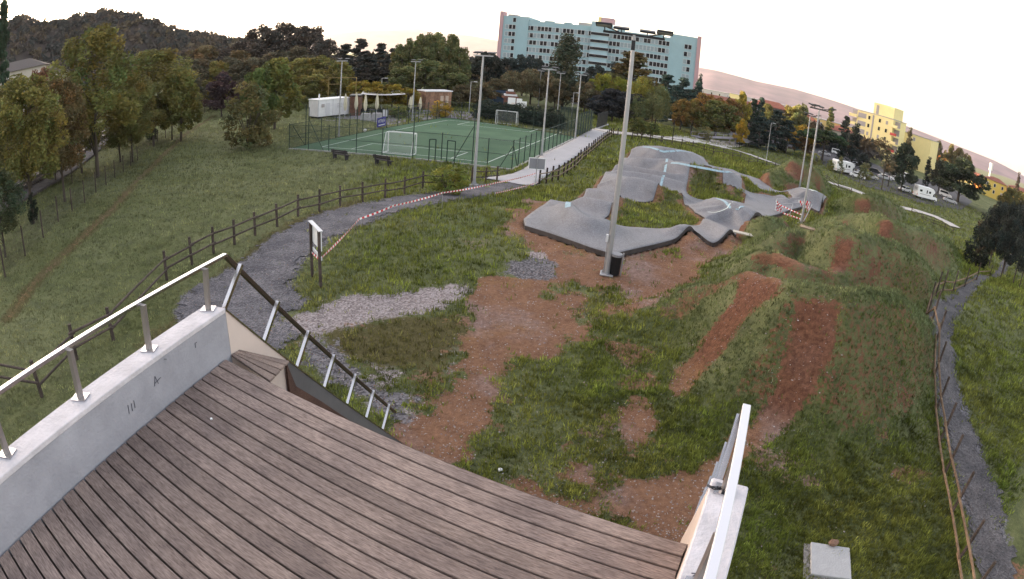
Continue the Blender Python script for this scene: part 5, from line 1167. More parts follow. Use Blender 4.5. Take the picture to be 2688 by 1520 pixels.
for f, t_, lb in PAR: parasol(VA(*f)[:2], (740 + t_[0] / 5, 200 + t_[1] / 5), lb)
for X, Y, T, lb in ((1308, 440, 245, 'tip of a closed white parasol rising through the left of the shade sail'), (1485, 430, 258, 'left one of two closed parasols behind the shade sail'), (1540, 425, 245, 'right one of two closed parasols behind the shade sail')): parasol(VA(X, Y)[:2], (740 + X / 5, 200 + T / 5), lb)
sl_pts = [VA(1000, 470)[:2], VA(1640, 470)[:2], VA(1560, 430)[:2], VA(1060, 430)[:2]]; c0 = sum(sl_pts) / 4; zs_ = float(zb(*c0))
ss_ = thing('shade_sail', 'pale stretched shade sail on slim posts over the cafe tables', 'shade sail', (*c0, zs_))
o = MB(); hs3 = [3.0, 3.3, 3.6, 3.7]; G_ = 9
dq = lambda u, v: (sl_pts[0] * (1 - u) + sl_pts[1] * u) * (1 - v) + (sl_pts[3] * (1 - u) + sl_pts[2] * u) * v
hz = lambda u, v: 3.0 - 1.0 * (u * (1 - u)) * (1 - .5 * v) + .25 * v - 1.0 * (v * (1 - v))
for i in range(G_):
    for j in range(G_):
        q = [(i / G_, j / G_), ((i + 1) / G_, j / G_), ((i + 1) / G_, (j + 1) / G_), (i / G_, (j + 1) / G_)]; o.face([(*(dq(*a) - c0), hz(*a)) for a in q])
o.build('sail', mat('white sail cloth', (.66, .63, .62), .8), ss_)
for k, q in enumerate(sl_pts): o = MB(); o.bar((*(q - c0), 0), (*(q - c0), 3.2), .06, n=6); o.build('post', M_DARKM, ss_)
def table(p, label, rz):
    t = thing('cafe_table', label, 'table', (*p, float(zb(*p))), rz, 'dark tables under the shade sail'); o = MB(); o.box((0, 0, .74), (1.6, .8, .05)); o.build('table_top', M_DARKM, t)
    for x in (-.65, .65):
        for y in (-.3, .3): o = MB(); o.bar((x, y, 0), (x, y, .72), .03); o.build('leg', M_DARKM, t)
    for y in (-.75, .75):
        o = MB(); o.box((0, y, .45), (1.4, .35, .05)); o.build('seat', M_DARKM, t); o = MB(); o.box((0, y * 1.2, .7), (1.4, .04, .45)); o.build('backrest', M_DARKM, t)
for k, (X, Y) in enumerate(((1080, 500), (1180, 500), (1330, 500), (1420, 505), (1520, 495), (1600, 490), (1750, 470))): table(VA(X, Y)[:2], 'dark cafe table with seats in the shade under the pale sail', random.uniform(0, 3))
for X, Y, lb in ((1100, 580, 'left pale concrete parasol block beside the pitch'), (1245, 575, 'right pale concrete parasol block beside the pitch')):
    p = VA(X, Y)[:2]; o = MB(); o.prism([(-.75, 0), (.75, 0), (.6, 1.0), (-.6, 1.0)], -.4, .4, 'xz'); q = o.build('concrete_block', mat('cast concrete block', (.38, .37, .38), .9, var=.2, vscale=3), bevel=.02); q.location = (*p, float(zb(*p))); tag(q, lb, 'concrete block', 'parasol blocks')
p = VA(1355, 550)[:2]; t = thing('menu_stand', 'small white two-panel menu stand by the cafe tables', 'menu stand', (*p, float(zb(*p)))); 
for x in (-.22, .22): o = MB(); o.box((x, 0, .75), (.34, .04, 1.0)); o.build('panel', M_WHITED, t)
o = MB(); o.box((0, .03, .6), (.9, .04, 1.3)); o.build('frame', M_DARKM, t)
# blue banner on the pitch fence
a, b = lerp(FENCE_C[3], FENCE_C[0], .405), lerp(FENCE_C[3], FENCE_C[0], .50)
a, b = VA(1245, 690)[:2], VA(1360, 662)[:2]
d = b - a; L = float(np.linalg.norm(d)); rzb = math.atan2(d[1], d[0]); t = thing('banner', 'blue advertising banner with white capitals tied to the pitch fence', 'banner', (*a, float(zb(*a)) + .15), rzb)
o = MB(); o.box((L / 2, 0, .6), (L, .02, 1.2)); o.build('cloth', mat('blue banner cloth', (.06, .05, .28), .6), t); textmesh('VITREV', .62 * min(1, L / 2.4), M_WHITE, 'lettering', t, (L / 2, -.02, .72), (math.pi / 2, 0, 0)); o = MB(); o.box((L / 2 + .1, -.015, .22), (L * .7, .01, .12)); o.build('print_line', M_WHITE, t)
p = VA(1090, 730)[:2]; q = rock('football', (*p, float(zb(*p)) + .2), (.2, .2, .2), (.8, .8, .8), 9); tag(q, 'white ball at the left edge of the pitch turf', 'ball')
# yellow pipe frame behind the cabin
p = VA(600, 440)[:2]; q = VA(1000, 440)[:2]; t = thing('pipe_frame', 'rusty yellow pipe gantry above the white cabin', 'frame', (*p, float(zb(*p))), math.atan2(*(q - p)[::-1])); L = float(np.linalg.norm(q - p)) * .9
for x in (0, L): o = MB(); o.bar((x, 0, 0), (x, 0, 5.6), .05, n=6); o.build('upright', mat('rusty yellow pipe', (.30, .21, .09), .7), t)
for z in (5.5, 4.4): o = MB(); o.bar((0, 0, z), (L * (1 if z > 5 else .5), 0, z), .05, n=6); o.build('bar', bpy.data.materials['rusty yellow pipe'], t)
# play tower, basketball boards, dark store, fence end, white pillar, sign box
pp = polar(1250 + 440 / 5, 200 + 365 / 5, 106); t = thing('play_tower', 'wooden climbing tower with a red and white banded roof', 'play tower', (pp[0], pp[1], float(zb(pp[0], pp[1]))), R(10)); ht = float(height_at(1250 + 440 / 5, 200 + 168 / 5, np.array([pp[0], pp[1], float(zb(pp[0], pp[1]))])))
for x in (-.9, .9):
    for y in (-.9, .9): o = MB(); o.bar((x, y, 0), (x, y, ht - 1.6), .09); o.build('post', mat('red brown timber', (.16, .07, .05), .8), t)
o = MB(); o.box((0, 0, ht * .45), (2.0, 2.0, .15)); o.build('platform', bpy.data.materials['red brown timber'], t)
for z in range(6): o = MB(); o.box((0, -.92, ht * .5 + z * .25), (1.9, .05, .13)); o.build('panel_board', bpy.data.materials['red brown timber'], t)
for k in range(4): o = MB(); s = 1.35 - .3 * k; o.prism([(-s, -s), (s, -s), (s, s), (-s, s)], ht - 1.6 + .4 * k, ht - 1.6 + .4 * k + .3); o.build('roof_band', M_WHITED if k % 2 else bpy.data.materials['red brown timber'], t)
pp = polar(1250 + 500 / 5, 200 + 400 / 5, 98); z0 = float(zb(pp[0], pp[1])); t = thing('basketball_hoop', 'white basketball backboards on a pole behind the hedge', 'basketball hoop', (pp[0], pp[1], z0), R(-8)); hb_ = float(height_at(1250 + 510 / 5, 200 + 285 / 5, np.array([pp[0], pp[1], z0])))
o = MB(); o.bar((0, .1, 0), (0, .1, hb_), .09, n=8); o.build('pole', M_GALV, t)
for x, z, w_ in ((-.5, -.55, 1.25), (.75, -.6, .9), (1.55, -1.1, .9)): o = MB(); o.box((x, 0, hb_ + z), (w_, .05, 1.1 if x < 1 else 1.3)); o.build('backboard', M_WHITE, t)
o = MB()
for k in range(10): a, b = 2 * math.pi * k / 10, 2 * math.pi * (k + 1) / 10; o.bar((-.2 + .25 * math.cos(a), -.3 + .25 * math.sin(a), hb_ - .9), (-.2 + .25 * math.cos(b), -.3 + .25 * math.sin(b), hb_ - .9), .012, n=4)
o.build('hoop', M_ORA, t)
pp = polar(1250 + 225 / 5, 200 + 380 / 5, 118); z0 = float(zb(pp[0], pp[1])); t = thing('storage_box', 'dark blue storage container with ribbed side behind the hedge', 'container', (pp[0], pp[1], z0), R(5)); o = MB(); o.box((0, 1, 1.5), (6.2, 2.4, 3.0)); o.build('body', mat('dark blue steel', (.02, .04, .075), .6), t)
for k in range(12): o = MB(); o.box((-2.9 + .53 * k, -.23, 1.5), (.2, .07, 2.8)); o.build('rib', bpy.data.materials['dark blue steel'], t)
a, b = VB(1578, 690)[:2], VB(1715, 645)[:2]; d = b - a; L = float(np.linalg.norm(d)); z0 = float(zb(*a)); hh = float(height_at(1250 + 1590 / 5, 200 + 490 / 5, np.array([*a, z0])))
t = thing('fence_panel', 'tall dark slatted fence panel standing at the end of the concrete path', 'fence', (*a, z0), math.atan2(d[1], d[0]))
for k in range(8): o = MB(); o.box((L * (k + .4) / 8, 0, hh / 2), (L / 8 * .66, .06, hh)); o.build('slat', M_DARKM, t)
for z in (.3, hh - .2): o = MB(); o.bar((0, .06, z), (L, .06, z), .04); o.build('crossbar', M_DARKM, t)
o = MB(); o.box((L / 2 + .3, 0, .05), (L + 1.2, .35, .18)); o.build('plinth', M_CONC, t)
a, b = FENCE_C[2], VB(1440, 745)[:2]
def meshfence(label, pts, h, posts):
    b0 = V3(pts[0], float(zb(*pts[0]))); f = thing('mesh_fence', label, 'fence', tuple(b0))
    for p, q in zip(pts[:-1], pts[1:]):
        for k in range(posts): r_ = lerp(p, q, k / posts); o = MB(); o.bar(tuple(V3(r_, float(zb(*r_))) - b0), tuple(V3(r_, float(zb(*r_)) + h) - b0), .05, n=6); o.build('post', M_GREENM, f)
        o = MB(); o.face([tuple(V3(p, float(zb(*p))) - b0), tuple(V3(q, float(zb(*q))) - b0), tuple(V3(q, float(zb(*q)) + h - .1) - b0), tuple(V3(p, float(zb(*p)) + h - .1) - b0)]); o.build('mesh_panel', M_NETD, f)
meshfence('dense dark green mesh fence beyond the far right corner of the pitch', [VB(1090, 690)[:2], VB(1290, 700)[:2], VB(1310, 800)[:2]], 3.4, 4)
meshfence('low gated mesh fence between the pitch corner and the slatted panel', [VB(1325, 790)[:2], VB(1425, 745)[:2], VB(1520, 720)[:2]], 3.2, 3)
p = VB(1485, 455)[:2]; t = thing('white_pillar', 'small white pillar standing alone in the far lawn', 'pillar', (*p, float(zb(*p)))); o = MB(); o.bar((0, 0, 0), (0, 0, 1.5), .35, n=8, w2=.28); o.build('shaft', M_WHITE, t); o = MB(); o.bar((0, 0, 1.5), (0, 0, 1.65), .34, n=8); o.build('cap', M_WHITED, t)
p = polar(1250 + 1320 / 5, 200 + 420 / 5, 125); z0 = float(zb(p[0], p[1])); t = thing('board_sign', 'grey board on legs between the lawn lamp and the corner mast', 'sign', (p[0], p[1], z0))
hh = float(height_at(1250 + 1320 / 5, 200 + 285 / 5, np.array([p[0], p[1], z0])))
for x in (-1, 1): o = MB(); o.bar((x, 0, 0), (x, 0, hh - 1), .06); o.build('leg', M_GALV, t)
o = MB(); o.box((0, -.08, hh - .7), (2.6, .1, 1.4)); o.build('board', mat('grey notice face', (.45, .45, .47), .7), t)
# footbridge-like metal ramp at the cross path
a, b = VC(660, 1075)[:2], VC(1600, 1200)[:2]; d = b - a; L = float(np.linalg.norm(d)); z0 = float(zb(*a)); t = thing('footbridge', 'low grey metal footbridge with railings beside the cross path', 'footbridge', (*a, z0), math.atan2(d[1], d[0]))
ub = lambda s, z, y=0: (L * s, y, z + (float(zb(*(a + d * s))) - z0) * .3)
M_BR = mat('bridge steel', (.26, .25, .29), .55, metal=.4)
for s0, s1, z0_, z1_ in ((0, .5, .3, .9), (.5, 1, .9, 1.2)):
    o = MB(); o.slab([ub(s0, z0_, 0), ub(s1, z1_, 0), ub(s1, z1_, 2.2), ub(s0, z0_, 2.2)], (0, 0, .22)); o.build('deck_panel', M_BR, t)
for y in (0, 2.2):
    for k in range(11): s = k / 10; zz = .3 + (.6 * min(1, s * 2)) + .3 * max(0, s * 2 - 1); o = MB(); o.bar(ub(s, zz, y), ub(s, zz + 1.1, y), .04); o.build('baluster', M_BR, t)
    o = MB(); o.bar(ub(0, 1.4, y), ub(.5, 2.0, y), .04); o.bar(ub(.5, 2.0, y), ub(1, 2.3, y), .04); o.build('rail', M_BR, t)
for s in (.15, .48, .95):
    for y in (.2, 2.0): o = MB(); o.bar(ub(s, -1.5, y), ub(s, .9, y), .14); o.build('pier', M_BR, t)
o = MB(); o.slab([ub(.9, 1.2, -.02), ub(.95, .2, -.02), ub(.6, .2, -.02), ub(.55, .8, -.02)], (0, .2, 0)); o.build('side_plate', M_BR, t)
# ------------------------------------------------------------------ vehicles
def paintmat():
    m, n, l, b = nmat('car paint'); oi = n.new('ShaderNodeObjectInfo'); l.new(oi.outputs['Color'], b.inputs['Base Color']); b.inputs['Roughness'].default_value = .3; b.inputs['Coat Weight'].default_value = .4; return m
M_PAINT = paintmat(); M_TYRE = mat('tyre rubber', (.015, .015, .016), .85); M_RIM = mat('wheel rim', (.4, .4, .42), .35, metal=.7)
def wheels(t, xs, y, r_=.32):
    for x in xs:
        for s in (-1, 1):
            o = MB(); o.bar((x, s * (y - .11), r_), (x, s * (y + .09), r_), r_, n=12); w = o.build('wheel', M_TYRE, t); o = MB(); o.bar((x, s * (y + .085), r_), (x, s * (y + .105), r_), r_ * .6, n=10); o.build('rim', M_RIM, w)
def car(van=0):
    t = thing('parked_car', '', 'car'); t.color = (.5, .5, .5, 1)
    if not van: prof = [(-2.1, .35), (-2.15, .75), (-1.95, .95), (-1.55, 1.0), (-1.0, 1.42), (.35, 1.47), (1.05, 1.0), (1.85, .88), (2.1, .7), (2.12, .35)]
    else: prof = [(-2.2, .35), (-2.2, 1.0), (-2.1, 1.75), (-1.9, 1.85), (.6, 1.85), (1.25, 1.1), (1.95, .95), (2.15, .75), (2.15, .35)]
    o = MB(); o.prism(prof, -.85, .85, 'xz'); o.build('body', M_PAINT, t, bevel=.04)
    gl = [(-1.45, 1.02), (-.98, 1.36), (.3, 1.40), (.9, 1.02)] if not van else [(-1.95, 1.15), (-1.9, 1.7), (.5, 1.7), (1.0, 1.15)]
    for s in (-1, 1): o = MB(); o.prism(gl, s * .845, s * .862, 'xz'); o.build('side_window', M_GLASS, t)
    f0, f1 = ((.42, 1.43), (1.02, 1.03)) if not van else ((.66, 1.80), (1.22, 1.16))
    o = MB(); o.slab([(f0[0], -.7, f0[1]), (f0[0], .7, f0[1]), (f1[0], .74, f1[1]), (f1[0], -.74, f1[1])], (.03, 0, .03)); o.build('windscreen', M_GLASS, t)
    r0, r1 = ((-1.06, 1.40), (-1.53, 1.03)) if not van else ((-2.12, 1.68), (-2.2, 1.15))
    o = MB(); o.slab([(r0[0], -.7, r0[1]), (r0[0], .7, r0[1]), (r1[0], .74, r1[1]), (r1[0], -.74, r1[1])], (-.03, 0, .03)); o.build('rear_window', M_GLASS, t)
    for s in (-1, 1): o = MB(); o.box((2.08, s * .6, .72), (.1, .34, .14)); o.build('headlight', M_LAMP, t); o = MB(); o.box((-2.13, s * .68, .8), (.06, .22, .18)); o.build('tail_light', M_REDP, t)
    o = MB(); o.box((2.12, 0, .48), (.08, 1.5, .2)); o.build('bumper', M_BLACK, t); wheels(t, (-1.3, 1.35), .8); return t
car0, car1 = car(0), car(1); ncar = {0: 0, 1: 0}
def park(pos, rz, col, label, van=0, group='cars in the car park'):
    z = drop(pos[0], pos[1]) + .02; src = (car0, car1)[van]; c = (*col, 1)
    if ncar[van] == 0:
        t = src; t.location = (pos[0], pos[1], z); t.rotation_euler = (0, 0, rz); t['label'] = label; t['group'] = group; t.color = c
        for ch in t.children: ch.color = c
    else: t = dup(src, (pos[0], pos[1], z), rz, label, group, None, c)
    ncar[van] += 1; return t
W_, SI, BK, BL = (.75, .75, .76), (.42, .43, .45), (.02, .02, .025), (.05, .07, .14)
for X, Y, c, lb in ((100, 745, BK, 'leftmost dark car in the row behind the willows'), (200, 745, SI, 'silver car second in the row behind the willows'), (300, 755, SI, 'grey car before the round lamp in the row behind the willows'), (395, 775, BK, 'black car right of the round lamp in the row'), (500, 795, BK, 'dark car right of the tall lamp in the row'), (580, 810, BL, 'dark blue car near the right end of the row'), (650, 830, SI, 'grey car at the right end of the row by the olive tree')): park(VC(X, Y + 20)[:2], R(70 + random.uniform(-8, 8)), c, lb)
park(VC(1140, 925)[:2], R(-25), W_, 'white car between the olive tree and the dark cedar'); park(VC(1215, 950)[:2], R(-25), W_, 'white car touching the dark cedar')
vp = lambda X, Y: VD(X, Y)[:2]
for X, Y, c, lb, van in ((360, 1040, SI, 'silver car right behind the first motorhome', 0), (290, 1140, BL, 'dark blue car in front of the first motorhome', 0), (385, 1190, W_, 'white car beside the twin saplings', 0), (470, 1150, SI, 'silver car between saplings and bare tree', 0), (560, 1200, SI, 'grey car left of the bare tree', 0), (620, 1130, BK, 'black car behind the bare tree', 0), (740, 1210, SI, 'pale car right of the bare tree', 0), (880, 1230, W_, 'white car behind the crooked trunk', 0), (1030, 1200, W_, 'white van roof behind the white sports car', 1), (1540, 1440, W_, 'white hatchback between second motorhome and umbrella pine', 1), (160, 840, W_, 'white car behind the first motorhome roof', 0), (120, 880, W_, 'pale van above the first motorhome', 1)): park(vp(X, Y), R(-30 + random.uniform(-10, 10)), c, lb, van)
park(VH(1000, 20)[:2], R(-160), W_, 'white car just left of the second motorhome'); park(VH(1600, 165)[:2], R(-30), SI, 'silver car at the right end of the car park'); park(VC(2080, 1190)[:2], R(-30), W_, 'white car glimpsed left of the right masts'); park(VC(2320, 1290)[:2], R(-30), SI, 'silver car under the umbrella pine by the masts')
def camper(pos, rz, label, L=6.4):
    z = drop(pos[0], pos[1]) + .02; t = thing('motorhome', label, 'motorhome', (pos[0], pos[1], z), rz, 'white motorhomes in the car park')
    o = MB(); o.prism([(-L / 2, .55), (-L / 2, 2.95), (-L / 2 + .15, 3.1), (L / 2 - 1.3, 3.1), (L / 2 - .45, 2.6), (L / 2 - .5, 2.1), (L / 2 - 1.0, 2.0), (L / 2 - 1.1, .55)], -1.12, 1.12, 'xz'); o.build('living_body', M_WHITE, t, bevel=.05)
    o = MB(); o.prism([(L / 2 - 1.1, .45), (L / 2 - 1.1, 1.98), (L / 2 - .75, 1.95), (L / 2 - .15, 1.35), (L / 2 + .65, 1.1), (L / 2 + .75, .45)], -1.0, 1.0, 'xz'); o.build('cab', M_WHITE, t, bevel=.04)
    o = MB(); o.slab([(L / 2 - .68, -.85, 1.92), (L / 2 - .68, .85, 1.92), (L / 2 - .1, .9, 1.38), (L / 2 - .1, -.9, 1.38)], (.03, 0, .03)); o.build('windscreen', M_GLASS, t)
    for s in (-1, 1):
        for x, w_, zz, hh_ in ((-L / 2 + 1.0, .8, 2.1, .5), (-.1, .35, 2.1, .8), (.9, .7, 2.1, .5)): o = MB(); o.box((x, s * 1.125, zz), (w_, .03, hh_)); o.build('window', M_GLASS, t)
        o = MB(); o.prism([(L / 2 - 1.0, 1.3), (L / 2 - .95, 1.85), (L / 2 - .72, 1.85), (L / 2 - .25, 1.3)], s * 1.0, s * 1.02, 'xz'); o.build('cab_window', M_GLASS, t)
        o = MB(); o.box((-.6, s * 1.125, 1.35), (L * .6, .02, .12)); o.build('stripe', M_SHUT, t)
    o = MB(); o.box((-L / 2 - .01, 0, 2.3), (.04, 1.3, .6)); o.build('rear_window', mat('grey acrylic', (.5, .5, .5), .4), t)
    o = MB(); o.box((-.5, 0, 3.15), (.9, .7, .12)); o.build('roof_hatch', M_WHITED, t); o = MB(); o.box((0, 0, .5), (L - 1, 2.1, .16)); o.build('skirt', M_DARKM, t)
    for s in (-1, 1): o = MB(); o.box((-L / 2 - .02, s * .95, 1.0), (.05, .16, .4)); o.build('tail_light', M_REDP, t); o = MB(); o.box((L / 2 + .68, s * .7, .85), (.1, .35, .2)); o.build('headlight', M_LAMP, t)
    wheels(t, (-L / 2 + 1.7, L / 2 - .1), 1.0, .36)
ca, cb = V4(1100, 862)[:2], V4(1250, 890)[:2]; d = cb - ca; camper((ca + cb) / 2 + np.array([.6, 1.0]), math.atan2(d[1], d[0]), 'first white motorhome, parked before the dark cypress', 6.6)
ca, cb = VH(1130, 95)[:2], VH(1390, 160)[:2]; d = cb - ca; camper((ca + cb) / 2 + np.array([.6, 1.0]), math.atan2(d[1], d[0]), 'second white motorhome, parked at the path end near the umbrella pine', 6.4)
structure(sheet('car_park', [VC(1000, 1000)[:2], VC(2000, 1240)[:2], VD(-30, 1030)[:2], VD(500, 1300)[:2], VD(900, 1400)[:2], VH(1180, 160)[:2], VH(1750, 260)[:2], VH(1900, 150)[:2], VD(1600, 1300)[:2], VD(900, 1130)[:2], VD(200, 830)[:2], VC(2400, 1150)[:2], VC(1300, 930)[:2]], 1.2, lambda x, y: zb(x, y) + .07, [mat('car park asphalt', (.075, .072, .080), .9, var=.2, vscale=.4), M_EDGE]))
structure(sheet('road', [VB(2150, 470)[:2], VC(0, 750)[:2], VC(330, 820)[:2], VC(700, 880)[:2], VC(700, 850)[:2], VC(330, 720)[:2], VC(100, 690)[:2], VB(2300, 440)[:2]], 1.0, lambda x, y: zb(x, y) + .07, [mat('road asphalt', (.17, .16, .175), .9, var=.15, vscale=.3), M_EDGE]))
structure(sheet('cafe_terrace', [VA(640, 590)[:2], VA(1000, 560)[:2], VA(1400, 640)[:2], VA(1700, 590)[:2], VA(2130, 545)[:2], VA(2560, 580)[:2], VA(2560, 490)[:2], VA(2300, 450)[:2], VA(1850, 440)[:2], VA(1300, 470)[:2], VA(900, 500)[:2], VA(480, 570)[:2]], .8, lambda x, y: zb(x, y) + .015, [mat('terrace paving', (.24, .22, .25), .9, var=.2, vscale=.6), M_EDGE]))
# ------------------------------------------------------------------ trees: crowns of many leaf-sized faces over forked limbs
M_LEAF = leafmat('foliage'); M_BARK = mat('grey brown bark', (.075, .06, .05), .95, var=.35, vscale=8); M_IVY = leafmat('ivy leaves', .1)
def leaves(C, size, rng, tone, flat=0.0, down=0.0):
    n = len(C); a = rng.normal(size=(n, 3)); a[:, 2] *= (1 - flat); a[:, 2] -= down * 2; a /= np.linalg.norm(a, axis=1)[:, None]
    b = rng.normal(size=(n, 3)); b[:, 2] *= (1 - flat); b -= a * (a * b).sum(1)[:, None]; b /= np.linalg.norm(b, axis=1)[:, None]
    s = size * rng.uniform(.6, 1.35, n)[:, None]; s = s * np.array([1, 1, 1])
    V = np.stack([C - a * s, C + b * s * .5, C + a * s, C - b * s * .5], 1).reshape(-1, 3); F = np.arange(4 * n).reshape(n, 4)
    return V, F, np.repeat(tone, 4, 0)
def crown(kind, seed, n, leaf):
    """crown points in a unit tree: height 1, half width 1 (scaled by the instance); leaf size is a share of the height, asp = half width / height"""
    rng = np.random.default_rng(seed); asp = KIND[kind][0]
    if kind in ('round', 'fine', 'bush'):
        z0 = {'round': .16, 'fine': .27, 'bush': .03}[kind]; k = 52 if kind != 'fine' else 95
        u = rng.uniform(0, 1, k); th = rng.uniform(0, 2 * np.pi, k); zz = z0 + (1 - z0) * (.06 + .9 * u)
        env = np.sqrt(np.clip(1 - (2 * (zz - z0) / (1 - z0) - .86) ** 2 / 1.2, .03, 1)); rr_ = env * np.sqrt(rng.uniform(.12, 1, k)) * rng.uniform(.72, 1.05, k)
        cl = np.stack([rr_ * np.cos(th), rr_ * np.sin(th), zz], 1); cr = rng.uniform(.13, .30, k) * (1 if kind != 'fine' else .8)
    elif kind == 'poplar':
        k = 110; zz = rng.uniform(.08, .97, k); env = np.clip(np.interp(zz, [.08, .25, .55, .85, 1], [.55, .95, 1, .62, .1]), .05, 1); th = rng.uniform(0, 6.28, k); rr_ = env * rng.uniform(.2, .85, k)
        cl = np.stack([rr_ * np.cos(th), rr_ * np.sin(th), zz], 1); cr = rng.uniform(.28, .5, k)
    elif kind == 'cypress':
        k = 70; zz = rng.uniform(.02, .98, k); env = np.interp(zz, [0, .15, .5, .85, 1], [.7, 1, .85, .4, .05]); th = rng.uniform(0, 6.28, k); rr_ = env * rng.uniform(.3, .8, k)
        cl = np.stack([rr_ * np.cos(th), rr_ * np.sin(th), zz], 1); cr = rng.uniform(.25, .4, k)
    elif kind == 'pine':
        k = 55; th = rng.uniform(0, 6.28, k); q = np.sqrt(rng.uniform(0, 1, k)); zz = .55 + .38 * np.sqrt(1 - (.92 * q) ** 2) * rng.uniform(.35, 1, k); cl = np.stack([q * .9 * np.cos(th), q * .9 * np.sin(th), zz], 1); cr = rng.uniform(.16, .27, k)
    elif kind == 'cedar':
        k = 75; zz = .08 + .9 * np.repeat(np.linspace(0, 1, 15), 5) ** .9; zz = zz + rng.normal(0, .012, k); env = np.interp(zz, [0, .2, .6, 1], [1, .95, .6, .06]); th = rng.uniform(0, 6.28, k); rr_ = env * rng.uniform(.45, .95, k)
        cl = np.stack([rr_ * np.cos(th), rr_ * np.sin(th), zz], 1); cr = rng.uniform(.16, .3, k)
    elif kind == 'willow':
        k = 60; th = rng.uniform(0, 6.28, k); q = np.sqrt(rng.uniform(0, 1, k)); zz = .55 + .4 * (1 - q ** 2); cl = np.stack([q * .85 * np.cos(th), q * .85 * np.sin(th), zz], 1); cr = rng.uniform(.14, .24, k)
    elif kind == 'sapling':
        k = 16; th = rng.uniform(0, 6.28, k); zz = rng.uniform(.4, .98, k); rr_ = rng.uniform(.1, .8, k); cl = np.stack([rr_ * np.cos(th), rr_ * np.sin(th), zz], 1); cr = rng.uniform(.2, .4, k)
    w = cr ** 2; idx = rng.choice(k, n, p=w / w.sum()); d = rng.normal(size=(n, 3)); d /= np.linalg.norm(d, axis=1)[:, None]; d *= (rng.uniform(.25, 1.05, n) ** .5)[:, None]
    vz = {'cedar': .28, 'pine': .55, 'poplar': 1.6}.get(kind, .9)
    C = cl[idx] + d * cr[idx][:, None] * np.array([1, 1, vz * asp])
    if kind == 'willow':
        m = rng.random(n) < .75; C[m, 2] -= rng.uniform(0, .5, m.sum()) * (C[m, 2] - .05); C[m, :2] += rng.normal(0, .02, (m.sum(), 2))
    C[:, 2] = np.clip(C[:, 2], .01, 1.03)
    ct = rng.uniform(.62, 1.3, k)[idx]; hue = rng.normal(0, .10, k)[idx] + rng.normal(0, .08, n)
    v = ct * rng.uniform(.72, 1.25, n); tone = np.stack([v * (1 + hue), v, v * (1 - .5 * hue)], 1)
    P_ = C * np.array([asp, asp, 1]); V, F, T = leaves(P_, leaf, rng, tone, flat=.55 if kind in ('cedar', 'pine', 'fine') else .15, down=.9 if kind == 'willow' else 0)
    V = V / np.array([asp, asp, 1]); me = npmesh('crown', V, F, tone=T); me.materials.append(M_LEAF); return me, cl
def trunk(kind, cl, seed):
    asp = KIND[kind][0]; rr_ = random.Random(seed); o = MB(); S = lambda p: (p[0] / asp, p[1] / asp, p[2]); tr = KIND[kind][1]
    top = {'pine': .72, 'cedar': .95, 'cypress': .8, 'poplar': .85, 'bush': .3, 'sapling': .9}.get(kind, .6)
    pts = [(0, 0, -.03), (rr_.uniform(-.01, .01), rr_.uniform(-.01, .01), top * .33), (rr_.uniform(-.025, .025), rr_.uniform(-.02, .02), top * .66), (rr_.uniform(-.03, .03), rr_.uniform(-.03, .03), top)]
    def tube(P, r, r2, n=7):
        vs, fs = [], []
        for i, p in enumerate(P):
            q = r + (r2 - r) * i / (len(P) - 1)
            for k in range(n): a = 2 * math.pi * k / n; vs.append(S((p[0] + q * math.cos(a), p[1] + q * math.sin(a), p[2])))
        for i in range(len(P) - 1):
            for k in range(n): fs.append((i * n + k, i * n + (k + 1) % n, (i + 1) * n + (k + 1) % n, (i + 1) * n + k))
        o._add(vs, fs)
    if kind == 'bush':
        for j in range(6):
            a = j * 1.05; tube([(0, 0, -.02), (.06 * math.cos(a), .06 * math.sin(a), .25), (.18 * math.cos(a), .18 * math.sin(a), .55)], tr * .45, tr * .15, 5)
    else:
        tube(pts, tr, tr * .3)
        idx = list(range(len(cl))); rr_.shuffle(idx)
        for j in idx[:12 if kind not in ('cypress',) else 0]:
            c = cl[j]; e = np.array([c[0] * asp * .85, c[1] * asp * .85, c[2]]); s = max(.12, min(top, e[2] - rr_.uniform(.08, .22) if kind != 'cedar' else e[2]))
            b = np.array([0, 0, s]); m = (b + e) / 2 + np.array([0, 0, .02]); tube([tuple(b), tuple(m), tuple(e)], tr * .38, tr * .1, 5)
    me = o.mesh('trunk', M_BARK); me.polygons.foreach_set('use_smooth', [True] * len(me.polygons)); return me
KIND = {'round': (.42, .022), 'fine': (.42, .018), 'bush': (.45, .03), 'poplar': (.17, .018), 'cypress': (.12, .018), 'pine': (.5, .028), 'cedar': (.42, .025), 'willow': (.5, .03), 'sapling': (.25, .01)}
PROTO = {}
for kd, cnt, nl, lf in (('round', 3, 6500, .027), ('fine', 3, 15000, .0145), ('bush', 2, 3200, .03), ('poplar', 2, 6000, .018), ('cypress', 1, 2600, .018), ('pine', 2, 10000, .034), ('cedar', 2, 7500, .026), ('willow', 1, 7500, .022), ('sapling', 1, 520, .03)):
    PROTO[kd] = []
    for v in range(cnt):
        me, cl = crown(kd, 100 + v * 17 + len(PROTO), nl, lf); PROTO[kd].append((me, trunk(kd, cl, v + 3)))
TN = {'n': 0}
def tree(name, label, kind, base, h, hw, col, group=None, var=None, cat='tree', sink=0.0):
    TN['n'] += 1; v = (TN['n'] if var is None else var) % len(PROTO[kind]); cm, tm = PROTO[kind][v]
    t = thing(name, label, cat, (base[0], base[1], base[2] - sink), random.uniform(0, 6.28), group); t.scale = (hw, hw, h)
    c = link('crown', cm, t); c.color = (col[0] * 1.48, col[1] * 1.66, col[2] * 1.5, 1); link('trunk', tm, t); return t
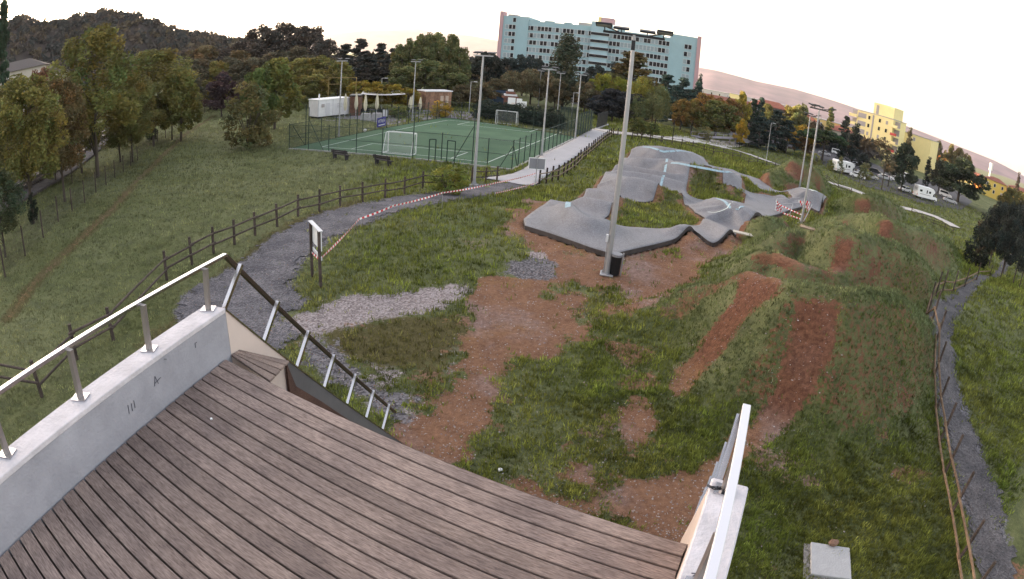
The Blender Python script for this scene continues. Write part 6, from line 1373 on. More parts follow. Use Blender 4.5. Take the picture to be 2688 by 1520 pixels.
def trp(name, label, kind, x, top, hwp, col, dist=None, base=None, group=None, **k):
    """x, top, hwp in the small photo grid; either a distance or the foot's y"""
    if base is not None: p = sd(x if not isinstance(base, tuple) else base[0], base if not isinstance(base, tuple) else base[1])[:2]; dist = float(np.hypot(*p))
    else: p = polar(x * Dq, (top + 60) * Dq, dist)[:2]
    b = np.array([p[0], p[1], drop(*p)]); tp = polar(x * Dq, top * Dq, dist); h = max(1.0, tp[2] - b[2])
    slant = math.hypot(dist, CAM_Z - (b[2] + h / 2)); hw = slant * hwp * Dq / 1500.0 * 1.32
    return tree(name, label, kind, b, h, hw, col, group, **k)
OLV, YEL, GRN, DKG, BRN, RED, PUR, GLD, BLG, PLUM = (.118, .100, .034), (.17, .125, .030), (.075, .085, .030), (.036, .046, .030), (.10, .066, .036), (.10, .045, .030), (.052, .030, .036), (.26, .15, .022), (.040, .058, .052), (.062, .046, .042)
trp('locust_tree', 'big brown-olive tree with bare lower trunk by the railway fence, tallest of the left group', 'fine', 240, 75, 105, OLV, base=(246, 448), var=0)
trp('locust_tree', 'wide yellow-olive tree with ivy-dark trunk right of the tallest left tree', 'fine', 400, 128, 98, (.13, .105, .034), base=(383, 352), var=1)
trp('locust_tree', 'dark olive tree leaning over the railway with an ivy-covered stump trunk', 'fine', 85, 190, 92, OLV, base=(84, 562), var=2)
trp('locust_tree', 'russet tree between the tallest left tree and the pale houses', 'fine', 150, 205, 70, (.10, .066, .034), dist=44, var=1)
trp('dark_tree', 'dark tree cut by the left edge of the view beside the rails', 'fine', 5, 430, 62, (.050, .055, .032), base=(15, 650), var=0)
trp('conifer', 'tall dark conifer top at the upper left corner', 'cedar', 5, 2, 34, DKG, dist=70)
trp('locust_tree', 'olive tree filling the left edge under the dark conifer', 'fine', 20, 215, 60, (.085, .075, .034), dist=46, var=2)
trp('sapling', 'thin young tree with pale leaves beside the rails', 'sapling', 180, 330, 28, (.10, .12, .05), base=(182, 462))
trp('red_tree', 'reddish tree in front of the pale houses', 'round', 100, 180, 36, RED, dist=88)
trp('locust_tree', 'mid brown tree behind the big left trees, near the hill foot', 'fine', 310, 165, 70, BRN, dist=80, var=0)
trp('locust_tree', 'olive tree right behind the yellow-olive left tree', 'round', 455, 185, 46, OLV, dist=75)
trp('ivy_bush', 'dark ivy mound wrapped on the trunk right of the tallest left tree', 'bush', 377, 305, 15, (.022, .024, .020), base=(380, 352), cat='bush')
trp('ivy_bush', 'dark ivy bush at the foot of the leaning left tree', 'bush', 84, 480, 14, (.022, .026, .020), base=(86, 562), cat='bush')
trp('purple_tree', 'small round dark purple tree standing alone at the end of the wire fence', 'round', 557, 185, 37, PUR, base=(557, 294))
trp('yellow_tree', 'yellow-green tree top right behind the purple tree', 'round', 545, 158, 30, (.13, .10, .034), dist=116)
trp('bush_tree', 'multi-stemmed reddish-olive tree nearest the lawn bench', 'bush', 626, 212, 58, (.085, .072, .034), base=(625, 372))
trp('olive_tree', 'full yellow-green tree behind the multi-stemmed one, left of the cabin', 'round', 700, 152, 54, (.115, .105, .034), base=(690, 325))
trp('olive_tree', 'slim green tree between the multi-stemmed tree and the full one', 'round', 650, 178, 36, GRN, dist=70)
for x, tp, hw, d in ((330, 190, 60, 64), (200, 235, 60, 62), (70, 290, 62, 55), (300, 262, 56, 66), (432, 232, 40, 78), (20, 330, 50, 50), (135, 330, 52, 58), (385, 210, 60, 74), (452, 165, 34, 115), (110, 250, 60, 66), (10, 260, 50, 62)): trp('locust_tree', 'brown-olive tree filling the left wood along the railway', 'fine', x, tp, hw, (.115, .096, .036), dist=d, group='left wood along the railway')
for x, tp, hw, d in ((500, 152, 40, 130), (530, 172, 34, 118), (592, 166, 34, 122), (622, 150, 36, 118), (575, 145, 36, 150), (480, 185, 34, 108), (510, 205, 20, 124), (605, 200, 22, 110), (650, 150, 34, 125), (740, 160, 40, 128), (690, 130, 44, 140), (750, 120, 40, 150), (830, 150, 36, 135)): trp('brown_tree', 'hazy brown tree closing the gap behind the purple tree', 'round', x, tp, hw, (.078, .060, .042), dist=d, group='brown trees behind the purple tree')
back = [('plum_tree', 'round', 660, 66, 48, PLUM, 175), ('plum_tree', 'round', 715, 62, 46, PLUM, 180), ('plum_tree', 'round', 775, 70, 48, PLUM, 172), ('plum_tree', 'round', 812, 98, 36, PLUM, 165), ('plum_tree', 'round', 600, 130, 40, BRN, 160), ('plum_tree', 'round', 510, 120, 44, BRN, 170), ('plum_tree', 'round', 560, 118, 46, PLUM, 190), ('plum_tree', 'round', 470, 130, 40, PLUM, 185)]
for nm_, kd, x, tp, hw, c, d in back: trp(nm_, 'dim plum-grey tree of the tall grove between the hill and the cabin', kd, x, tp, hw, c, dist=d, group='plum-grey grove')
for x, tp, hw, d in ((760, 150, 46, 118), (805, 142, 40, 116), (850, 158, 38, 112), (780, 190, 40, 106)): trp('yellow_tree', 'yellow-olive tree of the clump above the white cabin', 'round', x, tp, hw, (.135, .108, .036), dist=d, group='yellow clump above the cabin')
for x, tp, hw, d in ((868, 112, 30, 150), (905, 98, 34, 155), (955, 110, 30, 148), (985, 122, 26, 150), (925, 135, 40, 140)): trp('dark_conifer', 'dark conifer behind the shade sail', 'cedar', x, tp, hw, (.050, .044, .042), dist=d, group='dark conifers behind the cafe')
for x, tp, hw, d in ((1010, 116, 26, 132), (1035, 100, 28, 134), (1062, 92, 30, 130), (1088, 86, 28, 136), (1110, 96, 28, 130), (1135, 90, 26, 134), (1155, 122, 26, 128), (1070, 150, 55, 118), (1125, 165, 45, 114), (1010, 170, 38, 116)): trp('aspen_tree', 'grey-green tree of the tall dense row behind the kiosk', 'round', x, tp, hw, (.095, .090, .040), dist=d, group='tall grey-green row')
for x, tp, hw, d in ((905, 204, 34, 104), (945, 208, 34, 102), (985, 214, 28, 102), (1025, 222, 26, 101)): trp('gold_shrub', 'golden leafed small tree behind the parasols', 'round', x, tp, hw, (.17, .115, .022), dist=d, group='golden trees behind the parasols')
trp('gold_vine', 'yellow-orange vine bush left of the pale-roofed kiosk', 'bush', 1105, 255, 24, (.24, .15, .02), dist=91, cat='bush')
trp('gold_vine', 'olive vine bush spilling over the shade sail', 'bush', 1000, 262, 30, (.12, .11, .03), dist=89, cat='bush')
trp('dark_pine', 'dark flat-topped pine right above the corner mast', 'pine', 1222, 122, 26, (.034, .034, .030), dist=145)
trp('dark_pine', 'dark broad pine left of the corner mast', 'pine', 1180, 150, 32, (.042, .040, .034), dist=140)
for x, tp, hw, d in ((1275, 148, 30, 150), (1315, 140, 32, 152), (1350, 150, 28, 150), (1245, 165, 26, 148), (1500, 165, 30, 150), (1545, 160, 30, 150)): trp('dark_tree', 'dark dense tree standing against the pale blue block', 'round', x, tp, hw, (.032, .036, .036), dist=d, group='dark trees before the pale block')
for x, tp, hw, d in ((1290, 178, 34, 124), (1335, 172, 34, 126), (1375, 185, 28, 124), (1250, 200, 28, 120), (1200, 205, 34, 112), (1160, 215, 30, 110), (1395, 200, 28, 122), (1470, 205, 30, 122)): trp('brown_tree', 'brown hazy tree of the belt behind the dark hedge', 'willow' if x in (1290, 1335) else 'round', x, tp, hw, (.098, .072, .044), dist=d, group='brown belt behind the hedge')
trp('poplar', 'tall dark columnar poplar in front of the pale blue block', 'poplar', 1424, 90, 31, (.050, .052, .036), dist=128)
for x, tp, hw, d in ((1512, 188, 26, 128), (1555, 196, 26, 126), (1575, 205, 22, 126), (1490, 202, 20, 124)): trp('yellow_green_tree', 'bright yellow-green tree right of the poplar', 'round', x, tp, hw, (.165, .145, .026), dist=d, group='yellow-green trees by the poplar')
trp('golden_cedar', 'large cedar with sun-gilded top before the pale blue block', 'cedar', 1592, 132, 68, (.105, .072, .030), dist=146)
for x, tp, hw, d in ((1540, 225, 40, 112), (1582, 235, 40, 114), (1510, 240, 32, 112)): trp('dark_tree', 'near-black round tree below the golden cedar', 'round', x, tp, hw, (.030, .028, .034), dist=d, group='near-black trees below the cedar')
trp('willow', 'yellow weeping willow beside the tall mast', 'willow', 1615, 192, 27, (.17, .135, .03), dist=118)
for x, tp, hw, d in ((1652, 212, 28, 116), (1640, 235, 26, 112), (1600, 240, 24, 112)): trp('willow', 'dull olive weeping willow over the far lawn', 'willow', x, tp, hw, (.10, .095, .045), dist=d, group='olive willows')
for x, tp, hw, d in ((1675, 188, 34, 200), (1715, 195, 30, 195), (1698, 215, 34, 180), (1752, 205, 22, 190), (1735, 225, 28, 178)): trp('blue_conifer', 'bluish dark conifer at the foot of the pale blue block', 'cedar', x, tp, hw, BLG, dist=d, group='bluish conifers')
trp('cypress', 'dark narrow cypress touching the pink end strip of the pale block', 'cypress', 1756, 185, 8, (.028, .034, .03), dist=200)
for x, tp, hw, d, c in ((1770, 238, 30, 168, (.17, .09, .03)), (1800, 246, 30, 165, (.15, .075, .028)), (1740, 250, 26, 160, (.15, .10, .03)), (1835, 252, 24, 168, (.13, .07, .03)), (1712, 248, 22, 158, (.15, .09, .03))): trp('orange_tree', 'orange-brown autumn tree of the row above the parked cars', 'round', x, tp, hw, c, dist=d, group='orange row above the cars')
for x, tp, hw, d, c in ((1862, 232, 20, 190, (.20, .15, .03)), (1890, 248, 18, 195, DKG), (1910, 244, 16, 195, BLG), (1925, 262, 20, 200, (.12, .10, .04)), (1985, 268, 26, 205, (.17, .13, .04)), (2010, 262, 24, 205, (.12, .11, .05)), (2085, 268, 14, 215, (.13, .12, .05))): trp('town_tree', 'mixed tree poking up among the far roofs', 'cedar' if hw < 19 else 'round', x, tp, hw, c, dist=d, group='trees among the far roofs')
trp('olive_tree', 'rounded olive-green tree standing in the lawn behind the footbridge', 'round', 1800, 256, 44, (.095, .088, .030), base=(1798, 350))
trp('shrub', 'small pale-leafed shrub at the foot of the rounded olive tree', 'bush', 1765, 318, 20, (.12, .10, .045), base=(1768, 352), cat='shrub')
trp('gold_shrub', 'small golden tree left of the dark cedar', 'round', 1860, 300, 14, (.25, .15, .022), dist=150)
for x, tp, hw, b in ((1905, 292, 34, (1905, 372)), (1945, 275, 34, (1945, 378)), (1975, 300, 28, (1975, 385)), (1880, 318, 24, (1882, 368))): trp('dark_cedar', 'dark blue-green cedar of the clump behind the footbridge', 'cedar', x, tp, hw, (.036, .044, .042), base=b, group='dark cedars by the footbridge')
trp('gold_tree', 'golden-yellow tree between the dark cedars and the umbrella pine', 'round', 2010, 312, 28, (.24, .145, .026), base=(2012, 385))
trp('red_tree', 'russet lower tree in front of the golden one', 'round', 2012, 345, 25, (.11, .062, .03), base=(2014, 392))
trp('umbrella_pine', 'umbrella pine right behind the two right masts', 'pine', 2065, 318, 46, (.040, .056, .028), base=(2066, 405))
trp('cypress', 'dark cypress beside the umbrella pine of the masts', 'cypress', 2110, 330, 12, (.020, .026, .022), base=(2112, 408))
trp('cypress', 'narrow dark cypress on the skyline left of the masts', 'cypress', 2108 - 95, 258, 6, (.045, .035, .030), dist=215)
trp('big_cypress', 'broad dark cypress left of the sunlit apartment house', 'cypress', 2140, 306, 15, (.022, .026, .024), base=(2140, 415))
trp('dark_cedar', 'ragged dark cedar top left of the apartment house', 'cedar', 2122, 290, 18, (.026, .030, .026), dist=215)
trp('dark_tree', 'dark low tree between motorhome and red shop front', 'round', 2168, 386, 18, (.035, .036, .034), base=(2168, 432))
trp('bare_tree', 'thin-leaved brown tree in front of the sunlit apartment wall', 'sapling', 2224, 352, 34, (.10, .07, .045), base=(2216, 478), var=0)
trp('bare_tree', 'darker thin-leaved tree rising from the parked cars', 'sapling', 2236, 385, 28, (.07, .055, .04), base=(2232, 470), var=0)
trp('dark_pine', 'dark rounded pine right of the sunlit apartment house', 'round', 2290, 368, 32, (.034, .040, .030), base=(2264, 482))
trp('cypress', 'cypress with sunlit top between the two cream houses', 'cypress', 2282, 318, 9, (.060, .046, .030), dist=235)
trp('cypress', 'thin black cypress left of the big umbrella pine', 'cypress', 2329, 392, 9, (.018, .020, .020), base=(2325, 474))
trp('umbrella_pine', 'very large umbrella pine at the right over the car park', 'round', 2420, 400, 58, (.034, .040, .026), base=(2408, 508))
trp('umbrella_pine', 'smaller dark pine crown left against the very large umbrella pine', 'round', 2360, 402, 26, (.036, .036, .028), base=(2358, 486))
for x, tp, hw, d in ((2352, 352, 14, 285), (2385, 362, 16, 290), (2405, 372, 16, 285), (2425, 385, 16, 290)): trp('town_tree', 'mixed tree right of the small cream house', 'round', x, tp, hw, (.11, .085, .04), dist=d, group='trees right of the cream house')
trp('cypress', 'lone pointed cypress on the skyline at the far right', 'cypress', 2554, 430, 7, (.05, .032, .030), dist=200)
for x, tp, hw, d in ((2535, 470, 20, 180), (2560, 480, 22, 175), (2520, 480, 20, 170)): trp('town_tree', 'olive tree at the far right below the valley houses', 'round', x, tp, hw, (.085, .07, .03), dist=d, group='olive trees at the far right')
trp('dark_bush', 'large black-green bush at the end of the woodside trail', 'bush', 2440, 548, 34, (.022, .024, .020), base=(2452, 672), cat='bush')
trp('dark_bush', 'reddish-dark bush top behind the black-green bush', 'bush', 2462, 532, 26, (.050, .034, .024), base=(2470, 650), cat='bush')
for x, tp, hw, d in ((2512, 505, 30, 88), (2550, 510, 34, 84), (2490, 522, 24, 92), (2585, 500, 34, 80), (2540, 545, 30, 74), (2590, 560, 30, 70)): trp('dark_tree', 'near-black tree of the thicket at the right edge', 'fine', x, tp, hw, (.024, .026, .026), dist=d, group='thicket at the right edge')
trp('garden_tree', 'small spreading tree in the far lawn, left of two', 'round', 1602, 296, 20, (.085, .08, .03), base=(1602, 345)); trp('garden_tree', 'small round tree in the far lawn, right of two', 'round', 1640, 310, 14, (.08, .085, .03), base=(1640, 348))
trp('bush', 'leafy yellow-green bush in the timber fence by the gravel path', 'bush', 1122, 415, 40, (.13, .125, .028), base=(1125, 488), cat='bush')
for x, tp, hw, b in ((2045, 385, 16, (2045, 412)), (2092, 400, 12, (2092, 430)), (2178, 425, 12, (2178, 452)), (2012, 378, 16, (2010, 402))): trp('willow_shrub', 'pale yellow-green shrub on the grass bank before the car park', 'bush', x, tp, hw, (.15, .14, .05), base=b, cat='shrub', group='pale shrubs on the bank')
for x, b in ((2157, 476), (2166, 477), (2108, 462)): trp('sapling', 'staked young sapling beside the car park path', 'sapling', x, b - 70, 10, (.10, .09, .05), base=(x, b), group='staked saplings')
# hedge behind the far goal
for k in range(15):
    t_ = k / 14; p = polar(1250 + (60 + 1010 * t_) / 5, 200 + (430 + 60 * t_) / 5, 92 - 6 * t_); z = float(zb(p[0], p[1])); tree('hedge_bush', 'dark evergreen bush of the hedge behind the far goal', 'bush', (p[0], p[1], z), 2.6 + .4 * math.sin(k * 2.1), 2.0, (.024, .030, .024), 'dark hedge', cat='hedge')
# ------------------------------------------------------------------ hills
def hillmat(name, a, b_, sc):
    m = mat(name, a, .95, var=.5, vscale=sc, col2=b_, spec=0); return m
def profile_hill(name, prof, dist, depth, m, seed, rough=1.0, zlow=-60):
    """ridge seen from the park: bearing (deg) and height (m) pairs at a distance, falling to both sides"""
    az = np.array([p[0] for p in prof]); hh = np.array([p[1] for p in prof]); n = int((az[-1] - az[0]) * 3) + 2; A = np.linspace(az[0], az[-1], n); H = np.interp(A, az, hh)
    rows = np.array([-1, -.8, -.6, -.42, -.28, -.16, -.07, 0, .1, .3, .7, 1]); sh = np.array([0, .05, .16, .34, .54, .75, .91, 1, .94, .7, .25, 0])
    A2, R2 = np.meshgrid(A, rows, indexing='ij'); D2 = dist + R2 * depth
    X, Y = D2 * np.sin(np.radians(A2)), D2 * np.cos(np.radians(A2)); S2 = np.broadcast_to(sh, A2.shape)
    nz = (fbm(X / (depth * .22), Y / (depth * .22), seed) - .5)
    Z = zlow + (H[:, None] - zlow) * np.clip(S2 + nz * .35 * rough * S2 * (1 - S2) * 4, 0, 1.05) + nz * rough * 6 * (R2 != 0)
    V = np.stack([X.ravel(), Y.ravel(), Z.ravel()], 1); k = len(rows); i, j = np.meshgrid(np.arange(n - 1), np.arange(k - 1), indexing='ij')
    F = np.stack([i * k + j, (i + 1) * k + j, (i + 1) * k + j + 1, i * k + j + 1], -1).reshape(-1, 4)
    me = npmesh(name, V, F, smooth=True); me.materials.append(m); o = structure(link(name, me)); return o, (A, rows, X, Y, Z)
def hz_(deg, el, d): return CAM_Z + d * math.tan(R(el))
HD = 470.0
LH_ = [(-140, 20), (-120, 52), (-108, 62)] + [(a, hz_(a, e, HD)) for a, e in ((-95, 8.3), (-84, 8.9), (-76, 9.0), (-68, 8.6), (-60, 8.4), (-56, 7.8), (-54, 6.8), (-53, 5.3), (-52.1, 6.5), (-50.6, 6.5), (-48.5, 5.5), (-46.6, 5.3), (-44.9, 5.6), (-42.5, 5.75), (-40.8, 5.5), (-37.4, 4.3), (-34.5, 2.9), (-30.9, 2.1), (-28.4, 1.4), (-25, .8), (-20, -.5))]  # out-of-view left end of the ridge raised to shade the park
hill, (hA, hrw, hX, hY, hZ) = profile_hill('wooded_hill', LH_, HD, 190, hillmat('wooded hillside', (.060, .050, .042), (.030, .026, .026), .06), 4, .8, -8)
def blobs(name, P, S, seed, tone):
    """one crown of the far wood: a clump of leaf faces, merged into one mass"""
    rng = np.random.default_rng(seed); n = len(P); q = 26
    d = rng.normal(size=(n, q, 3)); d /= np.linalg.norm(d, axis=2)[..., None]; d[..., 2] = np.abs(d[..., 2]) * 1.1; C = P[:, None, :] + d * S[:, None, None] * rng.uniform(.6, 1, (n, q, 1))
    t = np.repeat(tone[:, None, :], q, 1) * rng.uniform(.7, 1.3, (n, q, 1)); V, F, T = leaves(C.reshape(-1, 3), 1.0, rng, t.reshape(-1, 3)); s = np.repeat(np.repeat(S, q), 4) * .42
    c = np.repeat(C.reshape(-1, 3), 4, 0); V = c + (V - c) * s[:, None]
    me = npmesh(name, V, F, tone=T); me.materials.append(M_LEAF); o = link(name, me); o.color = (1, 1, 1, 1); o['kind'] = 'stuff'; return o
rg = np.random.default_rng(11); ncand = 5200
ia = rg.uniform(0, len(hA) - 1.001, ncand); ir = rg.uniform(1.0, 8.3, ncand); i0, j0 = ia.astype(int), ir.astype(int); fi, fj = ia - i0, ir - j0
def bil(M): return M[i0, j0] * (1 - fi) * (1 - fj) + M[i0 + 1, j0] * fi * (1 - fj) + M[i0, j0 + 1] * (1 - fi) * fj + M[i0 + 1, j0 + 1] * fi * fj
HP = np.stack([bil(hX), bil(hY), bil(hZ)], 1); keep = (np.degrees(np.arctan2(HP[:, 0], HP[:, 1])) > -66); HP = HP[keep]
pal = np.array([(.070, .062, .048), (.052, .053, .045), (.095, .072, .050), (.045, .050, .045), (.110, .086, .048)])
hw_ = blobs('hill_forest', HP, rg.uniform(2.6, 5.6, len(HP)), 12, pal[rg.integers(0, 5, len(HP))]); tag(hw_, 'brown autumn woodland covering the hill at the left')
# belt of far woodland closing the plain behind the park
P_ = []
for k in range(1500):
    az = rg.uniform(-34, 34); d = rg.uniform(205, 330); x, y = d * math.sin(R(az)), d * math.cos(R(az))
    if np.dot(np.array([x, y]) - h0, nH) < 14 and -20 < np.dot(np.array([x, y]) - h0, uH) < 125: continue
    P_.append((x, y, float(zb(x, y)) + rg.uniform(1.0, 5)))
P_ = np.array(P_); pal2 = np.array([(.060, .050, .042), (.045, .050, .040), (.090, .064, .036), (.036, .038, .038)])
fw = blobs('far_woodland', P_, rg.uniform(2.4, 4.2, len(P_)), 14, pal2[rg.integers(0, 4, len(P_))]); tag(fw, 'dim belt of woodland behind the park')
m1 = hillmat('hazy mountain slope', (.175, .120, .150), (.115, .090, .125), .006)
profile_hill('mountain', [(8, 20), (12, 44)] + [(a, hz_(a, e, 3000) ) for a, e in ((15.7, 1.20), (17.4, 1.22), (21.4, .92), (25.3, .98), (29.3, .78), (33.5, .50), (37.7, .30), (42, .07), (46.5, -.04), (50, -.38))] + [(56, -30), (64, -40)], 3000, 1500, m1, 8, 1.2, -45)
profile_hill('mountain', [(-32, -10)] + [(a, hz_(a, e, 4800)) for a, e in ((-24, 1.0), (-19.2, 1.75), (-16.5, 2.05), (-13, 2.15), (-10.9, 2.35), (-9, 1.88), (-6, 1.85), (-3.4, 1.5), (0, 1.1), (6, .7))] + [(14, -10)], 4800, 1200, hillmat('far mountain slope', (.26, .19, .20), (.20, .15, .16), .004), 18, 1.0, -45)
# ------------------------------------------------------------------ grass, weeds and litter
def tufts(name, P, Z, size, nb, rng, cols, lean=.6, wid=.12, label=None):
    n = len(P); a = rng.uniform(0, 2 * np.pi, (n, nb)); L = size[:, None] * rng.uniform(.55, 1.25, (n, nb)); w = L * wid
    bx = P[:, 0, None] + rng.normal(0, 1, (n, nb)) * size[:, None] * .45; by = P[:, 1, None] + rng.normal(0, 1, (n, nb)) * size[:, None] * .45; bz = np.repeat(Z[:, None], nb, 1)
    ln = rng.uniform(.1, 1, (n, nb)) * lean; tx, ty, tz = bx + np.cos(a) * L * ln, by + np.sin(a) * L * ln, bz + L * np.sqrt(np.clip(1 - ln ** 2, .1, 1))
    px, py = -np.sin(a) * w, np.cos(a) * w
    V = np.stack([np.stack([bx - px, by - py, bz - .01], -1), np.stack([bx + px, by + py, bz - .01], -1), np.stack([tx, ty, tz], -1)], 2).reshape(-1, 3)
    F = np.arange(len(V)).reshape(-1, 3); c = cols[:, None, :] * rng.uniform(.65, 1.4, (n, nb, 1)); T = np.repeat(c.reshape(-1, 3), 3, 0)
    e_ = .35; gx = (zt(P[:, 0] + e_, P[:, 1]) - zt(P[:, 0] - e_, P[:, 1])) / (2 * e_); gy = (zt(P[:, 0], P[:, 1] + e_) - zt(P[:, 0], P[:, 1] - e_)) / (2 * e_)
    N_ = np.stack([-gx, -gy, np.ones(n)], 1); N_ /= np.linalg.norm(N_, axis=1)[:, None]; N_ = np.repeat(N_[:, None, :], nb * 3, 1).reshape(-1, 3) + rng.normal(0, .12, (n * nb * 3, 3)); N_ /= np.linalg.norm(N_, axis=1)[:, None]
    me = npmesh(name, V, F, tone=T); sa_ = me.attributes.new('slope', 'FLOAT_VECTOR', 'POINT'); sa_.data.foreach_set('vector', N_.astype(np.float32).ravel()); me.materials.append(M_BLADE); o = link(name, me); o['kind'] = 'stuff'; o.color = (1, 1, 1, 1)
    if label: o['label'] = label
    return o
def blademat(name):                          # thin blades: light passes through them, and they shade like the slope they clothe
    m, n, l, b = nmat(name); n.remove(b); at = n.new('ShaderNodeAttribute'); at.attribute_name = 'tone'; sl_ = n.new('ShaderNodeAttribute'); sl_.attribute_name = 'slope'
    d = n.new('ShaderNodeBsdfDiffuse'); t = n.new('ShaderNodeBsdfTranslucent'); ng = n.new('ShaderNodeVectorMath'); ng.operation = 'SCALE'; ng.inputs['Scale'].default_value = -1.0
    l.new(sl_.outputs['Vector'], ng.inputs[0]); l.new(at.outputs['Color'], d.inputs['Color']); l.new(at.outputs['Color'], t.inputs['Color']); l.new(sl_.outputs['Vector'], d.inputs['Normal']); l.new(ng.outputs[0], t.inputs['Normal'])
    a = n.new('ShaderNodeAddShader'); l.new(d.outputs[0], a.inputs[0]); l.new(t.outputs[0], a.inputs[1]); l.new(a.outputs[0], n['Material Output'].inputs[0]); return m
M_BLADE = blademat('grass blades')
ram = np.array([p[:2] for p in (DL - uB * .6 + nB * 4.4, DR + uB * .8 + nB * 4.4, DR + uB * .8 - nB * 3.6, DL - uB * 1.6 - nB * 3.6)])
def scatter(n, r0, r1, a0, a1, rng, p=0.0):
    r = np.exp(rng.uniform(np.log(r0), np.log(r1), n)) if p == 0 else r0 + (r1 - r0) * rng.uniform(0, 1, n) ** p
    a = np.radians(rng.uniform(a0, a1, n)); return np.stack([r * np.sin(a), r * np.cos(a)], 1)
def cover_at(Pq):
    """how bare the land is at points (0 = full grass)"""
    w = wobble(Pq); b = np.zeros(len(Pq)); cl_ = 1 - clumps(Pq)
    for p in DIRT_FLAT: b = np.maximum(b, ss(-.3, .3, sdf(Pq, p) + w) * cl_)
    for p in GREYG + PALE: b = np.maximum(b, ss(-.3, .3, sdf(Pq, p) + w))
    for p in DIRT_HIT: b = np.maximum(b, ss(-.2, .2, sdf(Pq, p) + w * .35))
    for p in [GRAVEL_PATH, TRAIL]: b = np.maximum(b, ss(-.25, .2, sdf(Pq, p) + w * .4))
    for p in [ASPH_PATH, CROSS_PATH, np.array(FENCE_C), ram]: b = np.maximum(b, (sdf(Pq, p) > -.1) * 1.0)
    s = sdf(Pq, PUMP); isl = np.any([sdf(Pq, q) > .3 for q in ISLES], axis=0); b = np.maximum(b, ((s > -.5) & ~isl) * 1.0)
    tl = np.min([segdist(Pq, u, v)[0] for u, v in zip(TRACKLINE[:-1], TRACKLINE[1:])], 0); b = np.maximum(b, (tl < .25) * .8); b = np.maximum(b, .38 * face_of(Pq))
    return b
def top_z(Pq):
    z = zt(Pq[:, 0], Pq[:, 1])
    for q in ISLES:
        k = np.where(inside(Pq, q))[0]
        if len(k): z[k] = island_z(Pq[k, 0], Pq[k, 1], q)
    return z
rg = np.random.default_rng(21)
P_ = np.concatenate([scatter(120000, 5.5, 62, -62, 62, rg), scatter(26000, 8, 30, 8, 60, rg), scatter(30000, 60, 170, 5, 58, rg), scatter(16000, 60, 130, -58, 0, rg)] + [np.array(q).mean(0) + rg.uniform(-9, 9, (2600, 2)) for q in ISLES]); bare = cover_at(P_); worn = ss(.60, .72, fbm(P_[:, 0] * .55, P_[:, 1] * .55, 77)) * (P_[:, 0] > -3) * .6
dryv = np.zeros(len(P_))
for p in DRY: dryv = np.maximum(dryv, ss(-.8, .8, sdf(P_, p)))
keep = rg.random(len(P_)) > np.clip(bare + worn * .7 + dryv * .45, 0, .985); P_ = P_[keep]; dryv = dryv[keep]; Z_ = top_z(P_); d_ = np.hypot(*P_.T)
mnd = ridges(P_, MOUNDS)
mix_ = fbm(P_[:, 0] * .35, P_[:, 1] * .35, 61); v_ = fbm(P_[:, 0] * 1.3, P_[:, 1] * 1.3, 67)
left = ss(-2, -9, P_[:, 0] + .15 * P_[:, 1])
c1, c2, c3 = np.array([.098, .138, .026]), np.array([.185, .182, .044]), np.array([.205, .212, .130])
C_ = c1 + (c2 - c1) * mix_[:, None] * 1.1; C_ = C_ * (1 - .6 * left[:, None]) + c3 * .6 * left[:, None]; C_ = C_ * (1 - .75 * dryv[:, None]) + np.array([.10, .085, .038]) * .75 * dryv[:, None]; f_ = fbm(P_[:, 0] * 4.2, P_[:, 1] * 4.2, 91, 2); top_ = ss(.55, 1.1, mnd) * (1 - face_of(P_)); C_ = C_ * (1 - .55 * top_[:, None]) + np.array([.200, .215, .130]) * .55 * top_[:, None]; fc_ = ss(.2, .8, np.hypot(*[(ridges(P_ + e, MOUNDS) - ridges(P_ - e, MOUNDS)) / .6 for e in (np.array([.3, 0]), np.array([0, .3]))])); C_ = C_ * (1 - .6 * fc_[:, None]) + np.array([.060, .085, .026]) * .6 * fc_[:, None]; C_ *= (np.clip(.15 + 1.0 * v_ + 1.1 * (f_ - .5), .22, 2.0) * rg.uniform(.6, 1.4, len(P_)))[:, None]  # mound crests paled and slopes darkened: slope light painted into the tufts
size = (.050 + .0046 * np.minimum(d_, 80)) * (.45 + 1.1 * f_) * (1 - .25 * np.clip(mnd, 0, 1)) * (1 - .35 * left)
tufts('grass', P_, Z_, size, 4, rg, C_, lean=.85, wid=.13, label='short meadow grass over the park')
# rank weeds on the mounds, beside the notice board and round the pump track
Q_ = scatter(26000, 10, 75, 2, 62, rg); m_ = ridges(Q_, MOUNDS); b_ = cover_at(Q_); Q_ = Q_[(m_ > .25) & (rg.random(len(Q_)) < .25 + .5 * np.clip(m_, 0, 1.2)) & (b_ < .4)]
weedpoly = poly_d([(740, 700), (800, 640), (860, 600), (950, 560), (1100, 530), (1250, 520), (1300, 560), (1200, 600), (980, 600), (900, 680), (860, 745), (770, 752)])
lo, hi = weedpoly.min(0), weedpoly.max(0); W_p = rg.uniform(lo, hi, (4200, 2)); s_ = sdf(W_p, weedpoly); W_p = W_p[(s_ > 0) & (rg.random(len(W_p)) < .45)]
E_p = np.array(PUMP)[rg.integers(0, len(PUMP), 900)] + rg.normal(0, 1.3, (900, 2)); E_p = E_p[(sdf(E_p, PUMP) < -.4) & (E_p[:, 0] > 2)]
I_p = np.concatenate([np.mean(q, 0) + rg.normal(0, 2.0, (420, 2)) for q in ISLES]); I_p = I_p[np.any([sdf(I_p, q) > .4 for q in ISLES], axis=0)]
bank = poly_d([(2300, 760), (2200, 740), (2240, 860), (2300, 980), (2340, 1050), (2310, 880)]); B_p = rg.uniform(bank.min(0) - .5, bank.max(0) + .5, (1800, 2)); B_p = B_p[sdf(B_p, bank) > -.3]
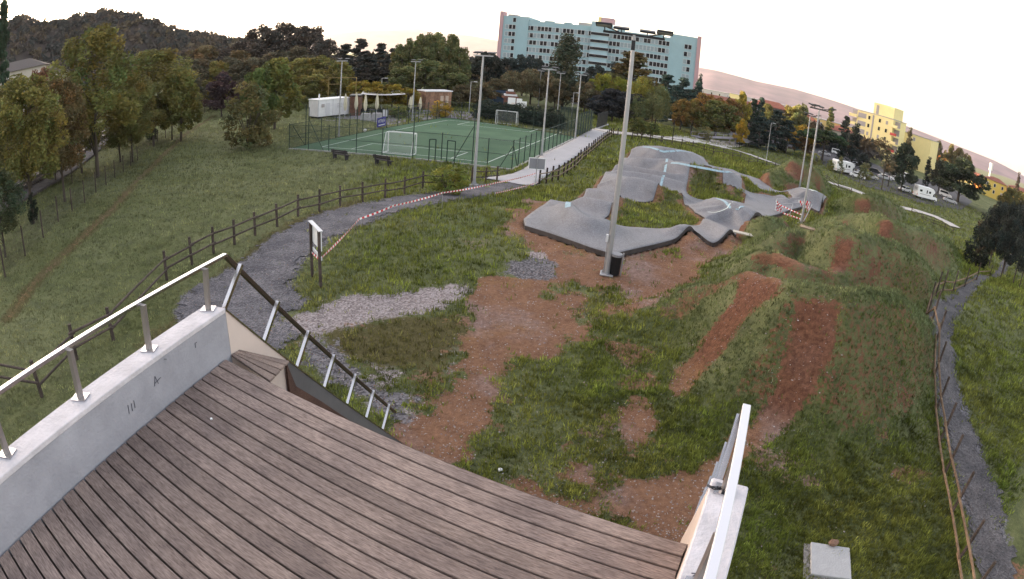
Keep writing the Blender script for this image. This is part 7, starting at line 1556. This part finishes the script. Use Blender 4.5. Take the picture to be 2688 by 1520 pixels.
A_p = np.concatenate([Q_, W_p, E_p, I_p, B_p]); Z_ = top_z(A_p); d_ = np.hypot(*A_p.T); vv = fbm(A_p[:, 0] * .8, A_p[:, 1] * .8, 71)
Cw = np.array([.090, .118, .046]) + (np.array([.135, .160, .090]) - np.array([.090, .118, .046])) * vv[:, None]; Cw = Cw * (.55 + .8 * vv)[:, None]
tufts('weeds', A_p, Z_, np.clip((.075 + .0022 * d_) * (.5 + 1.1 * vv), .06, .36), 7, rg, Cw, lean=.9, wid=.075, label='rank weeds on the mounds and beside the notice board')
# pebbles on the bare earth and the gravel
S_p = scatter(60000, 6, 34, -40, 52, rg); bare = np.zeros(len(S_p)); w = wobble(S_p)
for p in DIRT_FLAT + DIRT_HIT[:3] + GREYG + PALE: bare = np.maximum(bare, ss(-.6, .4, sdf(S_p, p) + w))
bare = np.maximum(bare, .5 * ss(-.2, .2, sdf(S_p, GRAVEL_PATH)) + .25 * ss(.5, .7, fbm(S_p[:, 0] * .55, S_p[:, 1] * .55, 77)) * (S_p[:, 0] > -3))
bare[inside(S_p, ram)] = 0; S_p = S_p[rg.random(len(S_p)) < bare * .5]; Z_ = zt(S_p[:, 0], S_p[:, 1]) + .035 * inside(S_p, GRAVEL_PATH); n = len(S_p); d_ = np.hypot(*S_p.T)
s_ = rg.uniform(.012, .030, n) * (1 + d_ * .012); oct_ = np.array([(1, 0, 0), (0, 1, 0), (-1, 0, 0), (0, -1, 0), (0, 0, .7)]); jit = rg.uniform(.6, 1.4, (n, 5, 1)); rot = rg.uniform(0, 6.28, n); ca_, sa2 = np.cos(rot)[:, None], np.sin(rot)[:, None]
O = oct_[None] * jit * s_[:, None, None]; Vp = np.stack([O[..., 0] * ca_ - O[..., 1] * sa2 * .7 + S_p[:, 0, None], O[..., 0] * sa2 + O[..., 1] * ca_ * .7 + S_p[:, 1, None], O[..., 2] + Z_[:, None]], -1).reshape(-1, 3)
fp = np.array([(0, 1, 4), (1, 2, 4), (2, 3, 4), (3, 0, 4)]); Fp = (np.arange(n)[:, None, None] * 5 + fp[None]).reshape(-1, 3)
pc = np.array([(.24, .21, .21), (.30, .24, .21), (.20, .12, .09), (.34, .31, .30)])[rg.integers(0, 4, n)] * rg.uniform(.7, 1.25, (n, 1))
me = npmesh('pebbles', Vp, Fp, tone=np.repeat(pc, 5, 0)); me.materials.append(leafmat('pebble stone', 0.0)); o = link('pebbles', me); o['kind'] = 'stuff'; o.color = (1, 1, 1, 1); o['label'] = 'loose pebbles on the bare earth and gravel'
# repeats told apart by their order across the view
ORD = ['first', 'second', 'third', 'fourth', 'fifth', 'sixth', 'seventh', 'eighth', 'ninth', 'tenth', 'eleventh', 'twelfth', 'thirteenth', 'fourteenth', 'fifteenth']
same = {}
for o in list(COL.objects):
    if o.parent is None and o.get('category') and o.get('group'): same.setdefault(o['label'], []).append(o)
for lb, os_ in same.items():
    if len(os_) > 1:
        os_.sort(key=lambda o: math.atan2(o.location.x, o.location.y))
        for k, o in enumerate(os_): o['label'] = lb + ', ' + ORD[k] + ' from left'
# ------------------------------------------------------------------ air
if HAZE > 0:
    o = MB(); o.box((0, 0, 62), (14000, 14000, 340)); hzb = o.build('haze', [], None); hzb['kind'] = 'stuff'
    m = bpy.data.materials.new('pale air'); m.use_nodes = True; n_ = m.node_tree.nodes; n_.clear(); out = n_.new('ShaderNodeOutputMaterial'); pv = n_.new('ShaderNodeVolumePrincipled')
    pv.inputs['Color'].default_value = (.93, .90, .95, 1); pv.inputs['Density'].default_value = HAZE; pv.inputs['Anisotropy'].default_value = .3; m.node_tree.links.new(pv.outputs[0], out.inputs['Volume']); hzb.data.materials.append(m)
